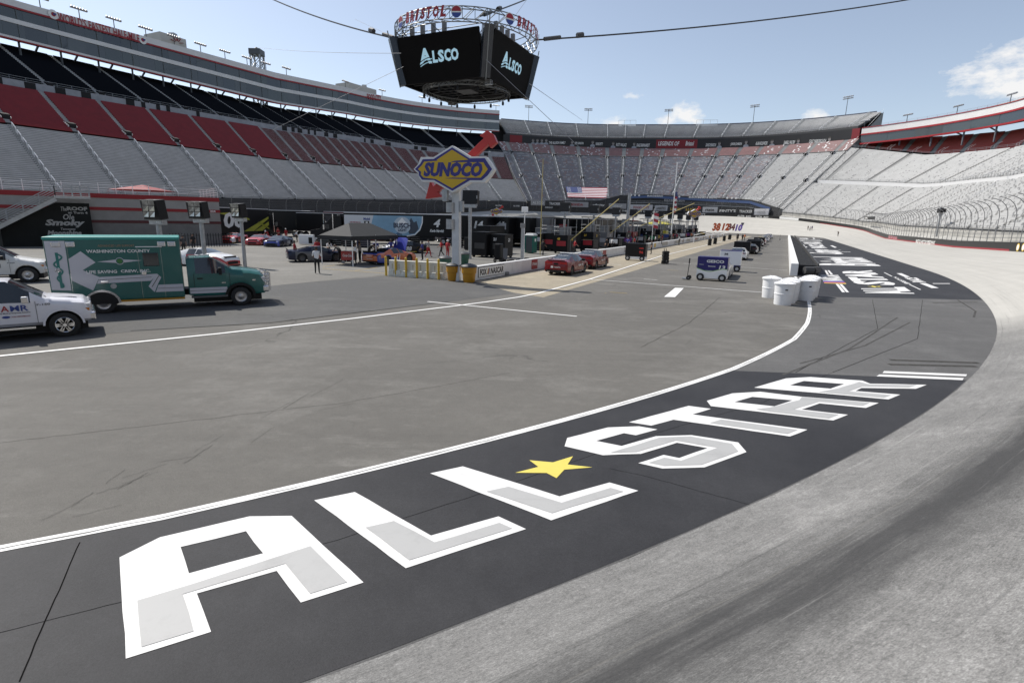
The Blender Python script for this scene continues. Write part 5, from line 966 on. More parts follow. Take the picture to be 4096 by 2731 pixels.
# --- pickups
def pickup(name, label, loc, rz, paintm, style, sc=1., group='white trucks by the ambulance', old=False):
    r = thing(name, label, 'pickup truck', loc, rz, group); k = .06 if old else 0
    S = [(-2.95, .62, 1.18, 1.24, .96, .95, .9), (-2.85, .55, 1.25, 1.30, 1.0, .98, .93), (-1.5, .48, 1.27, 1.32, 1.0, .98, .93), (-1.45, .48, 1.27, 1.40, 1.0, .98, .84), (-1.25, .48, 1.27, 1.90, 1.0, .98, .72), (-.5, .48, 1.27, 1.96, 1.0, .98, .74), (.52, .48, 1.26, 1.93, 1.0, .98, .74), (1.42, .48, 1.22, 1.33, 1.0, .98, .88), (2.0, .48, 1.18 - k, 1.28 - k, 1.0, .96, .82), (2.62, .5, 1.12 - k, 1.21 - k, .99, .94, .76), (2.80, .52, 1.0, 1.08, .97, .92, .72), (2.86, .55, .80, .84, .93, .9, .7)]
    S = [(x if x < 1.84 else 1.84 + (x - 1.84) * .76, a, b, c, d, e, f) for x, a, b, c, d, e, f in S]
    carbody(r, S, {'front': [(.58, 1.36)], 'rear': [(-1.44, -1.28)], 'side': [(-1.12, -.22), (-.12, 1.06)]}, (-1.84, 1.84), .42, [paintm, M('truck_lower_grey', (.25, .25, .26), .4)], None if old else (lambda x, c, l: 1 if c == 0 else 0), ar=.52)
    for x in (-1.84, 1.84):
        for y in (-.9, .9): wheel(r, x, y, .42, .27, style)
    mb = MB(); mb.box(2.52, 2.72, -.97, .97, .52, .80); mb.build('front_bumper', CHR, r, bevel=.05)
    mb = MB(); mb.box(2.57, 2.64, -.62, .62, .82, 1.12); mb.build('grille', CHR if not old else BLK, r, bevel=.03)
    for y in (-.79, .79):
        mb = MB(); mb.box(2.38, 2.61, y - .15, y + .165, .84 if not old else .88, 1.10); mb.build('headlight', LAMPG, r, bevel=.04)
        mb = MB(); mb.box(2.42, 2.56, y * 1.21 - .012, y * 1.21 + .012, .86, .95); mb.build('turn_signal', M('amber_lens', (.5, .16, .01), .2), r)
    for s in (-1, 1):
        mb = MB(); mb.box(.86, 1.04, s * 1.20 - .13, s * 1.20 + .13, 1.26, 1.48); mb.beam((.98, s * 1.08, 1.3), (1.02, s * .97, 1.28), .06); mb.build('door_mirror', CHR if not old else BLK, r, bevel=.04)
        for x in (-.18, 1.17): mb = MB(); mb.box(x, x + .012, s * 1.0 - .004, s * 1.0 + .004, .55, 1.27); mb.build('door_seam', M('seam_dark', (.06, .06, .06), .6), r)
        mb = MB(); mb.box(-.18, .04, s * 1.01 - .02, s * 1.01 + .02, 1.12, 1.17); mb.build('door_handle', CHR, r)
        mb = MB(); mb.box(-1.2, 1.1, s * 1.03 - .1, s * 1.03 + .1, .40, .46); mb.build('running_board', CHR, r)
        mb = MB(); pr = [(1.84 + .56 * math.cos(a), .44 + .55 * math.sin(a)) for a in [math.pi * k / 12 for k in range(13)]] + [(1.84 + .50 * math.cos(a), .44 + .48 * math.sin(a)) for a in [math.pi * k / 12 for k in range(13)]][::-1]
        if not old: mb.prism(pr, (0, -1.012 if s < 0 else .992, 0), (1, 0, 0), (0, 0, 1), .02); mb.build('wheel_arch', paintm, r)
    mb = MB(); mb.cyl((1.45, -.55, 1.36), (1.2, .2, 1.42), .012, n=5); mb.build('wiper', BLK, r)
    return r
pw = G(262, 1347); hp = R2(39); d = V(math.cos(hp), math.sin(hp), 0); nl = V(-d.y, d.x, 0); pc = pw + nl * .92 - d * 1.84 * .9
pk = pickup('pickup_truck', 'white pickup with blue and red lettering on the door, cut off by the left edge', pc, hp, paint('truck_white', (.68, .68, .72), .3), 'chrome6')
pk.scale = (.92, .92, .92)
RS = lambda st, m, x, z, h, w, sh=0.: text(pk, st, m, (x, -1.003, z), (1, 0, 0), (0, 0, 1), h, w, .02, sh, off=.012)
RS('A', LRED, .42, 1.08, .19, .2); RS('MR', LBL, .77, 1.08, .19, .44); RS('Global Medical Response Solution', LBK, .6, .93, .055, .85); RS('FORD PERFORMANCE', M('sign_dark_red', (.25, .03, .04), .5), .78, .81, .045, .46, .2); RS('F-150', M('badge_dark', (.08, .08, .08), .4, .6), 1.38, 1.16, .06, .34)
mb = MB(); mb.rev([(.1, 0), (.1, .004), (.0, .004)], 20); ob = mb.build('oval_badge', LBL, pk); ob.scale = (1, .42, 1); ob.rotation_euler = (math.pi / 2, 0, 0); ob.location = (.42, -1.008, .81)
hm = MB(); hm.prism([(-.3, -.12), (.3, -.12), (.3, .12), (-.3, .12)], (1.95, -.35, 1.325), (1, 0, -.045), (0, 1, 0), .003); hm.build('hood_decal', M('decal_grey', (.40, .40, .44), .5), pk)
ow = G(117, 1131); ho = R2(33); d = V(math.cos(ho), math.sin(ho), 0); nl = V(-d.y, d.x, 0); oc = ow + nl * 1.0 - d * 1.84
ot = pickup('pickup_truck', 'older white truck with dark lettering plate on its door behind the white pickup', oc, ho, paint('old_truck_white', (.62, .62, .60), .4), 'steel', old=True)
mb = MB(); mb.box(-.12, .82, -1.012, -1.0, .84, 1.04); mb.build('door_plate', LBK, ot); mb = MB(); mb.box(-.10, .80, -1.018, -1.01, .86, 1.02); mb.build('plate_face', LWH, ot); text(ot, 'CHARLOTTE', LBK, (.35, -1.018, .94), (1, 0, 0), (0, 0, 1), .12, .8, .03, off=.012); text(ot, 'F-250', M('badge_dark', (.08, .08, .08), .4, .6), (1.25, -1.0, 1.08), (1, 0, 0), (0, 0, 1), .05, .3, .03, off=.014)
wc = G(100, 1185); hc = R2(36); wt = pickup('white_pickup', 'white pickup hood showing between the two other white trucks', V(-24.3, 20.2, 0) , hc, MATS['truck_white'], 'chrome6')
# --- red pace cars
CAM = [(-2.44, .40, .90, 1.0, .82, .80, .70), (-2.38, .28, .98, 1.08, .90, .88, .76), (-1.95, .24, 1.0, 1.10, .92, .89, .74), (-1.85, .24, 1.0, 1.11, .92, .89, .74), (-.75, .22, .99, 1.41, .92, .90, .60), (0., .22, .98, 1.445, .92, .90, .61), (.35, .22, .97, 1.41, .92, .90, .61), (1.2, .22, .93, 1.03, .92, .90, .76), (2.0, .22, .80, .90, .91, .87, .68), (2.35, .22, .66, .74, .86, .80, .6), (2.44, .26, .55, .6, .78, .72, .5)]
CRED = paint('pace_car_red', (.16, .006, .010), .22)
def pace_car(label, loc, rz):
    r = thing('pace_car', label, 'car', loc, rz, 'pace cars at the pit wall'); NVY = paint('pace_roof_navy', (.01, .012, .03), .2)
    carbody(r, CAM, {'front': [(.40, 1.15)], 'rear': [(-1.80, -.80)], 'side': [(-.95, -.28), (-.2, .72)]}, (-1.38, 1.44), .335, [CRED, NVY], lambda x, c, l: 1 if c >= 4 and -.8 < x < .4 else 0)
    for x in (-1.38, 1.44):
        for y in (-.79, .79): wheel(r, x, y, .335, .22, 'alloy')
    mb = MB(); mb.prism([(-.66, 0), (.66, 0), (.62, .08), (-.62, .08)], (-2.36, 0, 1.10), (0, -1, 0), (-.8, 0, .5), .02); mb.build('spoiler', BLK, r)
    for y in (-.58, .58): mb = MB(); mb.prism([(-.28, -.05), (.28, -.08), (.28, .07), (-.28, .05)], (-2.43, y, .92), (0, -1, 0), (0, 0, 1), .03); mb.build('tail_light', M('tail_red', (.35, .02, .02), .15), r); mb = MB(); mb.prism([(-.10, -.04), (.10, -.04), (.06, .05)], (-2.40, y * 1.28, .88), (0, -1, 0), (0, 0, 1), .03); mb.build('reflector', LWH, r)
    mb = MB(); mb.box(-2.47, -2.36, -.78, .78, .24, .42); mb.build('rear_diffuser', BLK, r, bevel=.02)
    mb = MB(); mb.box(-2.475, -2.44, -.42, -.25, .56, .68); mb.build('plate', LWH, r) if 0 else None
    mb = MB(); mb.box(-2.48, -2.43, .20, .38, .55, .70); mb.build('square_decal', LWH, r); text(r, 'TOYOTA', LWH, (-2.45, -.12, .61), (0, -1, 0), (0, 0, 1), .10, .48, .03, off=.02)
    mb = MB(); mb.box(-2.46, -2.42, -.16, .16, .78, .92); mb.build('plate_recess', BLK, r)
    for y in (-.6, -.5, .5, .6): mb = MB(); mb.cyl((-2.5, y, .28), (-2.3, y, .28), .04, n=10); mb.build('exhaust_tip', CHR, r)
    mb = MB(); mb.box(-.32, -.08, -.58, .58, 1.50, 1.56); mb.box(-.22, -.18, -.5, -.46, 1.44, 1.5); mb.box(-.22, -.18, .46, .5, 1.44, 1.5); mb.build('light_bar', PURE, r, bevel=.015)
    text(r, 'OFFICIAL IN EMERGENCY', LWH, (-.93, 0, 1.375), (0, -1, 0), (.93, 0, .32), .06, .9, .02, off=.02); text(r, 'TRD TOYOTA CAMRY', LWH, (-1.72, 0, 1.16), (0, -1, 0), (.93, 0, .32), .06, 1.1, .02, off=.03)
    for s in (-1, 1):
        text(r, 'CAMRY TRD', LWH, (.35, s * .925, .68), (-s, 0, 0), (0, 0, 1), .13, 1.15, .03, .2, off=.012); text(r, 'OFFICIAL PACE CAR', M('sign_copper', (.32, .12, .08), .4), (.35, s * .925, .48), (-s, 0, 0), (0, 0, 1), .10, 1.2, .02, .2, off=.012)
        mb = MB(); mb.box(-1.0, 1.0, s * .93 - .02, s * .93 + .02, .20, .26); mb.build('side_skirt', GRY, r)
    mirror(r, .75, .98, 1.02, BLK)
    return r
AH = math.pi / 2 - HD                    # heading of the pit road as a rotation about z
pace_car('dark red pace car with white light bar, nearer of the two at the pit wall', T(-25.7, -27.3), AH); pace_car('dark red pace car with white light bar, parked ahead of the other one', T(-19.3, -27.5), AH)
# --- race cars
def rc(label, p, rz, **k): return race_car(label, p, rz, **k)
T3 = AH
rc('navy race car with red number 96 under repair left of the black canopy', T(-29.9, -48.9) , R2(28), mats=[CARNV, CARGY, CARWH], paintf=lambda x, c, l: 1 if (c <= 2 and x > -1.9 and x < .2) else 0, num='96', numc=LRED, rearwords=(('TRD', LWH, 0, .78, .16), ('TOYOTA', LWH, 0, .48, .09)), numh=.55)
rc('orange and blue race car with its blue hood raised beside the canopy', T(-27.4, -43.0), R2(62), mats=[CAROR, CARBL, CARWH], paintf=lambda x, c, l: 1 if (c >= 4 and x < .6) or (c <= 1 and x < 0) or x < -2.3 and c < 3 else 0, num='11', numc=LWH, hood_up=(paint('hood_blue', (.05, .06, .33)), 'OPENING'), rearwords=(('PERFORMANCE', LWH, 0, .5, .07),))
for y in (-.5, .5): pass
rc('black and gold race car numbered 88 parked behind the canopy', T(-15.5, -50.5), R2(205), mats=[CARBLK, CARYL, CARWH], paintf=lambda x, c, l: 1 if c <= 0 else 2 if (c >= 3 and x > 1.2) else 0, num='88', numc=LWH, words=(('CHEVY GOODS', LWH, 1.0, .56, .14),))
def nose(label, n, r_, **k):
    a, b = G(*n), G(*r_); d = (a - b); d.z = 0; d.normalize(); return race_car(label, a - d * 2.5, math.atan2(d.y, d.x), **k)
nose('red race car with white and yellow nose, leftmost of the front row', (905, 974), (985, 966), mats=[CARRD, CARWH, CARYL], paintf=lambda x, c, l: (2 if c <= 0 and x > 1.2 else 1 if (x > 1.9 and c < 4) else 0), num='42', numc=LWH)
nose('bright red race car second in the front row, bonnet logo white', (1010, 983), (1100, 972), mats=[CARRD, CARWH], paintf=lambda x, c, l: 0, num='1', numc=LWH, words=(('1', LWH, 1.5, .5, .2),))
nose('dark blue race car with white side lettering, rightmost of the front row', (1085, 989), (1190, 976), mats=[CARNV, CARBL, CARWH], paintf=lambda x, c, l: 1 if x > 2.2 else 0, num=None, words=(('FCIE', LWH, -.6, .5, .36),))
nose('black race car parked behind the red cars of the front row', (838, 956), (930, 948), mats=[CARBLK, CARWH], num=None)
rc('white and red race car parked beyond the ambulance cab', G(905, 1068) + V(-2.0, .6, 0), R2(-12), mats=[CARRD, CARWH, CARYL], paintf=lambda x, c, l: 1 if (c >= 3 or x < -.6) else 0, num='21', numc=LWH)
for i, (p, mt, lb) in enumerate((((1490, 962), CARRD, 'red race car glimpsed through the back of the canopy, left one'), ((1530, 963), CARRD, 'red race car glimpsed through the back of the canopy, right one'), ((1615, 962), paint('car_tan', (.45, .30, .18)), 'tan and white race car in front of the black trailer'))): a = G(*p); race_car(lb, a, R2(-70), [mt, CARWH], lambda x, c, l: 1 if c == 5 and x > 1.3 else 0, None)
rp = pickup('red_pickup', 'red pickup parked at the corner of the striped building', G(820, 952), R2(-20), CARRD, 'steel', old=True, group='trucks in the garage area')
# queue on pit road, nose away from the camera
rc('blue and white race car numbered 13 behind the blue and white tool cart', T(-20.6, -17.0), AH, mats=[CARBL, CARWH], paintf=lambda x, c, l: 1 if c <= 2 else 0, num='13', numc=LBK)
rc('white race car seen from behind on pit road', T(3.6, -17.2), AH, mats=[CARWH, CARBLK], paintf=lambda x, c, l: 0, num='38', numc=LBK, rearwords=(('FORD', LBK, 0, .80, .12), ('III', M('tail_red', (.35, .02, .02), .15), .62, .80, .13), ('III', M('tail_red', (.35, .02, .02), .15), -.62, .80, .13)))
qs = [(18.5, CARBLK, 'black'), (29.5, CARGY, 'grey'), (39, CARWH, 'white'), (49, CARBLK, 'black'), (60, CARRD, 'red'), (71, CARYL, 'yellow'), (82, CARWH, 'white'), (93, CARNV, 'navy'), (104, CARGY, 'grey'), (115, CARBL, 'blue'), (126, CARWH, 'white')]
od = ['third', 'fourth', 'fifth', 'sixth', 'seventh', 'eighth', 'ninth', 'tenth', 'eleventh', 'twelfth', 'farthest']
for (a, m_, cn), o_ in zip(qs, od): rc('%s race car, %s in the pit road queue from the front' % (cn, o_), T(a, -17 + random.uniform(-.3, .3)), AH, mats=[m_, CARWH], paintf=lambda x, c, l: 1 if c == 1 and x < .8 else 0, num=str(random.choice((3, 6, 8, 19, 24, 47))), numc=LWH, group='race cars queued on pit road')
# ---------------------------------------------------------------- hanging screens
def onray(x, y, z=None, r=None):
    d = pxdir(x, y); l = math.hypot(d.x, d.y); t = (z - H) / d.z if z is not None else r / l; return V(0, 0, H) + d * t
SCB = M('screen_black', (.006, .005, .0045), .7, spec=.1); SCL = M('screen_logo', (.40, .62, .72), .6, emit=.35); TRS = M('truss_silver', (.21, .215, .21), .4, .7); TRD = M('truss_dark', (.05, .05, .052), .5, .4)
SBC = V(-11.3, 128, 0); sb = thing('hanging_scoreboard', 'four sided hanging video scoreboard with truss rings over the infield', 'scoreboard', SBC, -.44)
zb, zt, wt, wb, gt, gb = 31.4, 40.0, 9.6, 9.35, 11.95, 10.2
for k in range(4):
    a = k * math.pi / 2; Rz = Matrix.Rotation(a, 4, 'Z'); mb = MB()
    f = [(-wb, -gb, zb), (wb, -gb, zb), (wt, -gt, zt), (-wt, -gt, zt)]; bk_ = [(x * .98, y + .7, z) for x, y, z in f]
    mb.add(f + bk_, [(0, 1, 2, 3), (7, 6, 5, 4), (0, 4, 5, 1), (1, 5, 6, 2), (2, 6, 7, 3), (3, 7, 4, 0)]); mb.xf(Rz); sc_ = mb.build('screen', SCB, sb)
    n = V(0, -(zt - zb), gt - gb).normalized(); yd = V(0, -(gt - gb), zt - zb).normalized(); c0 = V(0, -(gb + gt) / 2, (zb + zt) / 2) + yd * .3
    def stx(s, cx, cy, h, w): t = text(sc_, s, SCL, Rz @ (c0 + V(cx, 0, 0) + yd * cy), Rz @ V(1, 0, 0), (Rz.to_3x3() @ yd), h, w, .05, off=.03); return t
    stx('A', -3.3, .15, 2.9, 3.0); [stx(ch, x * 1.15, -.15, 2.2, w * 1.15) for ch, x, w in (('L', -.85, 1.05), ('S', .40, 1.25), ('C', 1.75, 1.35), ('O', 3.2, 1.55))]
    mb = MB(); fr = lambda x, y, o=.06: Rz @ (c0 + V(x, 0, 0) + yd * y + n * o)
    for j, (rr, m_) in enumerate(((1.75, 1), (1.55, 0), (1.30, 1), (1.12, 0))):
        for i in range(8):
            t0, t1 = (.15 + i * .12), (.27 + i * .12); p_ = fr(-4.7 + 3.1 * (t0 - .15), -1.3 + .15 * j * -1 + .9 * math.sin(t0 * 1.6) + (rr - 1.4) * .6, .05 + j * .01); q_ = fr(-4.7 + 3.1 * (t1 - .15), -1.3 - .15 * j + .9 * math.sin(t1 * 1.6) + (rr - 1.4) * .6, .05 + j * .01); mb.beam(p_, q_, .02, .14, m_, up=yd)
    mb.build('logo_swoosh', [SCL, SCB], sc_)
    mb = MB(); cxy = Rz @ V(gt - .7, -gt + .7, 0)       # corner column between two screens
    mb.beam((cxy.x * .86, cxy.y * .86, zb), (cxy.x, cxy.y, zt + .4), 1.9, 1.9); mb.build('corner_column', M('corner_glass', (.02, .024, .03), .2), sb)
    mb = MB(); c2 = Rz @ V(gt + .1, -gt - .1, 0); mb.cyl((c2.x * .86, c2.y * .86, zb - .5), (c2.x, c2.y, zt + 1.6), .12); mb.build('corner_pipe', TRS, sb)
    for i in range(4):
        mb = MB(); x = -6.8 + i * 2.6; mb.box(x - .35, x + .35, -gt + .9, -gt + 1.7, zt + .35, zt + 2.2); mb.xf(Rz); mb.build('loudspeaker', GRY, sb, bevel=.05)
    mb = MB(); mb.tube([Rz @ V(-9.4, -gt + 1.2, zt + .9), Rz @ V(9.4, -gt + 1.2, zt + .9)], .09); mb.build('top_rail', TRS, sb)
mb = MB()
for i in range(-4, 5): mb.beam((-9.5, i * 2.2, zb + .6), (9.5, i * 2.2, zb + .6), .22); mb.beam((i * 2.2, -9.5, zb + 1.4), (i * 2.2, 9.5, zb + 1.4), .22)
mb.box(-2, 2, -2, 2, zb, zt); mb.box(-9.2, 9.2, -9.2, 9.2, zt - .6, zt - .4); mb.build('inner_frame', TRD, sb)
def ring(name, r, z0, h, wd, n, tr, mat):
    mb = MB(); 
    for rr, zz in ((r, z0), (r, z0 + h), (r - wd, z0), (r - wd, z0 + h)):
        pts = [(rr * math.cos(2 * math.pi * i / n), rr * math.sin(2 * math.pi * i / n), zz) for i in range(n + 1)]; mb.tube(pts, tr, 5)
    for i in range(n):
        a, b = 2 * math.pi * i / n, 2 * math.pi * (i + 1) / n; q = lambda t, rr, zz: (rr * math.cos(t), rr * math.sin(t), zz)
        mb.cyl(q(a, r, z0), q(b, r, z0 + h), tr * .6, n=4); mb.cyl(q(a, r, z0), q(a, r, z0 + h), tr * .6, n=4); mb.cyl(q(a, r - wd, z0), q(b, r - wd, z0 + h), tr * .6, n=4); mb.cyl(q(a, r, z0 + h), q(b, r - wd, z0 + h), tr * .6, n=4); mb.cyl(q(a, r, z0), q(b, r - wd, z0), tr * .6, n=4)
    return mb.build(name, mat, sb)
zr_ = (hat(1950, 102, V(-7, 113.5, 0)) + hat(1604, 148, V(-26, 126, 0))) / 2; ring('top_ring', 15.4, zr_, 2.2, 1.5, 40, .11, TRS); zl_ = hat(1865, 379, SBC); ring('lower_ring', 9.7, zl_, .8, .7, 48, .06, TRS)
def ringtext(st, a0, da, r, z, h, w, mat, par):
    for i, ch in enumerate(st):
        a = a0 + da * i; c = V(r * math.cos(a), r * math.sin(a), z); text(par, ch, mat, c, (-math.sin(a), math.cos(a), 0), (0, 0, 1), h, w, .06, .25, 'ring_letter', .1)
for k in range(4):
    a = -math.pi / 2 + k * math.pi / 2 - .38; ringtext('BRISTOL', a + .06, .092, 15.55, zr_ + 1.3, 2.0, 1.25, LRED, sb)
    for da in (-.1, .78):
        aa = a + da; c = V(15.6 * math.cos(aa), 15.6 * math.sin(aa), zr_ + 1.2); d = V(math.cos(aa), math.sin(aa), 0); mb = MB(); mb.cyl(c, c + d * .1, 1.05, n=20); mb.prism([(.9 * math.cos(k * .3925), .9 * abs(math.sin(k * .3925))) for k in range(9)], c + d * .12, V(-d.y, d.x, 0), V(0, 0, 1), .02, 1); mb.prism([(-.9 * math.cos(k * .3925), -.9 * abs(math.sin(k * .3925))) for k in range(9)], c + d * .12 - V(0, 0, .25), V(-d.y, d.x, 0), V(0, 0, 1), .02, 2); mb.build('round_emblem', [LWH, LRED, LBL], sb)
for i in range(14):
    a = 2 * math.pi * i / 14 + .1; mb = MB(); x, y = 9.4 * math.cos(a), 9.4 * math.sin(a); mb.cyl((x, y, zl_ - .3), (x, y, zl_), .06); mb.rev([(.05, -1.15), (.24, -1.1), (.28, -.6), (.2, -.3), (.03, -.25)], 10, (x, y, zl_)); mb.build('hanging_lamp', BLK, sb, smooth=40)
for i in range(8): a = 2 * math.pi * i / 8; mb = MB(); mb.cyl((9.4 * math.cos(a), 9.4 * math.sin(a), zl_ + .8), (7 * math.cos(a), 7 * math.sin(a), zb + .5), .05, n=5); mb.cyl((14.5 * math.cos(a), 14.5 * math.sin(a), zr_ + .1), (8.5 * math.cos(a), 8.5 * math.sin(a), zt), .08, n=5); mb.build('hanger', TRS, sb)
mb = MB(); mb.cbox((9.5, -7.5, zl_ - .3), (1.3, .8, .1)); 
for x in (8.9, 10.1):
    for y in (-7.9, -7.1): mb.cyl((x, y, zl_ - .3), (x, y, zl_ + .9), .05, n=5)
for z in (.3, .6, .9): mb.tube([(8.9, -7.9, zl_ + z - .1), (10.1, -7.9, zl_ + z - .1), (10.1, -7.1, zl_ + z - .1), (8.9, -7.1, zl_ + z - .1), (8.9, -7.9, zl_ + z - .1)], .04, 4)
mb.build('work_basket', STEEL, sb)
CBL = M('cable_dark', (.06, .06, .062), .5, .4); CTH = M('cable_thin', (.28, .28, .29), .5, .4)
def cable(label, a, b, r, sag=0., mat=CBL, fit=True):
    n = 14; pts = [a.lerp(b, i / n) - V(0, 0, sag * 4 * (i / n) * (1 - i / n)) for i in range(n + 1)]; c = thing('support_cable', label, 'cable', group='cables of the hanging scoreboard'); mb = MB(); mb.tube(pts, r, 5); mb.build('strand', mat, c)
    if fit:
        d = (b - a).normalized(); mb = MB(); mb.cyl(a + d * 2, a + d * 6, r * 2.4, n=6); mb.cyl(a + d * 10, a + d * 11.6, r * 3.2, n=6); mb.build('turnbuckle', mat, c)
RA = lambda k: SBC + V(15 * math.cos(-.44 + math.radians(k)), 15 * math.sin(-.44 + math.radians(k)), zr_ + .8)
cable('thick cable from the scoreboard ring up to the top left edge', RA(205), onray(1050, -20, z=66), .17, 1.0); cable('thick cable from the scoreboard ring to the top right edge', RA(20), onray(3680, -8, z=66), .17, 1.2); cable('thick cable rising from the back of the scoreboard ring', RA(-50), onray(2190, -40, z=62), .15, .3)
cable('thin cable between the lattice tower and the left screen', TOWER_TOP, onray(1604, 214, r=118), .045, .6, CTH, False); cable('thin guy wire running down left from the screens over the left stand', onray(1614, 268, r=120), onray(1090, 520, r=190), .04, 0, CTH, False); cable('thin guy wire from the screens down to the tall grey pole', onray(1945, 240, r=112), onray(2510, 770, r=108), .05, 0, CTH, False); cable('thin guy wire right of the screens running down to the far stand', onray(2118, 336, r=118), onray(2330, 482, r=330), .06, 0, CTH, False)
cable('thin line from the scoreboard ring to the top edge', RA(-25), onray(2150, -60, z=64), .04, 0, CTH, False); cable('thin line from the ring to the left end of the suites', RA(150), onray(1420, 78, z=62), .035, 0, CTH, False)
# ---------------------------------------------------------------- fuel brand signs
SYL = M('sign_sun_yellow', (.52, .33, .010), .45, var=.06, scale=1.); SBL = M('sign_deep_blue', (.022, .018, .17), .4); SWB = M('sign_cabinet_white', (.62, .62, .62), .5); SRD = M('sign_arrow_red', (.40, .015, .012), .35)
def fuel_sign(label, p, rz, pole=True, big=True):
    r = thing('fuel_sign', label, 'sign', p, rz, 'yellow diamond fuel signs'); K = .0067; zc = 6.75
    L = lambda pts, k=1.: [((x - 637) * K * k, (350 - y) * K * k) for x, y in pts]
    out = [(637, 140), (815, 238), (960, 238), (1005, 290), (1040, 348), (1000, 405), (950, 462), (815, 462), (637, 556), (455, 462), (335, 460), (300, 415), (296, 385), (250, 348), (296, 305), (325, 240), (455, 240)]
    blu = [(637, 163), (800, 257), (940, 255), (972, 300), (1008, 347), (968, 400), (915, 441), (805, 441), (637, 533), (460, 441), (345, 439), (314, 400), (314, 372), (276, 347), (330, 300), (355, 262), (460, 260)]
    yel = [(637, 182), (790, 268), (765, 270), (660, 276), (620, 288), (930, 290), (940, 310), (970, 347), (940, 385), (905, 420), (640, 420), (560, 428), (780, 432), (637, 512), (480, 433), (360, 420), (335, 395), (340, 372), (308, 347), (345, 315), (370, 282), (500, 276), (490, 268)]
    mb = MB(); mb.prism(L(out, .97), (0, .28, zc), (1, 0, 0), (0, 0, 1), .5); mb.build('cabinet', SWB, r, bevel=.03)
    mb = MB(); mb.prism(L(blu), (0, -.222, zc), (1, 0, 0), (0, 0, 1), .02); mb.build('blue_border', SBL, r); mb = MB(); mb.prism(L(yel), (0, -.246, zc), (1, 0, 0), (0, 0, 1), .01); mb.build('yellow_face', SYL, r)
    text(r, 'SUNOCO', SBL, (.03, -.258, zc), (1, 0, 0), (0, 0, 1), .84, 3.75, .06, .22, off=.008)
    a = math.atan2(505, 590); u = V(math.cos(a), 0, math.sin(a)); v = V(-math.sin(a), 0, math.cos(a)); mb = MB(); ar = [(-2.62, 0), (-1.65, .62), (-1.72, .22), (2.55, .22), (2.45, .50), (2.98, .42), (3.12, -.02), (3.0, -.48), (2.5, -.46), (2.55, -.22), (-1.72, -.22), (-1.65, -.62)]
    mb.prism(ar, (0, .72, zc), u, v, .42); mb.build('red_arrow', SRD, r, bevel=.02)
    mb = MB(); mb.box(-.24, .24, .28, .72, 0, zc - .9); mb.build('pole', M('pole_white', (.55, .56, .57), .5, .2, var=.12, scale=2.), r, bevel=.03); mb = MB(); mb.beam((0, .4, zc - 1.5), (.5, .3, zc - .7), .2); mb.beam((0, .4, zc - 1.5), (-.5, .3, zc - .7), .2); mb.build('bracket', SWB, r)
    if big:
        for z, s in ((4.55, .6), (3.55, .6)): mb = MB(); mb.cyl((-.32, .3, z - s / 2), (-.32, .3, z + s / 2), .28, n=14); mb.build('transformer', STEEL, r)
        mb = MB(); mb.box(.3, .5, .2, .5, 4.3, 4.95); mb.build('junction_box', STEEL, r)
        mb = MB(); mb.prism([(-.15, 0), (.15, 0), (.18, .8), (-.2, .7)], (-.55, .2, 4.9), (1, 0, 0), (0, 0, 1), .3); mb.build('loudspeaker', STEEL, r, bevel=.03)
    return r
fuel_sign('big blue and yellow fuel sign with red arrow on a white pole by the bins', V(-3.75, 33.6, 0), R2(-14)); fuel_sign('small far fuel sign with red arrow left of the thin yellow mast', onray(1985, 905, r=205) * V(1, 1, 0) if 0 else V(*onray(1985, 905, r=205)[:2], 0), R2(-10), big=False); fuel_sign('small far fuel sign above the pit sign boards', V(*onray(2772, 905, r=172)[:2], 0), R2(20), big=False)
# ---------------------------------------------------------------- building with the mural and stairs
BW = V(.76, .65, 0); BL0, BL1 = V(-48, 61.5, 0), V(-37.9, 70.2, 0); BWd = (BL1 - BL0).normalized(); BN = V(BWd.y, -BWd.x, 0)
bld = thing('striped_building', 'low grey block building with red bands and a roof terrace at left', 'building'); WLB = M('block_wall', (.17, .165, .155), .85, var=.15, scale=1.2); WLL = M('block_wall_light', (.30, .29, .275), .85, var=.1, scale=1.); WRD = M('band_red', (.24, .008, .012), .6); WDR = M('band_dark_red', (.075, .010, .012), .6)
LW_ = BL0 - BWd * 26
def wallseg(name, z0, z1, mat, pr=0.): 
    mb = MB(); a, b = LW_ + BN * pr, BL1 + BN * pr + BWd * pr; c, d = b - BN * 12, a - BN * 12; mb.add([V(q.x, q.y, z) for z in (z0, z1) for q in (a, b, c, d)], [(0, 1, 5, 4), (1, 2, 6, 5), (2, 3, 7, 6), (3, 0, 4, 7), (4, 5, 6, 7)]); return mb.build(name, mat, bld)
wallseg('lower_wall', 0, 2.9, WLB); wallseg('middle_wall', 2.9, 4.2, M('block_wall_mid', (.25, .24, .225), .85, var=.12, scale=1.1)); wallseg('upper_wall', 4.2, 5.35, WLL); wallseg('red_parapet', 5.3, 5.8, WRD, .06); wallseg('red_band', 3.95, 4.3, WRD, .05); wallseg('dark_red_band', 2.55, 2.85, WDR, .05)
text(bld, '224', LWH, BL1 - BWd * .8 + V(0, 0, 4.12), BWd, (0, 0, 1), .25, .6, .03, off=.07)
mb = MB(); t = 0
while t < 35: p_ = LW_ + BWd * t - BN * .3; mb.beam(p_ + V(0, 0, 5.8), p_ + V(0, 0, 7.0), .05); t += 1.6
for z in (6.15, 6.45, 6.75, 7.0): mb.beam(LW_ - BN * .3 + V(0, 0, z), BL1 - BN * .3 + V(0, 0, z), .035)
for k in range(6): p_ = BL1 - BN * (.3 + 2 * k); mb.beam(p_ + V(0, 0, 5.8), p_ + V(0, 0, 7), .05)
for z in (6.15, 6.45, 6.75, 7.0): mb.beam(BL1 - BN * .3 + V(0, 0, z), BL1 - BN * 11 + V(0, 0, z), .035)
mb.build('terrace_railing', RAILM, bld)
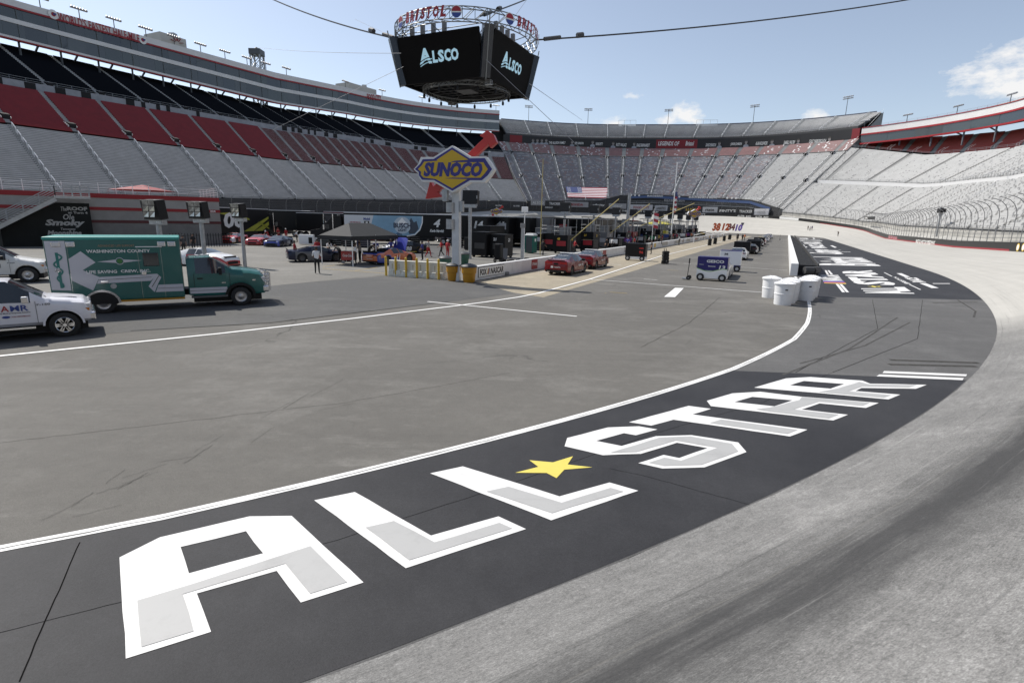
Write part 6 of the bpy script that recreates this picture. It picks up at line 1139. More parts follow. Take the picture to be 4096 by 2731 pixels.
c = BL0 + BWd * 6 - BN * 5; mb = MB(); rr = [(c + V(math.cos(a) * 3.6, math.sin(a) * 3.6, 5.8)) for a in [2 * math.pi * k / 8 for k in range(8)]]; ap = c + V(0, 0, 7.15)
for a, b in zip(rr, rr[1:] + rr[:1]): mb.add([a + V(0, 0, .65), b + V(0, 0, .65), ap], [(0, 1, 2)])
cn = thing('terrace_canopy', 'red canopy on the roof terrace of the striped building', 'canopy'); mb.build('red_roof', M('canopy_red', (.22, .008, .012), .7), cn); mb = MB(); [mb.beam(q, q + V(0, 0, .65), .06) for q in rr]; mb.build('legs', STEEL, cn)
mu = thing('mural_wall', 'black mural wall with silver script lettering below the stairs', 'wall'); MUB = M('mural_black', (.010, .012, .012), .6, var=.4, scale=.8, spec=.2); ML0 = BL0 - BWd * 7.5 + BN * .6; ML1 = BL0 + BWd * .1 + BN * .6
mb = MB(); mb.prism([(0, 0), (7.6, 0), (7.6, 4.65), (4.75, 4.65), (0, 1.9)], ML0, BWd, (0, 0, 1), .12); mb.build('panel', MUB, mu)
MS = M('mural_silver', (.34, .34, .33), .5)
def mtext(st, x, z, h, w, sh=0., bold=.02): return text(mu, st, MS, ML0 + BWd * x + V(0, 0, z), BWd, (0, 0, 1), h, w, bold, sh, off=.13)
mtext('The', 5.35, 4.0, .45, .5, .3); mtext('ROOF', 6.5, 4.05, .42, 1.75, 0, .05); mtext('at Turn 4', 6.5, 3.62, .24, 1.7, 0, .04); mtext('Ole', 5.65, 3.15, .6, .95, .25); mtext('Smoky', 5.3, 2.45, .85, 3.4, .25, .05); mtext('Tennessee', 5.45, 1.86, .26, 1.25, .25); mtext('Moonshine', 5.1, 1.45, .5, 2.9, .25, .04)
mb = MB()
for x in (1.2, 2.6): mb.rev([(.02, 1.5), (.75, 1.45), (.82, .8), (.75, .1)], 14, ML0 + BWd * x + BN * .05)
st_ = thing('stairs', 'grey metal staircase with railings climbing in front of the mural', 'stairs'); SGR = M('stair_grey', (.40, .40, .385), .6, var=.15, scale=2.); S_ = lambda x, y, z: ML0 + BWd * x + BN * y + V(0, 0, z)
n_ = 26
for i in range(n_):
    x = 4.55 - i * .30; z = 5.05 - i * .185
    if z < .1: break
    mb = MB(); mb.beam(S_(x - .16, .3, z), S_(x - .16, 2.0, z), .32, .05, up=(0, 0, 1)); mb.build('tread', SGR, st_)
for y in (.25, 2.05): mb = MB(); mb.beam(S_(4.8, y, 5.0), S_(-3.4, y, -.06), .08, .38); mb.build('stringer', SGR, st_)
mb = MB(); mb.beam(S_(4.7, 1.15, 5.2), S_(7.7, 1.15, 5.2), 1.9, .3); mb.build('landing', SGR, st_, bevel=.03)
for y in (.3, 2.0):
    mb = MB()
    for k in range(5): mb.beam(S_(4.8, y, 5.45 + k * .22), S_(-3.4, y, .4 + k * .22), .04)
    for k in range(7): x = 4.8 - k * 1.36; z = 5.0 - (4.8 - x) * .617; mb.beam(S_(x, y, z), S_(x, y, z + 1.35), .05)
    for k in range(5): mb.beam(S_(4.8, y, 5.5 + k * .22), S_(7.7, y, 5.5 + k * .22), .035)
    for k in range(5): mb.beam(S_(4.8 + k * .72, y, 5.2), S_(4.8 + k * .72, y, 6.5), .05)
    mb.build('railing', STEEL, st_)
# iron fence right of the building
fn = thing('iron_fence', 'black iron picket fence at the corner of the striped building', 'fence'); f0, f1 = V(-38.5, 60.5, 0), V(-34.5, 65.5, 0)
for i in range(22): p_ = f0.lerp(f1, i / 21); mb = MB(); mb.beam(p_, p_ + V(0, 0, 1.6), .05); mb.build('picket', BLK, fn)
for z in (.3, 1.35): mb = MB(); mb.beam(f0 + V(0, 0, z), f1 + V(0, 0, z), .05); mb.build('rail', BLK, fn)
bf = thing('crowd_barrier', 'short galvanised crowd barrier left of the light post', 'barrier', V(-24.2, 41.5, 0), R2(55)); 
for i in range(12): mb = MB(); x = -1.1 + i * .2; mb.cyl((x, 0, .2), (x, 0, 1.05), .014, n=5); mb.build('bar', STEEL, bf)
mb = MB(); mb.tube([(-1.15, 0, 0), (-1.15, 0, 1.1), (1.15, 0, 1.1), (1.15, 0, 0)], .022); mb.tube([(-1.15, 0, .2), (1.15, 0, .2)], .02); mb.build('frame', STEEL, bf)
# ---------------------------------------------------------------- floodlight boxes on posts
MIR = M('mirror_lamp', (.36, .37, .37), .18, .9, var=.5, scale=3.)
def flood(label, p, rz, zt, sc=1., facing=True):
    r = thing('light_post', label, 'floodlight', p, rz, 'box floodlights on posts'); mb = MB(); mb.cyl((0, 0, 0), (0, 0, zt - 1.2 * sc), .13 * sc, n=12); mb.build('post', STEEL, r, smooth=40)
    mb = MB(); mb.prism([(-.62 * sc, -.5 * sc), (.62 * sc, -.5 * sc), (.62 * sc, .5 * sc), (-.62 * sc, .5 * sc)], (0, .12, zt - .5 * sc), (1, 0, 0), (0, -.12, 1), .5 * sc); mb.build('lamp_box', BLK, r, bevel=.02)
    if facing:
        mb = MB(); mb.box(-.36 * sc, .56 * sc, -.46 * sc, -.42 * sc, zt - .88 * sc, zt - .10 * sc)
        for i in range(2):
            m2 = MB(); x = -.36 * sc + .47 * sc * i; 
            for j in range(3): z = zt - .92 * sc + .30 * sc * j; m2.quad((x + .02, -.50 * sc, z), (x + .43 * sc, -.50 * sc + .03 * (j - 1), z), (x + .43 * sc, -.50 * sc, z + .27 * sc), (x + .02, -.50 * sc - .02, z + .27 * sc))
            m2.build('reflector', MIR, r)
    mb = MB(); mb.box(-.5 * sc, .5 * sc, -.16, .16, zt - 1.32 * sc, zt - 1.05 * sc); mb.build('ballast_box', STEEL, r, bevel=.02); mb = MB(); mb.beam((-.58 * sc, .1, zt - 1.2 * sc), (-.58 * sc, .1, zt - .4 * sc), .08); mb.build('side_arm', STEEL, r)
    text(r, 'MUSCO', LWH, (.28 * sc, -.17, zt - 1.18 * sc), (1, 0, 0), (0, 0, 1), .09, .36, .03, off=.006); return r
def depthpt(x, dep): d = pxdir(x, 900); t = dep / (d.dot(CF)); return V(d.x * t, d.y * t, 0)
flood('box floodlight on a post behind the ambulance, leftmost of three', depthpt(634, 28.5), R2(-22), 4.55); flood('box floodlight on a post behind the ambulance, middle of three', depthpt(806, 33.5), R2(-18), 4.6); flood('box floodlight on a grey post just right of the ambulance', depthpt(966, 39.5), R2(-30), 4.65)
flood('box floodlight seen from behind, right of the big fuel sign', T(-18.2, -40.5), R2(165), 6.6, 1.25, False)
for i, (a, b) in enumerate(((1.5, -38.2), (12.2, -37.8), (23, -37.6), (34, -37.5), (46, -37.5), (58, -37.5), (70, -37.5), (83, -37.5), (97, -37.5), (112, -37.5))): flood('box floodlight over the pit stalls, %s in the row' % ['first', 'second', 'third', 'fourth', 'fifth', 'sixth', 'seventh', 'eighth', 'ninth', 'last'][i], T(a, b), R2(150), 6.2, 1.1, False)
lp = thing('pit_post', 'grey post with small box at the pit wall beside the nearer pace car', 'post', T(-20, -33.9)); mb = MB(); mb.box(-.14, .14, -.14, .14, 0, 3.2); mb.build('post', STEEL, lp); mb = MB(); mb.box(-.22, .22, -.22, .22, 3.2, 3.6); mb.build('box', GRY, lp, bevel=.03)
# ---------------------------------------------------------------- walls along pit road
pwl = thing('pit_wall', 'low white concrete pit wall with sponsor signs beside the pace cars', 'wall'); PWM = M('pit_wall_white', (.66, .66, .66), .6, var=.12, scale=1.5)
a = -35.3
while a < 138: e = min(a + 6.1, 139); mb = MB(); p_, q_ = T(a + .01, -30.45 - (a + 35) * .0045), T(e - .01, -30.45 - (e + 35) * .0045); mb.beam(p_ + V(0, 0, .46), q_ + V(0, 0, .46), .36, .92); mb.build('wall_segment', PWM, pwl, bevel=.03); a = e
PX = V(math.sin(HD), math.cos(HD), 0); PN = V(math.cos(HD), -math.sin(HD), 0)
def psign(a, w, mat, st, tm, h=.4, k=.85, z=.5, ht=.6, sh=0.):
    c = T(a, -30.27 - (a + 35) * .0045, z); mb = MB(); mb.beam(c - PX * w / 2, c + PX * w / 2, .03, ht); o = mb.build('sign_panel', mat, pwl)
    if st: text(pwl, st, tm, c, PX, (0, 0, 1), h, w * k, .03, sh, off=.02)
psign(-32.4, 3.7, LBK, None, None, ht=.68); psign(-32.4, 3.6, LWH, None, None, ht=.62, z=.5) if 0 else None
c = T(-32.4, -30.26, .5); mb = MB(); mb.beam(c - PX * 1.78 + PN * .012, c + PX * 1.78 + PN * .012, .03, .60); mb.build('sign_face', LWH, pwl)
text(pwl, 'FOX', LBK, c - PX * 1.2 + PN * .012, PX, (0, 0, 1), .42, .9, .05, off=.02); text(pwl, 'NASCAR', LBK, c + PX * .72 + PN * .012, PX, (0, 0, 1), .42, 1.9, .04, .2, off=.02)
for i, m_ in enumerate((LYW, LRED, LBL)): mb = MB(); q_ = c - PX * (.62 - i * .11) + PN * .03; mb.beam(q_ - V(0, 0, .2) - PX * .06, q_ + V(0, 0, .2) + PX * .06, .06, .01); mb.build('sign_bar', m_, pwl)
GRS = M('sign_green', (.03, .16, .07), .5); psign(-25.2, 1.15, LRED, "O'Reilly", LWH, .3, .85, .48, .74)
for i, a in enumerate(range(-6, 135, 9)): psign(a, 1.2, (LRED, LGR, LWH, LYW)[i % 4] if i % 4 != 2 else M('sign_tan', (.22, .16, .10), .5), None, None, ht=.6); 
for i, a in enumerate(range(16, 130, 13)): psign(a, 5, M('faded_banner', (.42, .40, .36), .6, var=.3, scale=2.), None, None, ht=.62)
mb = MB(); mb.cbox(T(-30.2, -30.2, .15), (.3, .3, .22)); mb.build('wall_box', GRY, pwl)
iw = thing('inner_wall', 'white concrete wall ending at the white barrels beside the apron', 'wall'); IWM = M('inner_wall_white', (.70, .70, .69), .6, var=.08, scale=1.2)
a = -16.0
while a < 133: e = min(a + 7.5, 134); mb = MB(); p_, q_ = T(a + .006, -11.72 + (a + 16) * .004), T(e - .006, -11.72 + (e + 16) * .004); mb.beam(p_ + V(0, 0, .5), q_ + V(0, 0, .5), .55, 1.0); mb.build('wall_segment', IWM, iw, bevel=.03); a = e
tb = thing('tyre_barrier', 'black ribbed tyre barrier along the inner white wall', 'barrier'); a = -14.5
while a < 133: mb = MB(); c = T(a, -10.75); mb.beam(c + V(0, 0, .42) - PN * .62, c + V(0, 0, .42) + PN * .62, .40, .82); mb.build('rib', RUB, tb); a += .62
mb = MB(); mb.beam(T(-15, -10.02, .5), T(133, -9.5, .5), .1, 1.0); mb.tube([T(-15, -10.02, .5), T(-15.7, -10.4, .5), T(-16, -11, .5)], .3, 8); mb.build('belt', M('barrier_belt', (.05, .05, .05), .6), tb)
# ---------------------------------------------------------------- white barrels
def barrel():
    mb = MB(); mb.rev([(.02, 0), (.40, 0), (.405, .04), (.435, .52), (.45, .53), (.45, .57), (.437, .58), (.46, 1.0), (.49, 1.01), (.49, 1.05), (.46, 1.06)], 28); b = mb.mesh('barrel_body', M('barrel_white', (.80, .80, .80), .45, var=.06, scale=2.), smooth=30)
    mb = MB(); mb.rev([(.505, 1.045), (.505, 1.085), (.42, 1.11), (.12, 1.20), (.02, 1.21)], 28)
    for k in range(8): a = k * math.pi / 4; mb.beam((.14 * math.cos(a), .14 * math.sin(a), 1.20), (.46 * math.cos(a), .46 * math.sin(a), 1.105), .03, .03)
    l = mb.mesh('barrel_lid', MATS['barrel_white'], smooth=30); mb = MB(); mb.cbox((0, -.452, .78), (.12, .02, .06)); p = mb.mesh('label_plate', BLK); return b, l, p
BB_, BL_, BP_ = barrel(); zb1 = lambda x, y: G(3000 + x * .466, 850 + y * .466)
bp = [(zb1(277, 788), 'nearest of the cluster'), (zb1(277, 788) + V(.62, .80, 0), 'second in the left row'), (zb1(277, 788) + V(1.15, 1.62, 0), 'third in the left row'), (zb1(470, 752), 'nearest of the right row'), (zb1(470, 752) + V(.55, .82, 0), 'second in the right row'), (zb1(470, 752) + V(1.15, 1.66, 0), 'third in the right row'), (zb1(277, 788) + V(.55, 2.55, 0), 'farthest left, partly hidden')]
for p_, lb in bp:
    r = thing('crash_barrel', 'white plastic crash barrel at the end of the inner wall, %s' % lb, 'barrel', (p_.x, p_.y, 0), random.uniform(-.3, .3), 'white crash barrels'); link('body', BB_, r); link('lid', BL_, r); link('label_plate', BP_, r)
# ---------------------------------------------------------------- bins, barrier, bollards
def bin_(label, p, m_, s=1., lidm=None):
    r = thing('waste_bin', label, 'bin', p, random.uniform(0, 1), 'bins at the garage entry'); mb = MB(); mb.rev([(.02, 0), (.30 * s, 0), (.33 * s, .05), (.37 * s, .55), (.41 * s, .58), (.43 * s, .90), (.43 * s, .98)], 24); mb.build('body', m_, r, smooth=30)
    mb = MB(); mb.rev([(.46 * s, .95), (.46 * s, 1.02), (.36 * s, 1.10), (.12 * s, 1.18), (.02, 1.19)], 24); mb.build('lid', lidm or M('bin_lid', (.05, .052, .055), .5), r, smooth=30); return r
BOR = M('bin_orange', (.42, .20, .008), .5, var=.06, scale=2.); bin_('orange bin with dark lid below the fuel sign, left one', G(1815, 1123), BOR, 1.12); bin_('orange bin with dark lid at the end of the pit wall, right one', G(1876, 1129), BOR, 1.12); BGR = M('bin_green', (.015, .075, .05), .5); bin_('dark green bin behind the orange bins', G(1855, 1062), BGR, 1.15); bin_('dark green bin behind the white barrier', G(1782, 1085), BGR, 1.1)
jw = M('barrier_white_plastic', (.60, .59, .52), .5, var=.12, scale=1.2); j0, j1 = G(1560, 1103), G(1788, 1117)
for i in range(2):
    p_, q_ = j0.lerp(j1, i * .5 + .005), j0.lerp(j1, i * .5 + .495); d = (q_ - p_).normalized(); n = V(-d.y, d.x, 0); L_ = (q_ - p_).length; r = thing('plastic_barrier', 'white water filled road barrier behind the yellow posts, %s half' % ('left', 'right')[i], 'barrier', p_, math.atan2(d.y, d.x), 'white road barriers')
    pr = [(-.28, 0), (.28, 0), (.28, .14), (.22, .30), (.15, .40), (.12, 1.05), (.10, 1.08), (-.10, 1.08), (-.12, 1.05), (-.15, .40), (-.22, .30), (-.28, .14)]; mb = MB(); mb.loft([[(x, y, z) for y, z in pr] for x in (0, L_)]); mb.build('body', jw, r, bevel=.02)
    for k in range(4): mb = MB(); x = L_ * (k + .5) / 4; mb.box(x - .16, x + .16, -.30, -.10, .10, .42); mb.build('foot_block', jw, r, bevel=.03); mb = MB(); mb.box(x - .03, x + .03, -.145, -.10, .42, .85); mb.build('rib', M('barrier_tan', (.40, .36, .24), .6), r)
for i, x in enumerate((1545, 1584, 1625, 1668, 1711, 1755)):
    y = 1103 + i * 3.0; r = thing('yellow_post', 'yellow steel post in front of the white barrier, %s from left' % ['first', 'second', 'third', 'fourth', 'fifth', 'last'][i], 'bollard', G(x, y), 0, 'yellow posts'); mb = MB(); mb.cyl((0, 0, 0), (0, 0, 1.28), .075, n=10); mb.build('post', YEL, r, smooth=40); mb = MB(); mb.rev([(.075, 1.28), (.05, 1.31), (.005, 1.32)], 10); mb.build('cap', YEL, r)
# ---------------------------------------------------------------- canopy
tt = thing('canopy_tent', 'black pop-up canopy on white legs over the repair bay', 'canopy'); CA, CB = V(-15.8, 44.2, 0), V(-12.75, 42.5, 0); CC = V(-11.2, 49.5, 0) + V(.8, -1.6, 0); CD = CA + (CC - CB)
TBK = M('tent_black', (.014, .015, .017), .8, var=.2, scale=1.); e1, e2 = (CA + CB) / 2, (CC + CD) / 2; r1, r2 = e1.lerp(e2, .27) + V(0, 0, 3.35), e1.lerp(e2, .73) + V(0, 0, 3.35); U = lambda p, z: V(p.x, p.y, z)
cc = (CA + CB + CC + CD) / 4; ex = lambda p: cc + (p - cc) * 1.04
a_, b_2, c_, d_ = (U(ex(p), 2.35) for p in (CA, CB, CC, CD)); mb = MB(); mb.add([a_, b_2, c_, d_, r1, r2], [(0, 1, 4), (1, 2, 5, 4), (2, 3, 5), (3, 0, 4, 5)]); mb.build('roof', TBK, tt)
mb = MB()
for p_, q_ in ((a_, b_2), (b_2, c_), (c_, d_), (d_, a_)): mb.quad(p_ - V(0, 0, .32), q_ - V(0, 0, .32), q_, p_)
mb.build('valance', TBK, tt)
for p_ in (CA, CB, CC, CD, (CA + CD) / 2, (CB + CC) / 2): mb = MB(); mb.box(p_.x - .03, p_.x + .03, p_.y - .03, p_.y + .03, 0, 2.4); mb.build('leg', PURE, tt)
# ---------------------------------------------------------------- carts
def cart(label, p, rz, w, d, h, top, bot, words=(), wave=False, zs=.9, group='tool carts', lid=None):
    r = thing('tool_cart', label, 'tool cart', p, rz, group); mb = MB(); mb.box(-d / 2, d / 2, -w / 2, w / 2, .16, zs); mb.build('lower_cabinet', bot, r, bevel=.02); mb = MB(); mb.box(-d / 2 - .002, d / 2 + .002, -w / 2 - .002, w / 2 + .002, zs, h); mb.build('upper_cabinet', top, r, bevel=.02)
    for x in (-d * .36, d * .36):
        for y in (-w * .44, w * .44): pass
    for y in (-w * .36, w * .36):
        q = MB(); q.rev([(.12, -.07), (.24, -.07), (.26, -.04), (.26, .04), (.24, .07), (.12, .07)], 18, (-d / 2 - .03, y, .26), 'y'); ww = q.mesh('wheel', RUB, smooth=30); ww.transform(Matrix.Translation(V(-d / 2 - .03, y, .26)) @ Matrix.Rotation(math.pi / 2, 4, 'Z') @ Matrix.Translation(-V(-d / 2 - .03, y, .26))); o = link('wheel', ww, r)
        q = MB(); q.cyl((-d / 2 - .105, y, .26), (-d / 2 - .09, y, .26), .13, n=14); q.build('rim', ALU, o)
    for st, m_, y, z, hh, ww in words: text(r, st, m_, (-d / 2, y, z), (0, -1, 0), (0, 0, 1), hh, ww, .04, .0 if st != '13' else .15, off=.012)
    if wave:
        pts = [(w / 2 - w * k / 16, zs + .05 + .10 * math.cos(k / 16 * 2 * math.pi + .6)) for k in range(17)]; mb = MB()
        mb.prism([(-w / 2, .2)] + [(-p_[0], p_[1]) for p_ in pts] + [(w / 2, .2)], (-d / 2 - .004, 0, 0), (0, -1, 0), (0, 0, 1), .006); mb.build('white_wave', bot, r); mb = MB()
        for p_, q_ in zip(pts, pts[1:]): mb.beam((-d / 2 - .014, p_[0], p_[1]), (-d / 2 - .014, q_[0], q_[1]), .01, .035, up=(0, 0, 1))
        mb.build('green_line', M('line_green', (.16, .36, .04), .5), r)
    if lid: mb = MB(); mb.box(-d / 2, d / 2, -w / 2, w / 2, h, h + .05); mb.build('lid', lid, r, bevel=.02)
    mb = MB(); mb.tube([(-d * .2, w / 2, .9), (-d * .2, w / 2 + .1, .95), (d * .2, w / 2 + .1, .95), (d * .2, w / 2, .9)], .02); mb.build('push_handle', BLK, r)
    return r
GB = paint('cart_blue', (.022, .018, .13), .3); cart('blue and white tool cart numbered 13 with wavy green line on pit road', T(-24.1, -17.0), AH - .02, 2.02, .9, 1.62, GB, PURE, (('GEICO', LWH, -.18, 1.37, .20, 1.15), ('13', LWH, -.66, .98, .26, .42), ('CHEVROLET', LWH, .72, 1.12, .04, .32), ('Beautyrest', LWH, 0.02, 1.02, .09, .48)), True, .72, lid=GB)
cart('white and blue tool cart numbered 38 ahead of the blue one', T(-14.9, -16.6), AH, 1.7, .95, 1.72, PURE, GB, (('38', LBK, .35, 1.45, .16, .3),), False, .55, lid=GB); CK = M('cart_black', (.007, .007, .008), .4, spec=.25)
cart('black tool cart with red number 96 beside the pit wall', T(-7.9, -26.4), AH, 2.1, .95, 1.78, CK, PURE, (('96', M('neon_red', (.55, .03, .02), .5), -.62, .9, .28, .42), ('GBR', M('neon_red', (.55, .03, .02), .5), -.62, 1.3, .14, .5)), False, .42)
for i, (a, b) in enumerate(((13.2, -17.5), (23.6, -16.6), (34.5, -17.0), (55, -17))): cart('black open tool cart in the pit road queue, %s' % ['nearest', 'second', 'third', 'farthest'][i], T(a, b), AH, 2.0, .9, 1.75 - .08 * i, CK, CK, zs=.5)
# tyre stacks on trolleys, jacks
TY = MB(); TY.rev([(.20, -.14), (.31, -.14), (.345, -.10), (.355, 0), (.345, .10), (.31, .14), (.20, .14)], 20); TYM = TY.mesh('tyre', RUB, smooth=30)
def stack(label, p, n=4):
    r = thing('tyre_trolley', label, 'tyre stack', p, AH + math.pi / 2, 'tyre stacks on trolleys')
    for i in range(n): o = link('tyre', TYM, r); o.location = (random.uniform(-.02, .02), random.uniform(-.02, .02), .24 + i * .285)
    mb = MB(); mb.tube([(.1, .42, 0.1), (.1, .42, 1.35), (.1, .62, 1.5)], .03); mb.tube([(-.1, .42, .1), (-.1, .42, 1.35), (-.1, .62, 1.5)], .03); mb.box(-.3, .3, -.35, .42, .06, .1); mb.build('trolley_frame', BLK, r)
    for x in (-.22, .22): mb = MB(); mb.rev([(.05, -.04), (.18, -.04), (.19, 0), (.18, .04), (.05, .04)], 14, (x, .5, .19), 'y'); m_ = mb.mesh('trolley_wheel', RUB); m_.transform(Matrix.Translation(V(x, .5, .19)) @ Matrix.Rotation(math.pi / 2, 4, 'Z') @ Matrix.Translation(-V(x, .5, .19))); link('trolley_wheel', m_, r)
for i, (a, b) in enumerate(((-10.3, -22.9), (42.2, -24.9), (50.1, -24.8), (73.7, -25.3), (88.4, -25.4), (93, -25.6), (104, -24.5))): stack('stack of black tyres on a trolley by the white pit line, %s from the camera' % ['nearest', 'second', 'third', 'fourth', 'fifth', 'sixth', 'seventh'][i], T(a, b))
def jack(label, p, rz=0.):
    r = thing('hand_truck', label, 'trolley', p, rz, 'hand trolleys'); mb = MB(); mb.tube([(0, 0, .2), (0, -.05, 1.15)], .025); mb.tube([(-.16, -.05, 1.15), (-.16, -.05, 1.5), (.16, -.05, 1.5), (.16, -.05, 1.15), (-.16, -.05, 1.15)], .022); mb.build('handle', BLK, r); mb = MB(); mb.box(-.2, .2, -.1, .35, .05, .13); mb.build('jack_body', ALU, r)
    for x in (-.22, .22): mb = MB(); mb.rev([(.05, -.04), (.15, -.04), (.16, 0), (.15, .04), (.05, .04)], 14, (x, -.1, .16), 'y'); m_ = mb.mesh('wheel', RUB); m_.transform(Matrix.Translation(V(x, -.1, .16)) @ Matrix.Rotation(math.pi / 2, 4, 'Z') @ Matrix.Translation(-V(x, -.1, .16))); link('wheel', m_, r)
jack('black hand jack standing left of the blue and white cart', T(-24.6, -18.6), AH); jack('small trolley standing alone near the far end of the inner wall', T(104, -13.6), AH)
# red drinks cart under the canopy
r = thing('drinks_cart', 'red drinks cart with white script under the canopy edge', 'cart', G(1392, 1056) + V(0, .4, 0), R2(-8)); mb = MB(); mb.box(-.55, .55, -.35, .35, .3, 1.05); mb.build('cabinet', RED, r, bevel=.03); text(r, 'Coca-Cola', LWH, (0, -.35, .7), (1, 0, 0), (0, 0, 1), .22, .8, .02, .3, off=.012)
for x in (-.4, .4): mb = MB(); mb.rev([(.03, -.03), (.14, -.03), (.15, 0), (.14, .03), (.03, .03)], 12, (x, -.3, .15), 'y'); mb.build('caster', GRY, r)
# ---------------------------------------------------------------- haulers
PB = M('pit_box_black', (.006, .006, .007), .5, spec=.2)
def tractor(parent, x, m_, flip=1):
    mb = MB(); f = flip; pr = [(0, .7), (2.3, .7), (4.6, .75), (4.75, 1.0), (4.7, 1.75), (3.2, 2.05), (2.75, 2.75), (2.2, 3.0), (1.2, 3.95), (.1, 3.95)]; mb.prism([(x + f * a, b) for a, b in (pr if f > 0 else pr[::-1])], (0, 1.15, 0), (1, 0, 0), (0, 0, 1), 2.3); c = mb.build('cab_body', m_, parent, bevel=.08)
    mb = MB(); mb.add([(x + f * 2.80, -1.0, 2.72), (x + f * 2.80, 1.0, 2.72), (x + f * 3.22, 1.0, 2.1), (x + f * 3.22, -1.0, 2.1)], [(0, 1, 2, 3)]); mb.v = [(a + f * .03, b, d + .03) for a, b, d in mb.v]; mb.build('windshield', M('cab_glass', (.10, .16, .2), .08, spec=.9), c); mb = MB(); mb.box(min(x + f * 1.9, x + f * 2.7), max(x + f * 1.9, x + f * 2.7), -1.165, -1.14, 2.0, 2.65); mb.build('side_window', GLASS, c)
    mb = MB(); mb.box(min(x + f * 4.6, x + f * 4.85), max(x + f * 4.6, x + f * 4.85), -1.15, 1.15, .45, .85); mb.build('front_bumper', CHR, parent, bevel=.04)
    for y in (-1.25, 1.25): mb = MB(); mb.cyl((x + f * 1.3, y, 1.0), (x + f * 1.3, y, 4.15), .09, n=10); mb.build('exhaust_stack', CHR, parent); mb = MB(); mb.box(x + f * 2.65 - .1, x + f * 2.65 + .1, y - .1, y + .1, 1.9, 2.6); mb.build('door_mirror', CHR, parent)
    for xx in (.5, 1.7, 4.0): [wheel(parent, x + f * xx, y, .52, .3) for y in (-1.0, 1.0)]
def hauler(label, p, rz, L, m_, words=(), trac=None, side=None, top=4.15, rear=(), fl=1, tm=None):
    r = thing('race_hauler', label, 'truck', p, rz, 'race team haulers'); mb = MB(); mb.box(0, L, -1.29, 1.29, 1.15, top); mb.build('trailer_box', m_, r, bevel=.06); mb = MB(); mb.box(.05, L - .05, -1.25, 1.25, top + .004, top + .09); mb.build('trailer_roof', M('trailer_roof_white', (.62, .62, .62), .5), r); mb = MB(); mb.box(L * .25, L * .72, -1.22, 1.22, .5, 1.15); mb.build('belly_box', CK, r)
    for x in (L * .80, L * .88): [wheel(r, x, y, .5, .32) for y in (-1.08, 1.08)]
    if side: side(r)
    for st, m2, x, z, h, w, sh in words: text(r, st, m2, (x, -1.29, z), (1, 0, 0), (0, 0, 1), h, w, .04, sh, off=.03)
    for st, m2, y, z, h, w in rear: text(r, st, m2, (0, y, z), (0, -1, 0), (0, 0, 1), h, w, .05, .2, off=.03)
    if trac is not None: tractor(r, trac, tm or m_, fl)
    mb = MB(); mb.box(-.03, .0, -1.2, 1.2, 1.2, top - .1); mb.build('rear_door', m_, r)
    return r
HB = M('hauler_black', (.006, .006, .007), .35, spec=.25); SKY = M('hauler_sky_blue', (.20, .36, .50), .35, var=.2, scale=.4); HW = paint('hauler_white', (.55, .57, .60), .35)
def busch(r):
    def pan(nm, poly, m_, pr): mb = MB(); mb.prism(poly, (0, -1.29 - pr, 0), (1, 0, 0), (0, 0, 1), .006); return mb.build(nm, m_, r)
    pan('white_panel', [(.1, 1.25), (3.6, 1.25), (4.4, 4.1), (.1, 4.1)], HW, .004); pan('blue_panel', [(3.6, 1.25), (9.2, 1.25), (10.4, 1.5), (11.1, 2.2), (11.45, 3.2), (11.5, 4.1), (4.4, 4.1)], SKY, .004); pan('white_arc', [(9.2, 1.25), (10.4, 1.5), (11.1, 2.2), (11.45, 3.2), (11.5, 4.1), (11.65, 4.1), (11.6, 3.15), (11.22, 2.1), (10.45, 1.35), (9.2, 1.15)], PURE, .012)
    pan('mountain', [(6.2, 1.25), (7.0, 1.7), (7.6, 1.5), (8.3, 2.0), (8.6, 1.3)], M('mountain_blue', (.06, .12, .2), .4), .008); pan('mountain', [(9.2, 2.6), (9.9, 3.85), (10.3, 3.2), (10.7, 3.4), (11.0, 2.3), (10.4, 1.6), (9.6, 1.5)], M('mountain_dark', (.04, .055, .08), .4), .008)
    pan('round_emblem', [(8.6 + 1.25 * math.cos(k * math.pi / 12), 2.75 + 1.22 * math.sin(k * math.pi / 12)) for k in range(24)], M('emblem_pale', (.45, .52, .58), .4), .012); pan('peak', [(7.8, 3.0), (8.3, 3.55), (8.6, 3.85), (8.85, 3.5), (9.4, 3.0)], PURE, .02)
    pan('number_plate', [(3.0, 2.35), (3.75, 2.35), (3.75, 3.25), (3.0, 3.25)], LBK, .012)
p0 = V(*onray(1361, 930, r=84)[:2], 0); hb = hauler('black hauler with pale blue mountain panel and white number 4 on its side', V(-25.2, 81.5, 0), R2(1.5), 18.2, HB, (('BUSCH', M('sign_navy', (.01, .015, .05), .4), 8.6, 2.72, .75, 2.6, 0), ('LIGHT', M('sign_navy', (.01, .015, .05), .4), 8.6, 2.05, .4, 1.3, 0), ('4', LWH, 13.7, 3.15, 1.15, 1.0, .25), ('Kevin Harvick', LWH, 13.7, 2.05, .42, 2.1, .35), ('Mobil', LBL, 3.4, 3.55, .36, .95, 0), ('1', LWH, 3.38, 2.8, .7, .3, 0), ('FORD PERFORMANCE', LRED, 1.7, 3.05, .16, 1.6, .2)), -.3, busch, 4.35, fl=-1)
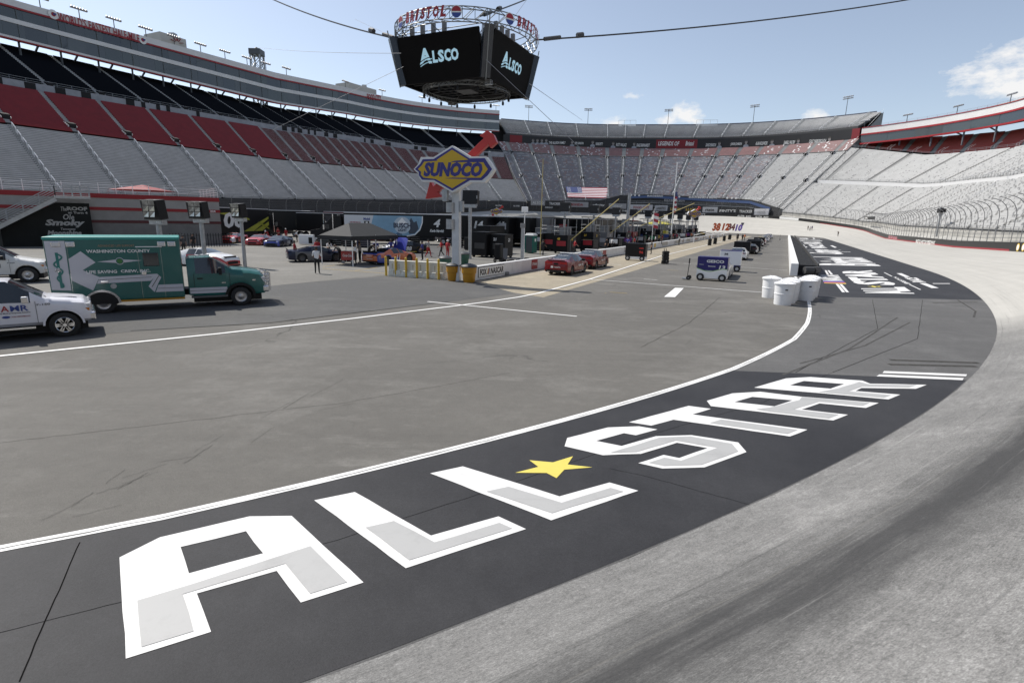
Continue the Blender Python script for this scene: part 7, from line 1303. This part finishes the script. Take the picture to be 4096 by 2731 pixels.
def st00(r):
    for q in ([(6.5, 1.3), (9.6, 1.3), (14.8, 3.2), (14.8, 3.55)], [(9.9, 1.3), (12.4, 1.3), (14.8, 2.2), (14.8, 2.75)], [(0, 3.9), (3, 4.05), (8.5, 3.2), (8.5, 2.95)], [(11, 2.6), (14.8, 1.5), (14.8, 1.7), (11.5, 2.7)]): mb = MB(); mb.prism(q, (0, -1.294, 0), (1, 0, 0), (0, 0, 1), .004); mb.build('yellow_slash', M('slash_yellow', (.36, .36, .03), .5), r)
p0 = V(-42.3, 75.5, 0); hz = R2(89); hauler('black and yellow hauler with large white 00 beside the striped building', p0, hz, 15.1, HB, (('00', LWH, 4.0, 2.95, 2.2, 5.6, .12),), 15.3, st00, 4.65)
hauler('black hauler with white arrow emblem and number 20 behind the front row cars', V(-38.5, 97.5, 0), R2(-3), 14.8, HB, (('A', LWH, 11.2, 2.7, 1.0, .9, .1), ('20', LWH, 11.0, 1.4, .5, .8, 0)), None, None, 4.25)
for i, (x, y, m_, lb) in enumerate(((-52, 100, HB, 'black hauler roof farther back behind the striped building'), (-36, 104, paint('hauler_dark_red', (.12, .01, .012)), 'dark red hauler farther back with a pale roof'), (-20, 106, HW, 'white hauler farther back behind the black number 4 hauler'))): hauler(lb, V(x, y, 0), R2(0), 15, m_, (), None, None, 4.6)
for i, (x, m_, n, lb) in enumerate(((-5.0, HB, '14', 'black hauler rear with white number, just right of the fuel sign pole'), (-2.0, HB, '41', 'black hauler rear with white number and grey panel, second right of the fuel sign pole'), (1.0, HB, '', 'black hauler rear, third right of the fuel sign pole'), (4.0, CARGY, '', 'grey and black hauler rear beside the thin mast'), (7.0, HB, '', 'black hauler rear with red panel near the toilets'), (10.2, HB, '', 'black hauler rear behind the pit boxes, sixth of its row'))):
    h_ = hauler(lb, V(x, 77 + i * 1.2, 0), AH, 15, m_, (), None, None, 4.25, ((n, LWH, .1, 3.1, 1.05, 1.5),) if n else ()); 
    if i in (1, 4): mb = MB(); mb.box(-.06, -.032, -.9, .3, 2.5, 3.4); mb.build('rear_panel', LRED if i == 4 else LGR, h_)
OD = ['first', 'second', 'third', 'fourth', 'fifth', 'sixth', 'seventh', 'eighth', 'ninth', 'tenth', 'eleventh', 'twelfth', 'thirteenth', 'fourteenth', 'fifteenth', 'sixteenth', 'seventeenth', 'eighteenth', 'nineteenth', 'last']
for i in range(20): hauler('dark hauler with its tail to pit road in the dense garage row, %s along' % OD[i], T(18 + i * 5.0, -57 - (i % 3) * .8), AH + math.pi / 2 * 1.0, 14.5, random.choice((HB, HB, HB, CARGY, paint('hauler_orange', (.30, .09, .01)), CARNV)), (), None, None, 4.2 + .12 * (i % 3))
for i, (x, y, m_, lb) in enumerate(((-30.5, 90, HB, 'black tractor unit with chrome stacks left of the number 4 trailer'), (-22, 92, HB, 'black tractor unit farther back behind the number 4 trailer'), (-12, 91, CARNV, 'navy tractor unit behind the right end of the number 4 trailer'))):
    r = thing('tractor_unit', lb, 'truck', V(x, y, 0), R2(-60), 'tractor units in the garage'); tractor(r, 0, m_)
for i, (x, y, m_, lb) in enumerate(((1300, 985, PB, 'black tool cabinet behind the navy car'), (1345, 983, CK, 'black tool cabinet left of the canopy back legs'), (1395, 986, PB, 'tall black cabinet at the back of the canopy'), (1455, 990, CARNV, 'navy cabinet in the shade behind the canopy'), (1655, 985, PB, 'black cabinet behind the raised blue hood'), (1830, 990, PB, 'black cabinet just left of the fuel sign pole'), (1880, 1000, CK, 'dark cabinet right of the fuel sign pole'))):
    r = thing('tool_cabinet', lb, 'cabinet', G(x, y), R2(10 * i), 'tool cabinets behind the canopy'); mb = MB(); mb.box(-.8, .8, -.4, .4, .12, 1.3 + .15 * (i % 4)); mb.build('body', m_, r, bevel=.03)
    for k in range(4): mb = MB(); mb.box(-.7, .7, -.415, -.402, .25 + k * .26, .27 + k * .26); mb.build('drawer_pull', ALU, r)
    mb = MB(); mb.box(-.7, .7, -.3, .3, 0, .12); mb.build('base', BLK, r)
# ---------------------------------------------------------------- pit boxes behind the wall
def pitbox(label, p, w, h, m_, accent, num=None, roof=True, numc=None):
    r = thing('pit_box', label, 'pit box', p, AH, 'team pit boxes'); mb = MB(); mb.box(-w / 2, w / 2, -.9, .9, .2, h); mb.build('cabinet', m_, r, bevel=.03)
    for x in (-w * .36, w * .36): [wheel(r, x, y, .25, .16) for y in (-.78, .78)]
    mb = MB(); mb.box(-w / 2 - .015, -w / 2, -.7, .5, .9, 1.5); mb.build('panel', accent, r)
    if roof:
        mb = MB(); mb.box(-w / 2, w / 2, -.95, .95, h + 1.9, h + 2.0); mb.build('awning', m_, r, bevel=.03); 
        for x in (-w / 2 + .1, w / 2 - .1):
            for y in (-.85, .85): mb = MB(); mb.cyl((x, y, h), (x, y, h + 1.9), .03, n=6); mb.build('awning_post', STEEL, r)
        mb = MB(); mb.tube([(-w / 2, -.9, h + .5), (-w / 2, .9, h + .5)], .025); mb.tube([(-w / 2, -.9, h + .95), (-w / 2, .9, h + .95)], .025); mb.tube([(-w / 2, -.9, h + .95), (w / 2, -.9, h + .95)], .025); mb.build('deck_railing', STEEL, r)
        mb = MB(); mb.box(-w / 2 + .3, -w / 2 + .75, -.3, .3, h, h + .9); mb.box(0, .4, -.6, .1, h, h + 1.0); mb.build('deck_seats', GRY, r)
    else: mb = MB(); mb.box(-w / 2, w / 2, -.92, .92, h, h + .06); mb.build('lid', m_, r)
    if num: text(r, num, numc or LWH, (-w / 2, .25, h - .45), (0, -1, 0), (0, 0, 1), .3, None, .04, .1, off=.03); text(r, num, numc or LWH, (0, -.9, h - .5), (1, 0, 0), (0, 0, 1), .35, None, .04, .1, off=.02)
    return r
pitbox('tall black equipment box with red letters left of the number 21 box', T(-14.6, -40.9), 2.4, 2.55, PB, M('box_charcoal', (.03, .03, .03), .5), roof=False); pitbox('black equipment box numbered 21 left of the green toilet', T(-14.2, -39.1), 1.9, 2.35, PB, M('box_charcoal', (.03, .03, .03), .5), '21', False); pitbox('long black equipment trailer behind the number 21 box', T(-8.5, -43.5), 3.6, 3.1, PB, LBL, roof=False)
acc = [LRED, LYW, LGR, LWH, LBL, GRS, M('accent_purple', (.12, .02, .14), .5)]; mm = [PB, PB, M('pit_box_grey', (.12, .12, .125), .5), PB, M('pit_box_red', (.2, .015, .015), .45), PB, PB, M('pit_box_yellow', (.42, .36, .03), .5)]
nm = ['48', '21', '9', '24', '8', '3', '12', '19', '22', '2', '43', '17', '6', '10']; ot_ = ['first', 'second', 'third', 'fourth', 'fifth', 'sixth', 'seventh', 'eighth', 'ninth', 'tenth', 'eleventh', 'twelfth', 'thirteenth', 'last']
for i in range(14): a = -1.5 + i * 8.6; pitbox('pit box with roof deck behind the pit wall, %s of the row, number %s' % (ot_[i], nm[i]), T(a + random.uniform(-.8, .8), -36.2 - random.uniform(0, 1.6)), random.uniform(2.5, 3.4), random.uniform(2.2, 2.6), mm[i % 8], acc[i % 7], nm[i], True, LYW if i in (0, 1) else LWH)
for i in range(13): a = 4 + i * 8.6; pitbox('low black equipment cart between the pit boxes, %s of the row' % ot_[i], T(a, -34.6 - random.uniform(0, 1.)), random.uniform(1.4, 2.2), random.uniform(1.2, 1.7), random.choice((PB, PB, MATS['pit_box_grey'], MATS['box_charcoal'])), acc[(i * 3) % 7], None, False)
for i in range(14): a = 2.8 + i * 8.4; pitbox('covered pit box in the second row behind the wall, %s of that row' % ot_[i], T(a + random.uniform(-.8, .8), -39.4 - random.uniform(0, .8)), random.uniform(2.6, 3.6), random.uniform(2.0, 2.8), random.choice((PB, PB, PB, MATS['pit_box_grey'], CARNV)), random.choice(acc), None, i % 3 != 1)
def canopy(label, p, w, m_, h=2.6, peak=.9):
    r = thing('pop_up_canopy', label, 'canopy', p, AH, 'canopies in the garage area'); mb = MB(); c = [(-w, -w * .7, h), (w, -w * .7, h), (w, w * .7, h), (-w, w * .7, h)]; mb.add(c + [(-w * .4, 0, h + peak), (w * .4, 0, h + peak)], [(0, 1, 5, 4), (1, 2, 5), (2, 3, 4, 5), (3, 0, 4)]); mb.add([(x, y, h - .25) for x, y, _ in c] + c, [(0, 1, 5, 4), (1, 2, 6, 5), (2, 3, 7, 6), (3, 0, 4, 7)]); mb.build('roof', m_, r)
    for x, y, z in c: mb = MB(); mb.cyl((x * .97, y * .97, 0), (x * .97, y * .97, z), .035, n=6); mb.build('leg', PURE, r)
canopy('wide black awning behind the yellow masts', T(20, -50), 6, TBK, 4.2, .6); canopy('black awning farther along the garage', T(48, -48), 5, TBK, 4.0, .7); canopy('dark canopy beyond the flagpole', T(70, -46), 4, TBK, 3.6, .8); canopy('yellow canopy near the far pit boxes', T(88, -44), 4.5, M('canopy_yellow', (.45, .40, .05), .7), 3.6, .8); canopy('black canopy at the far end of the pits', T(106, -45), 4, TBK, 3.4, .8); canopy('dark awning in the middle of the garage', T(34, -44), 3.5, M('tent_grey', (.08, .08, .085), .7), 3.4, .6)
# portable toilets
for i, (p_, lb) in enumerate(((T(-5.2, -39.8), 'beside the number 21 box'), (T(14, -40.5), 'behind the second floodlight post'), (T(60, -36.5), 'far along the pit wall'))):
    r = thing('portable_toilet', 'green portable toilet with white roof %s' % lb, 'portable toilet', p_, AH, 'portable toilets'); mb = MB(); mb.box(-.56, .56, -.56, .56, .08, 2.1); mb.build('cabin', M('toilet_green', (.015, .13, .10), .5), r, bevel=.03); mb = MB(); mb.box(-.6, .6, -.6, .6, 2.1, 2.2); mb.box(-.5, .5, -.5, .5, 2.2, 2.36); mb.build('roof', PURE, r, bevel=.05); mb = MB(); mb.box(-.572, -.562, -.4, .4, .15, 2.0); mb.build('door', M('toilet_door', (.07, .08, .085), .5), r); mb = MB(); mb.box(-.2, .2, -.58, -.565, 1.4, 1.75); mb.build('notice', LWH, r)
# masts, pit sign poles, flagpole
def pole(label, p, z, r0, m_, nm='mast', cat='pole'): r = thing(nm, label, cat, p, 0, 'poles in the pits'); mb = MB(); mb.cyl((0, 0, 0), (0, 0, z), r0, r0 * .7, n=10); mb.build('shaft', m_, r, smooth=40); return r
YMS = M('mast_yellow', (.42, .34, .12), .5); tp_ = V(*onray(2510, 900, r=108)[:2], 0); tpo = pole('thick galvanised pole with ladder bracket beside the flagpole', tp_, hat(2510, 772, tp_), .42, STEEL, 'steel_pole'); mb = MB(); mb.cyl((-.75, 0, .5), (-.75, 0, 4.5), .35, n=12); mb.build('cable_drum', STEEL, tpo, smooth=40)
p_ = T(-10, -36.5); pole('thin yellow mast rising above the pit boxes', V(*onray(2164, 900, r=62)[:2], 0), hat(2178, 636, V(*onray(2164, 900, r=62)[:2], 0)), .05, YMS); q_ = V(*onray(2098, 900, r=52)[:2], 0); cm_ = pole('pale camera mast behind the pit wall', q_, hat(2106, 845, q_), .05, PURE); mb = MB(); mb.box(-.3, .3, -.2, .2, hat(2106, 845, q_) - .1, hat(2106, 845, q_) + .4); mb.build('camera_box', PURE, cm_, bevel=.04)
for i, (a, b) in enumerate((((2282, 962), (2476, 796)), ((2430, 940), (2600, 815)), ((2560, 905), (2778, 813)))):
    r_ = (66, 84, 105)[i]; A_, B_ = onray(*a, r=r_), onray(*b, r=r_); r = thing('sign_boom', 'slanted yellow pit sign boom, %s of three' % ('left', 'middle', 'right')[i], 'pole', group='slanted booms'); mb = MB(); mb.cyl(A_, B_, .06, n=6); mb.build('boom', YMS, r); mb = MB(); mb.cyl(V(A_.x, A_.y, 0), A_, .06, n=6); mb.build('stand', DSTEEL, r)
fp_ = V(*onray(2688, 900, r=128)[:2], 0); ft = hat(2697, 650, fp_); fpo = pole('tall white flagpole with a flag in the pits', fp_, ft, .13, PURE, 'flagpole', 'flagpole'); mb = MB(); FR, FWm, FBm = MATS['flag_red'], MATS['flag_white'], MATS['flag_blue']
for k in range(9):
    z = ft - 6.2 - k * .5; w = .55 + .12 * math.sin(k * 1.3)
    for i in range(4): mb.quad((.1 + w * i / 4, .12 * math.sin(i * 1.7 + k * .2), z), (.1 + w * (i + 1) / 4, .12 * math.sin((i + 1) * 1.7 + k * .2), z - .12), (.1 + w * (i + 1) / 4, .12 * math.sin((i + 1) * 1.7 + k * .2), z - .62), (.1 + w * i / 4, .12 * math.sin(i * 1.7 + k * .2), z - .5), 2 if k < 2 else k % 2)
mb.build('flag', [FR, FWm, FBm], fpo); f2 = V(*onray(2612, 900, r=95)[:2], 0); fq = pole('small pole with a hanging striped flag above the pit boxes', f2, hat(2612, 835, f2), .05, PURE, 'flagpole', 'flagpole'); z_ = hat(2612, 850, f2); mb = MB()
for k in range(5): mb.quad((.05, 0, z_ - k * .5), (.9, .1, z_ - .2 - k * .5), (.85, .15, z_ - .7 - k * .5), (.05, 0, z_ - .5 - k * .5), k % 2)
mb.build('flag', [FR, FWm], fq)
for i, (st, x, y, m_, r_) in enumerate((('38', 2866, 908, M('neon_orange', (.62, .10, .02), .5), 118), ('12', 2903, 908, M('neon_orange', (.62, .10, .02), .5), 132), ('34', 2926, 908, M('sign_dark_maroon', (.22, .06, .06), .5), 138), ('10', 2955, 911, M('neon_violet', (.25, .16, .62), .5), 140), ('7', 2969, 904, M('sign_navy2', (.03, .03, .08), .5), 150))):
    c = onray(x, y, r=r_); e_ = V(c.x, c.y, 0); r = thing('number_sign', '%s pit sign with number %s on a boom over pit road, %s' % (('orange', 'orange', 'maroon', 'violet', 'navy')[i], st, ('leftmost', 'second from the left', 'in the middle', 'second from the right', 'rightmost')[i]), 'sign', group='pit number signs'); mb = MB(); A_ = onray(x - 22, y + 2, r=r_); B_ = T(0, 0); w_ = V(c.x, c.y, c.z - .9) - PN * 4.2 + V(0, 0, -.9); mb.cyl(w_, V(c.x, c.y, c.z - .6), .05, n=6); mb.cyl(V(w_.x, w_.y, 0), w_, .05, n=6); mb.build('boom', PURE, r); 
    vd = V(c.x, c.y, 0).normalized(); xr = V(vd.y, -vd.x, 0); t_ = text(r, st, m_, c, xr, (0, 0, 1), 1.6, 1.6 if len(st) > 1 else .9, .06, .2, 'number', 0.)
# ---- garage odds and ends
for i, (x, y) in enumerate(((2010, 1047), (2042, 1050), (2078, 1049), (2103, 1043))):
    r = thing('loose_tyre', 'tyre lying flat behind the low pit wall, %s from left' % ['first', 'second', 'third', 'last'][i], 'tyre', G(x, y), 0, 'loose tyres'); o = link('tread', TYM, r); o.location = (0, 0, .15)
r = thing('equipment_dolly', 'black upright dolly with spoked wheels behind the low pit wall', 'trolley', G(1995, 1052), AH); mb = MB(); mb.box(-.35, .35, -.3, .3, .3, 1.75); mb.build('cover', PB, r, bevel=.1)
for y in (-.4, .4): mb = MB(); mb.rev([(.18, -.03), (.25, -.03), (.25, .03), (.18, .03)], 18, (0, y, .25), 'y'); [mb.beam((0, y, .25), (.2 * math.cos(k * 1.047), y, .25 + .2 * math.sin(k * 1.047)), .03) for k in range(6)]; mb.build('spoked_wheel', BLK, r)
r = thing('grey_panel', 'grey flat panel leaning beside the black dolly', 'panel', G(2015, 1040), AH + .3); mb = MB(); mb.prism([(-.35, 0), (.35, 0), (.35, 1.1), (-.35, 1.1)], (0, 0, .05), (0, -1, 0), (.12, 0, 1), .06); mb.build('face', MATS['pit_box_grey'], r)
r = thing('white_cabinet', 'white cabinet behind the blue race car of the front row', 'cabinet', G(1228, 979), R2(5)); mb = MB(); mb.box(-.95, .95, -.4, .4, .1, 1.35); mb.build('body', PURE, r, bevel=.03); mb = MB(); mb.box(.35, .85, -.412, -.40, .2, 1.0); mb.build('dark_opening', BLK, r)
# ---------------------------------------------------------------- people
SK = [M('skin_a', (.42, .26, .19), .6), M('skin_b', (.28, .16, .11), .6), M('skin_c', (.14, .075, .05), .6)]
CW = M('cloth_white', (.66, .66, .67), .8); CB_ = M('cloth_black', (.012, .012, .014), .85); CR_ = M('cloth_red', (.33, .015, .02), .8); CBL_ = M('cloth_blue', (.035, .04, .20), .8); CG_ = M('cloth_grey', (.32, .31, .30), .8); COR_ = M('cloth_orange', (.40, .12, .04), .8); CDG = M('cloth_dark_grey', (.05, .05, .055), .85); SHOE = M('shoe_black', (.012, .012, .012), .6); HAIR = M('hair_brown', (.05, .03, .02), .7)
def person(label, p, face, pose, shirt, trousers, cap=None, sk=0, group='crew and officials', sc=1.):
    r = thing('person', label, 'person', p, face, group); r.scale = (sc,) * 3; b = link('body', PM[pose], r)
    for i, m in enumerate((SK[sk], shirt, trousers, SHOE)): b.material_slots[i].link = 'OBJECT'; b.material_slots[i].material = m
    J = POSE[pose]; h, c = Vector(J['head']), Vector(J['crown']); u = (c - h).normalized(); q = V(0, 0, 1).rotation_difference(u)
    o = link('cap' if cap else 'hair', HATM if cap else HAIRM, r); o.location = c - u * .005; o.rotation_mode = 'QUATERNION'; o.rotation_quaternion = q; o.material_slots[0].link = 'OBJECT'; o.material_slots[0].material = cap or HAIR
    return r
def away(p): return math.atan2(p.y, p.x)
g = G(1270, 1095); person('man in white polo and black trousers standing right of the ambulance, back turned', g, away(g) - .15, 'clasp', CW, CB_, CB_, 2, sc=1.03)
F = lambda lb, x, y, f, po, sh, tr, cap=None, sk=0, z=0.: person(lb, G(x, y) + V(0, 0, z), R2(f), po, sh, tr, cap, sk)
F('crew member in black and red shirt at the rear left of the navy car', 1182, 1047, 10, 'reach' if 0 else 'clasp', CR_, CB_, CB_, 1); F('crew member in black and red leaning into the navy car door', 1362, 1052, 150, 'lean', CDG, CB_, None, 1); F('person in red shirt and face mask behind the navy car', 1272, 1034, -80, 'clasp', CR_, CB_, CB_, 1); F('person in white shirt working behind the navy car', 1316, 1030, -60, 'lean', CW, CB_, CB_, 0)
F('official in white shirt beside the front leg of the canopy', 1424, 1062, 200, 'clasp', CW, CB_, None, 2); F('man in grey shirt raising an arm under the canopy', 1441, 1052, 170, 'reach', CG_, CB_, None, 0); F('crew member in blue shirt at the back of the canopy', 1505, 1036, -60, 'clasp', CBL_, CB_, None, 1); F('crew member in dark blue shirt under the right end of the canopy', 1566, 1030, -90, 'akimbo', CBL_, CB_, None, 2); F('person in white shirt behind the orange car', 1583, 1024, -120, 'stand', CW, CB_, None, 0); F('person in black shirt stooping in the shade of the canopy', 1478, 1040, -20, 'lean', CB_, CB_, None, 0)
F('crew member in blue shirt beside the raised blue hood', 1690, 1042, 175, 'clasp', CBL_, CB_, CB_, 1); F('man in grey shirt and red trousers walking right of the raised hood', 1714, 1030, -30, 'walk', CG_, CR_, CB_, 0); F('man in red shirt and black trousers walking left of the fuel sign pole', 1766, 1028, 200, 'walk', CR_, CB_, CB_, 1); F('person in red overalls and white cap beside the fuel sign pole', 1791, 1031, 60, 'stand', CR_, CR_, CW, 0); F('man in dark vest walking between the number 14 hauler and the pit boxes', 1917, 988, 215, 'walk', CG_, CB_, CB_, 0); F('crew member in red shirt beside the number 4 trailer', 1632, 972, -60, 'stand', CR_, CB_, CB_, 0)
F('crew member in red leaning over the front row cars, left one', 1074, 962, -100, 'lean', CR_, CR_, CW, 0); F('crew member in red standing behind the front row cars, middle one', 1115, 958, -80, 'clasp', CR_, CR_, CR_, 0); F('crew member in red standing behind the front row cars, right one', 1146, 960, -90, 'stand', CR_, CR_, CW, 0); F('person in white shirt and black cap right of the front row cars', 1189, 970, 190, 'clasp', CW, CB_, CB_, 1)
F('person in black bending beside the black number 96 cart', 2604, 1018, 160, 'stand', CB_, CB_, CB_, 0); F('official in white shirt and black trousers at the pit wall', 2715, 981, -30, 'clasp', CW, CB_, CB_, 2); person('person in black sitting on the white pit wall', T(25, -30.75, .94), AH - 1.5, 'sit', CB_, CB_, CB_, 1)
for (a, b), f, sh, po, lb in (((73.5, -22.4), 40, CB_, 'stand', 'person in black standing on far pit road, left of three'), ((77, -21.5), 100, CB_, 'clasp', 'person in black on far pit road, middle of three'), ((79.7, -21.2), 20, COR_, 'walk', 'person in orange shirt walking on far pit road')): person(lb, T(a, b), R2(f), po, sh, CB_, CB_, 1)
F('dark figure standing at the iron fence beyond the ambulance', 776, 1003, 150, 'stand', CB_, CB_, CB_, 1); F('person in dark shirt with red trim behind the ambulance box', 737, 1016, -40, 'stand', CDG, CB_, CB_, 1)
def ontrack(x, y):
    best = None
    for k in range(1, 52):
        o = k * .25; h = hs(x, y, o, 20, 200)
        if h and (best is None or abs(h[1] - o * bank(h[0])) < best[0]): best = (abs(h[1] - o * bank(h[0])), h[0], o)
    return P(best[1], best[2], best[2] * bank(best[1]) + .01)
for x, y, sh, po, f, lb in ((3231, 921, CB_, 'stand', 200, 'person in black on the banked track, left of the group'), (3239, 924, CW, 'walk', 240, 'person in white on the banked track, middle of the group'), (3247, 921, CBL_, 'stand', 250, 'person in blue on the banked track, right of the group'), (3351, 946, CB_, 'reach', 220, 'lone person in black on the banked track taking a picture')): person(lb, ontrack(x, y), R2(f), po, sh, CDG, None, 0)
# more crew among the pit boxes
for i, (a, b, sh, po, lb) in enumerate(((5, -33.5, CB_, 'stand', 'crew member in black behind the wall near the first pit boxes'), (18, -33, CR_, 'clasp', 'crew member in red behind the wall at the third pit box'), (33, -33, CW, 'stand', 'crew member in white shirt behind the wall at the fifth pit box'), (52, -33, CB_, 'walk', 'crew member in black behind the far half of the pit wall'), (68, -33.2, CR_, 'stand', 'crew member in red behind the far half of the pit wall'), (84, -32.8, CG_, 'stand', 'crew member in grey near the far end of the pit wall'))): person(lb, T(a, b), random.uniform(0, 6), po, sh, CB_, CB_, i % 3)
for i, (a, b, sh, cn) in enumerate(((-3, -35, CR_, 'red'), (-8, -37, CB_, 'black'), (10, -34.2, CW, 'white'), (14, -33, CBL_, 'blue'), (24, -34, CB_, 'black'), (28, -33, CG_, 'grey'), (41, -33.4, CR_, 'red'), (46, -33, CB_, 'black'), (58, -34, CBL_, 'blue'), (75, -33, COR_, 'orange'))): person('crew member in %s among the pit boxes, %s from the near end' % (cn, ['second', 'first', 'third', 'fourth', 'fifth', 'sixth', 'seventh', 'eighth', 'ninth', 'tenth'][i]), T(a, b), random.uniform(0, 6), random.choice(('stand', 'clasp', 'walk', 'akimbo')), sh, CB_, CB_, i % 3)
# ---------------------------------------------------------------- packed equipment in the garage
def crate(label, p, w, d, h, m_, acc_, rz):
    r = thing('equipment_cabinet', label, 'cabinet', p, rz, 'equipment cabinets in the garage'); mb = MB(); mb.box(-w / 2, w / 2, -d / 2, d / 2, .15, h); mb.build('body', m_, r, bevel=.03); mb = MB(); mb.box(-w / 2 - .012, -w / 2 - .002, -d * .35, d * .35, h * .55, h * .8); mb.build('panel', acc_, r)
    mb = MB(); [mb.box(-w / 2 - .01, -w / 2 + .002, -d * .42, d * .42, h * .1 + k * h * .11, h * .1 + k * h * .11 + .02) for k in range(4)]; mb.build('drawer_lines', GRY, r); mb = MB(); mb.box(-w / 2 + .1, w / 2 - .1, -d / 2 + .1, d / 2 - .1, 0, .16); mb.build('base', BLK, r); return r
k_ = 0
ORD = 'first second third fourth fifth sixth seventh eighth ninth tenth eleventh twelfth thirteenth fourteenth fifteenth sixteenth seventeenth eighteenth nineteenth twentieth twenty-first twenty-second twenty-third twenty-fourth twenty-fifth twenty-sixth twenty-seventh last'.split()
for ia, a in enumerate([-12 + 4.4 * i for i in range(28)]):
    for b in (-41.5, -52.):
        if (a < -3 and b > -45) or (a < 14 and b < -45): continue
        k_ += 1; w, d, h = random.uniform(1.2, 2.4), random.uniform(1.4, 2.6), random.uniform(1.7, 3.0); m_ = random.choice((PB, PB, PB, MATS['box_charcoal'], MATS['pit_box_grey'], CARNV, PB))
        crate('%s equipment cabinet in the %s row of the packed garage, %s along' % ('dark' if m_ != MATS['pit_box_grey'] else 'grey', 'front' if b > -45 else 'back', ORD[ia]), T(a + random.uniform(-1, 1), b + random.uniform(-1.2, 1.2)), w, d, h, m_, random.choice(acc + [LGR, LGR, PB, PB, PB, PB]), AH + random.uniform(-.1, .1))
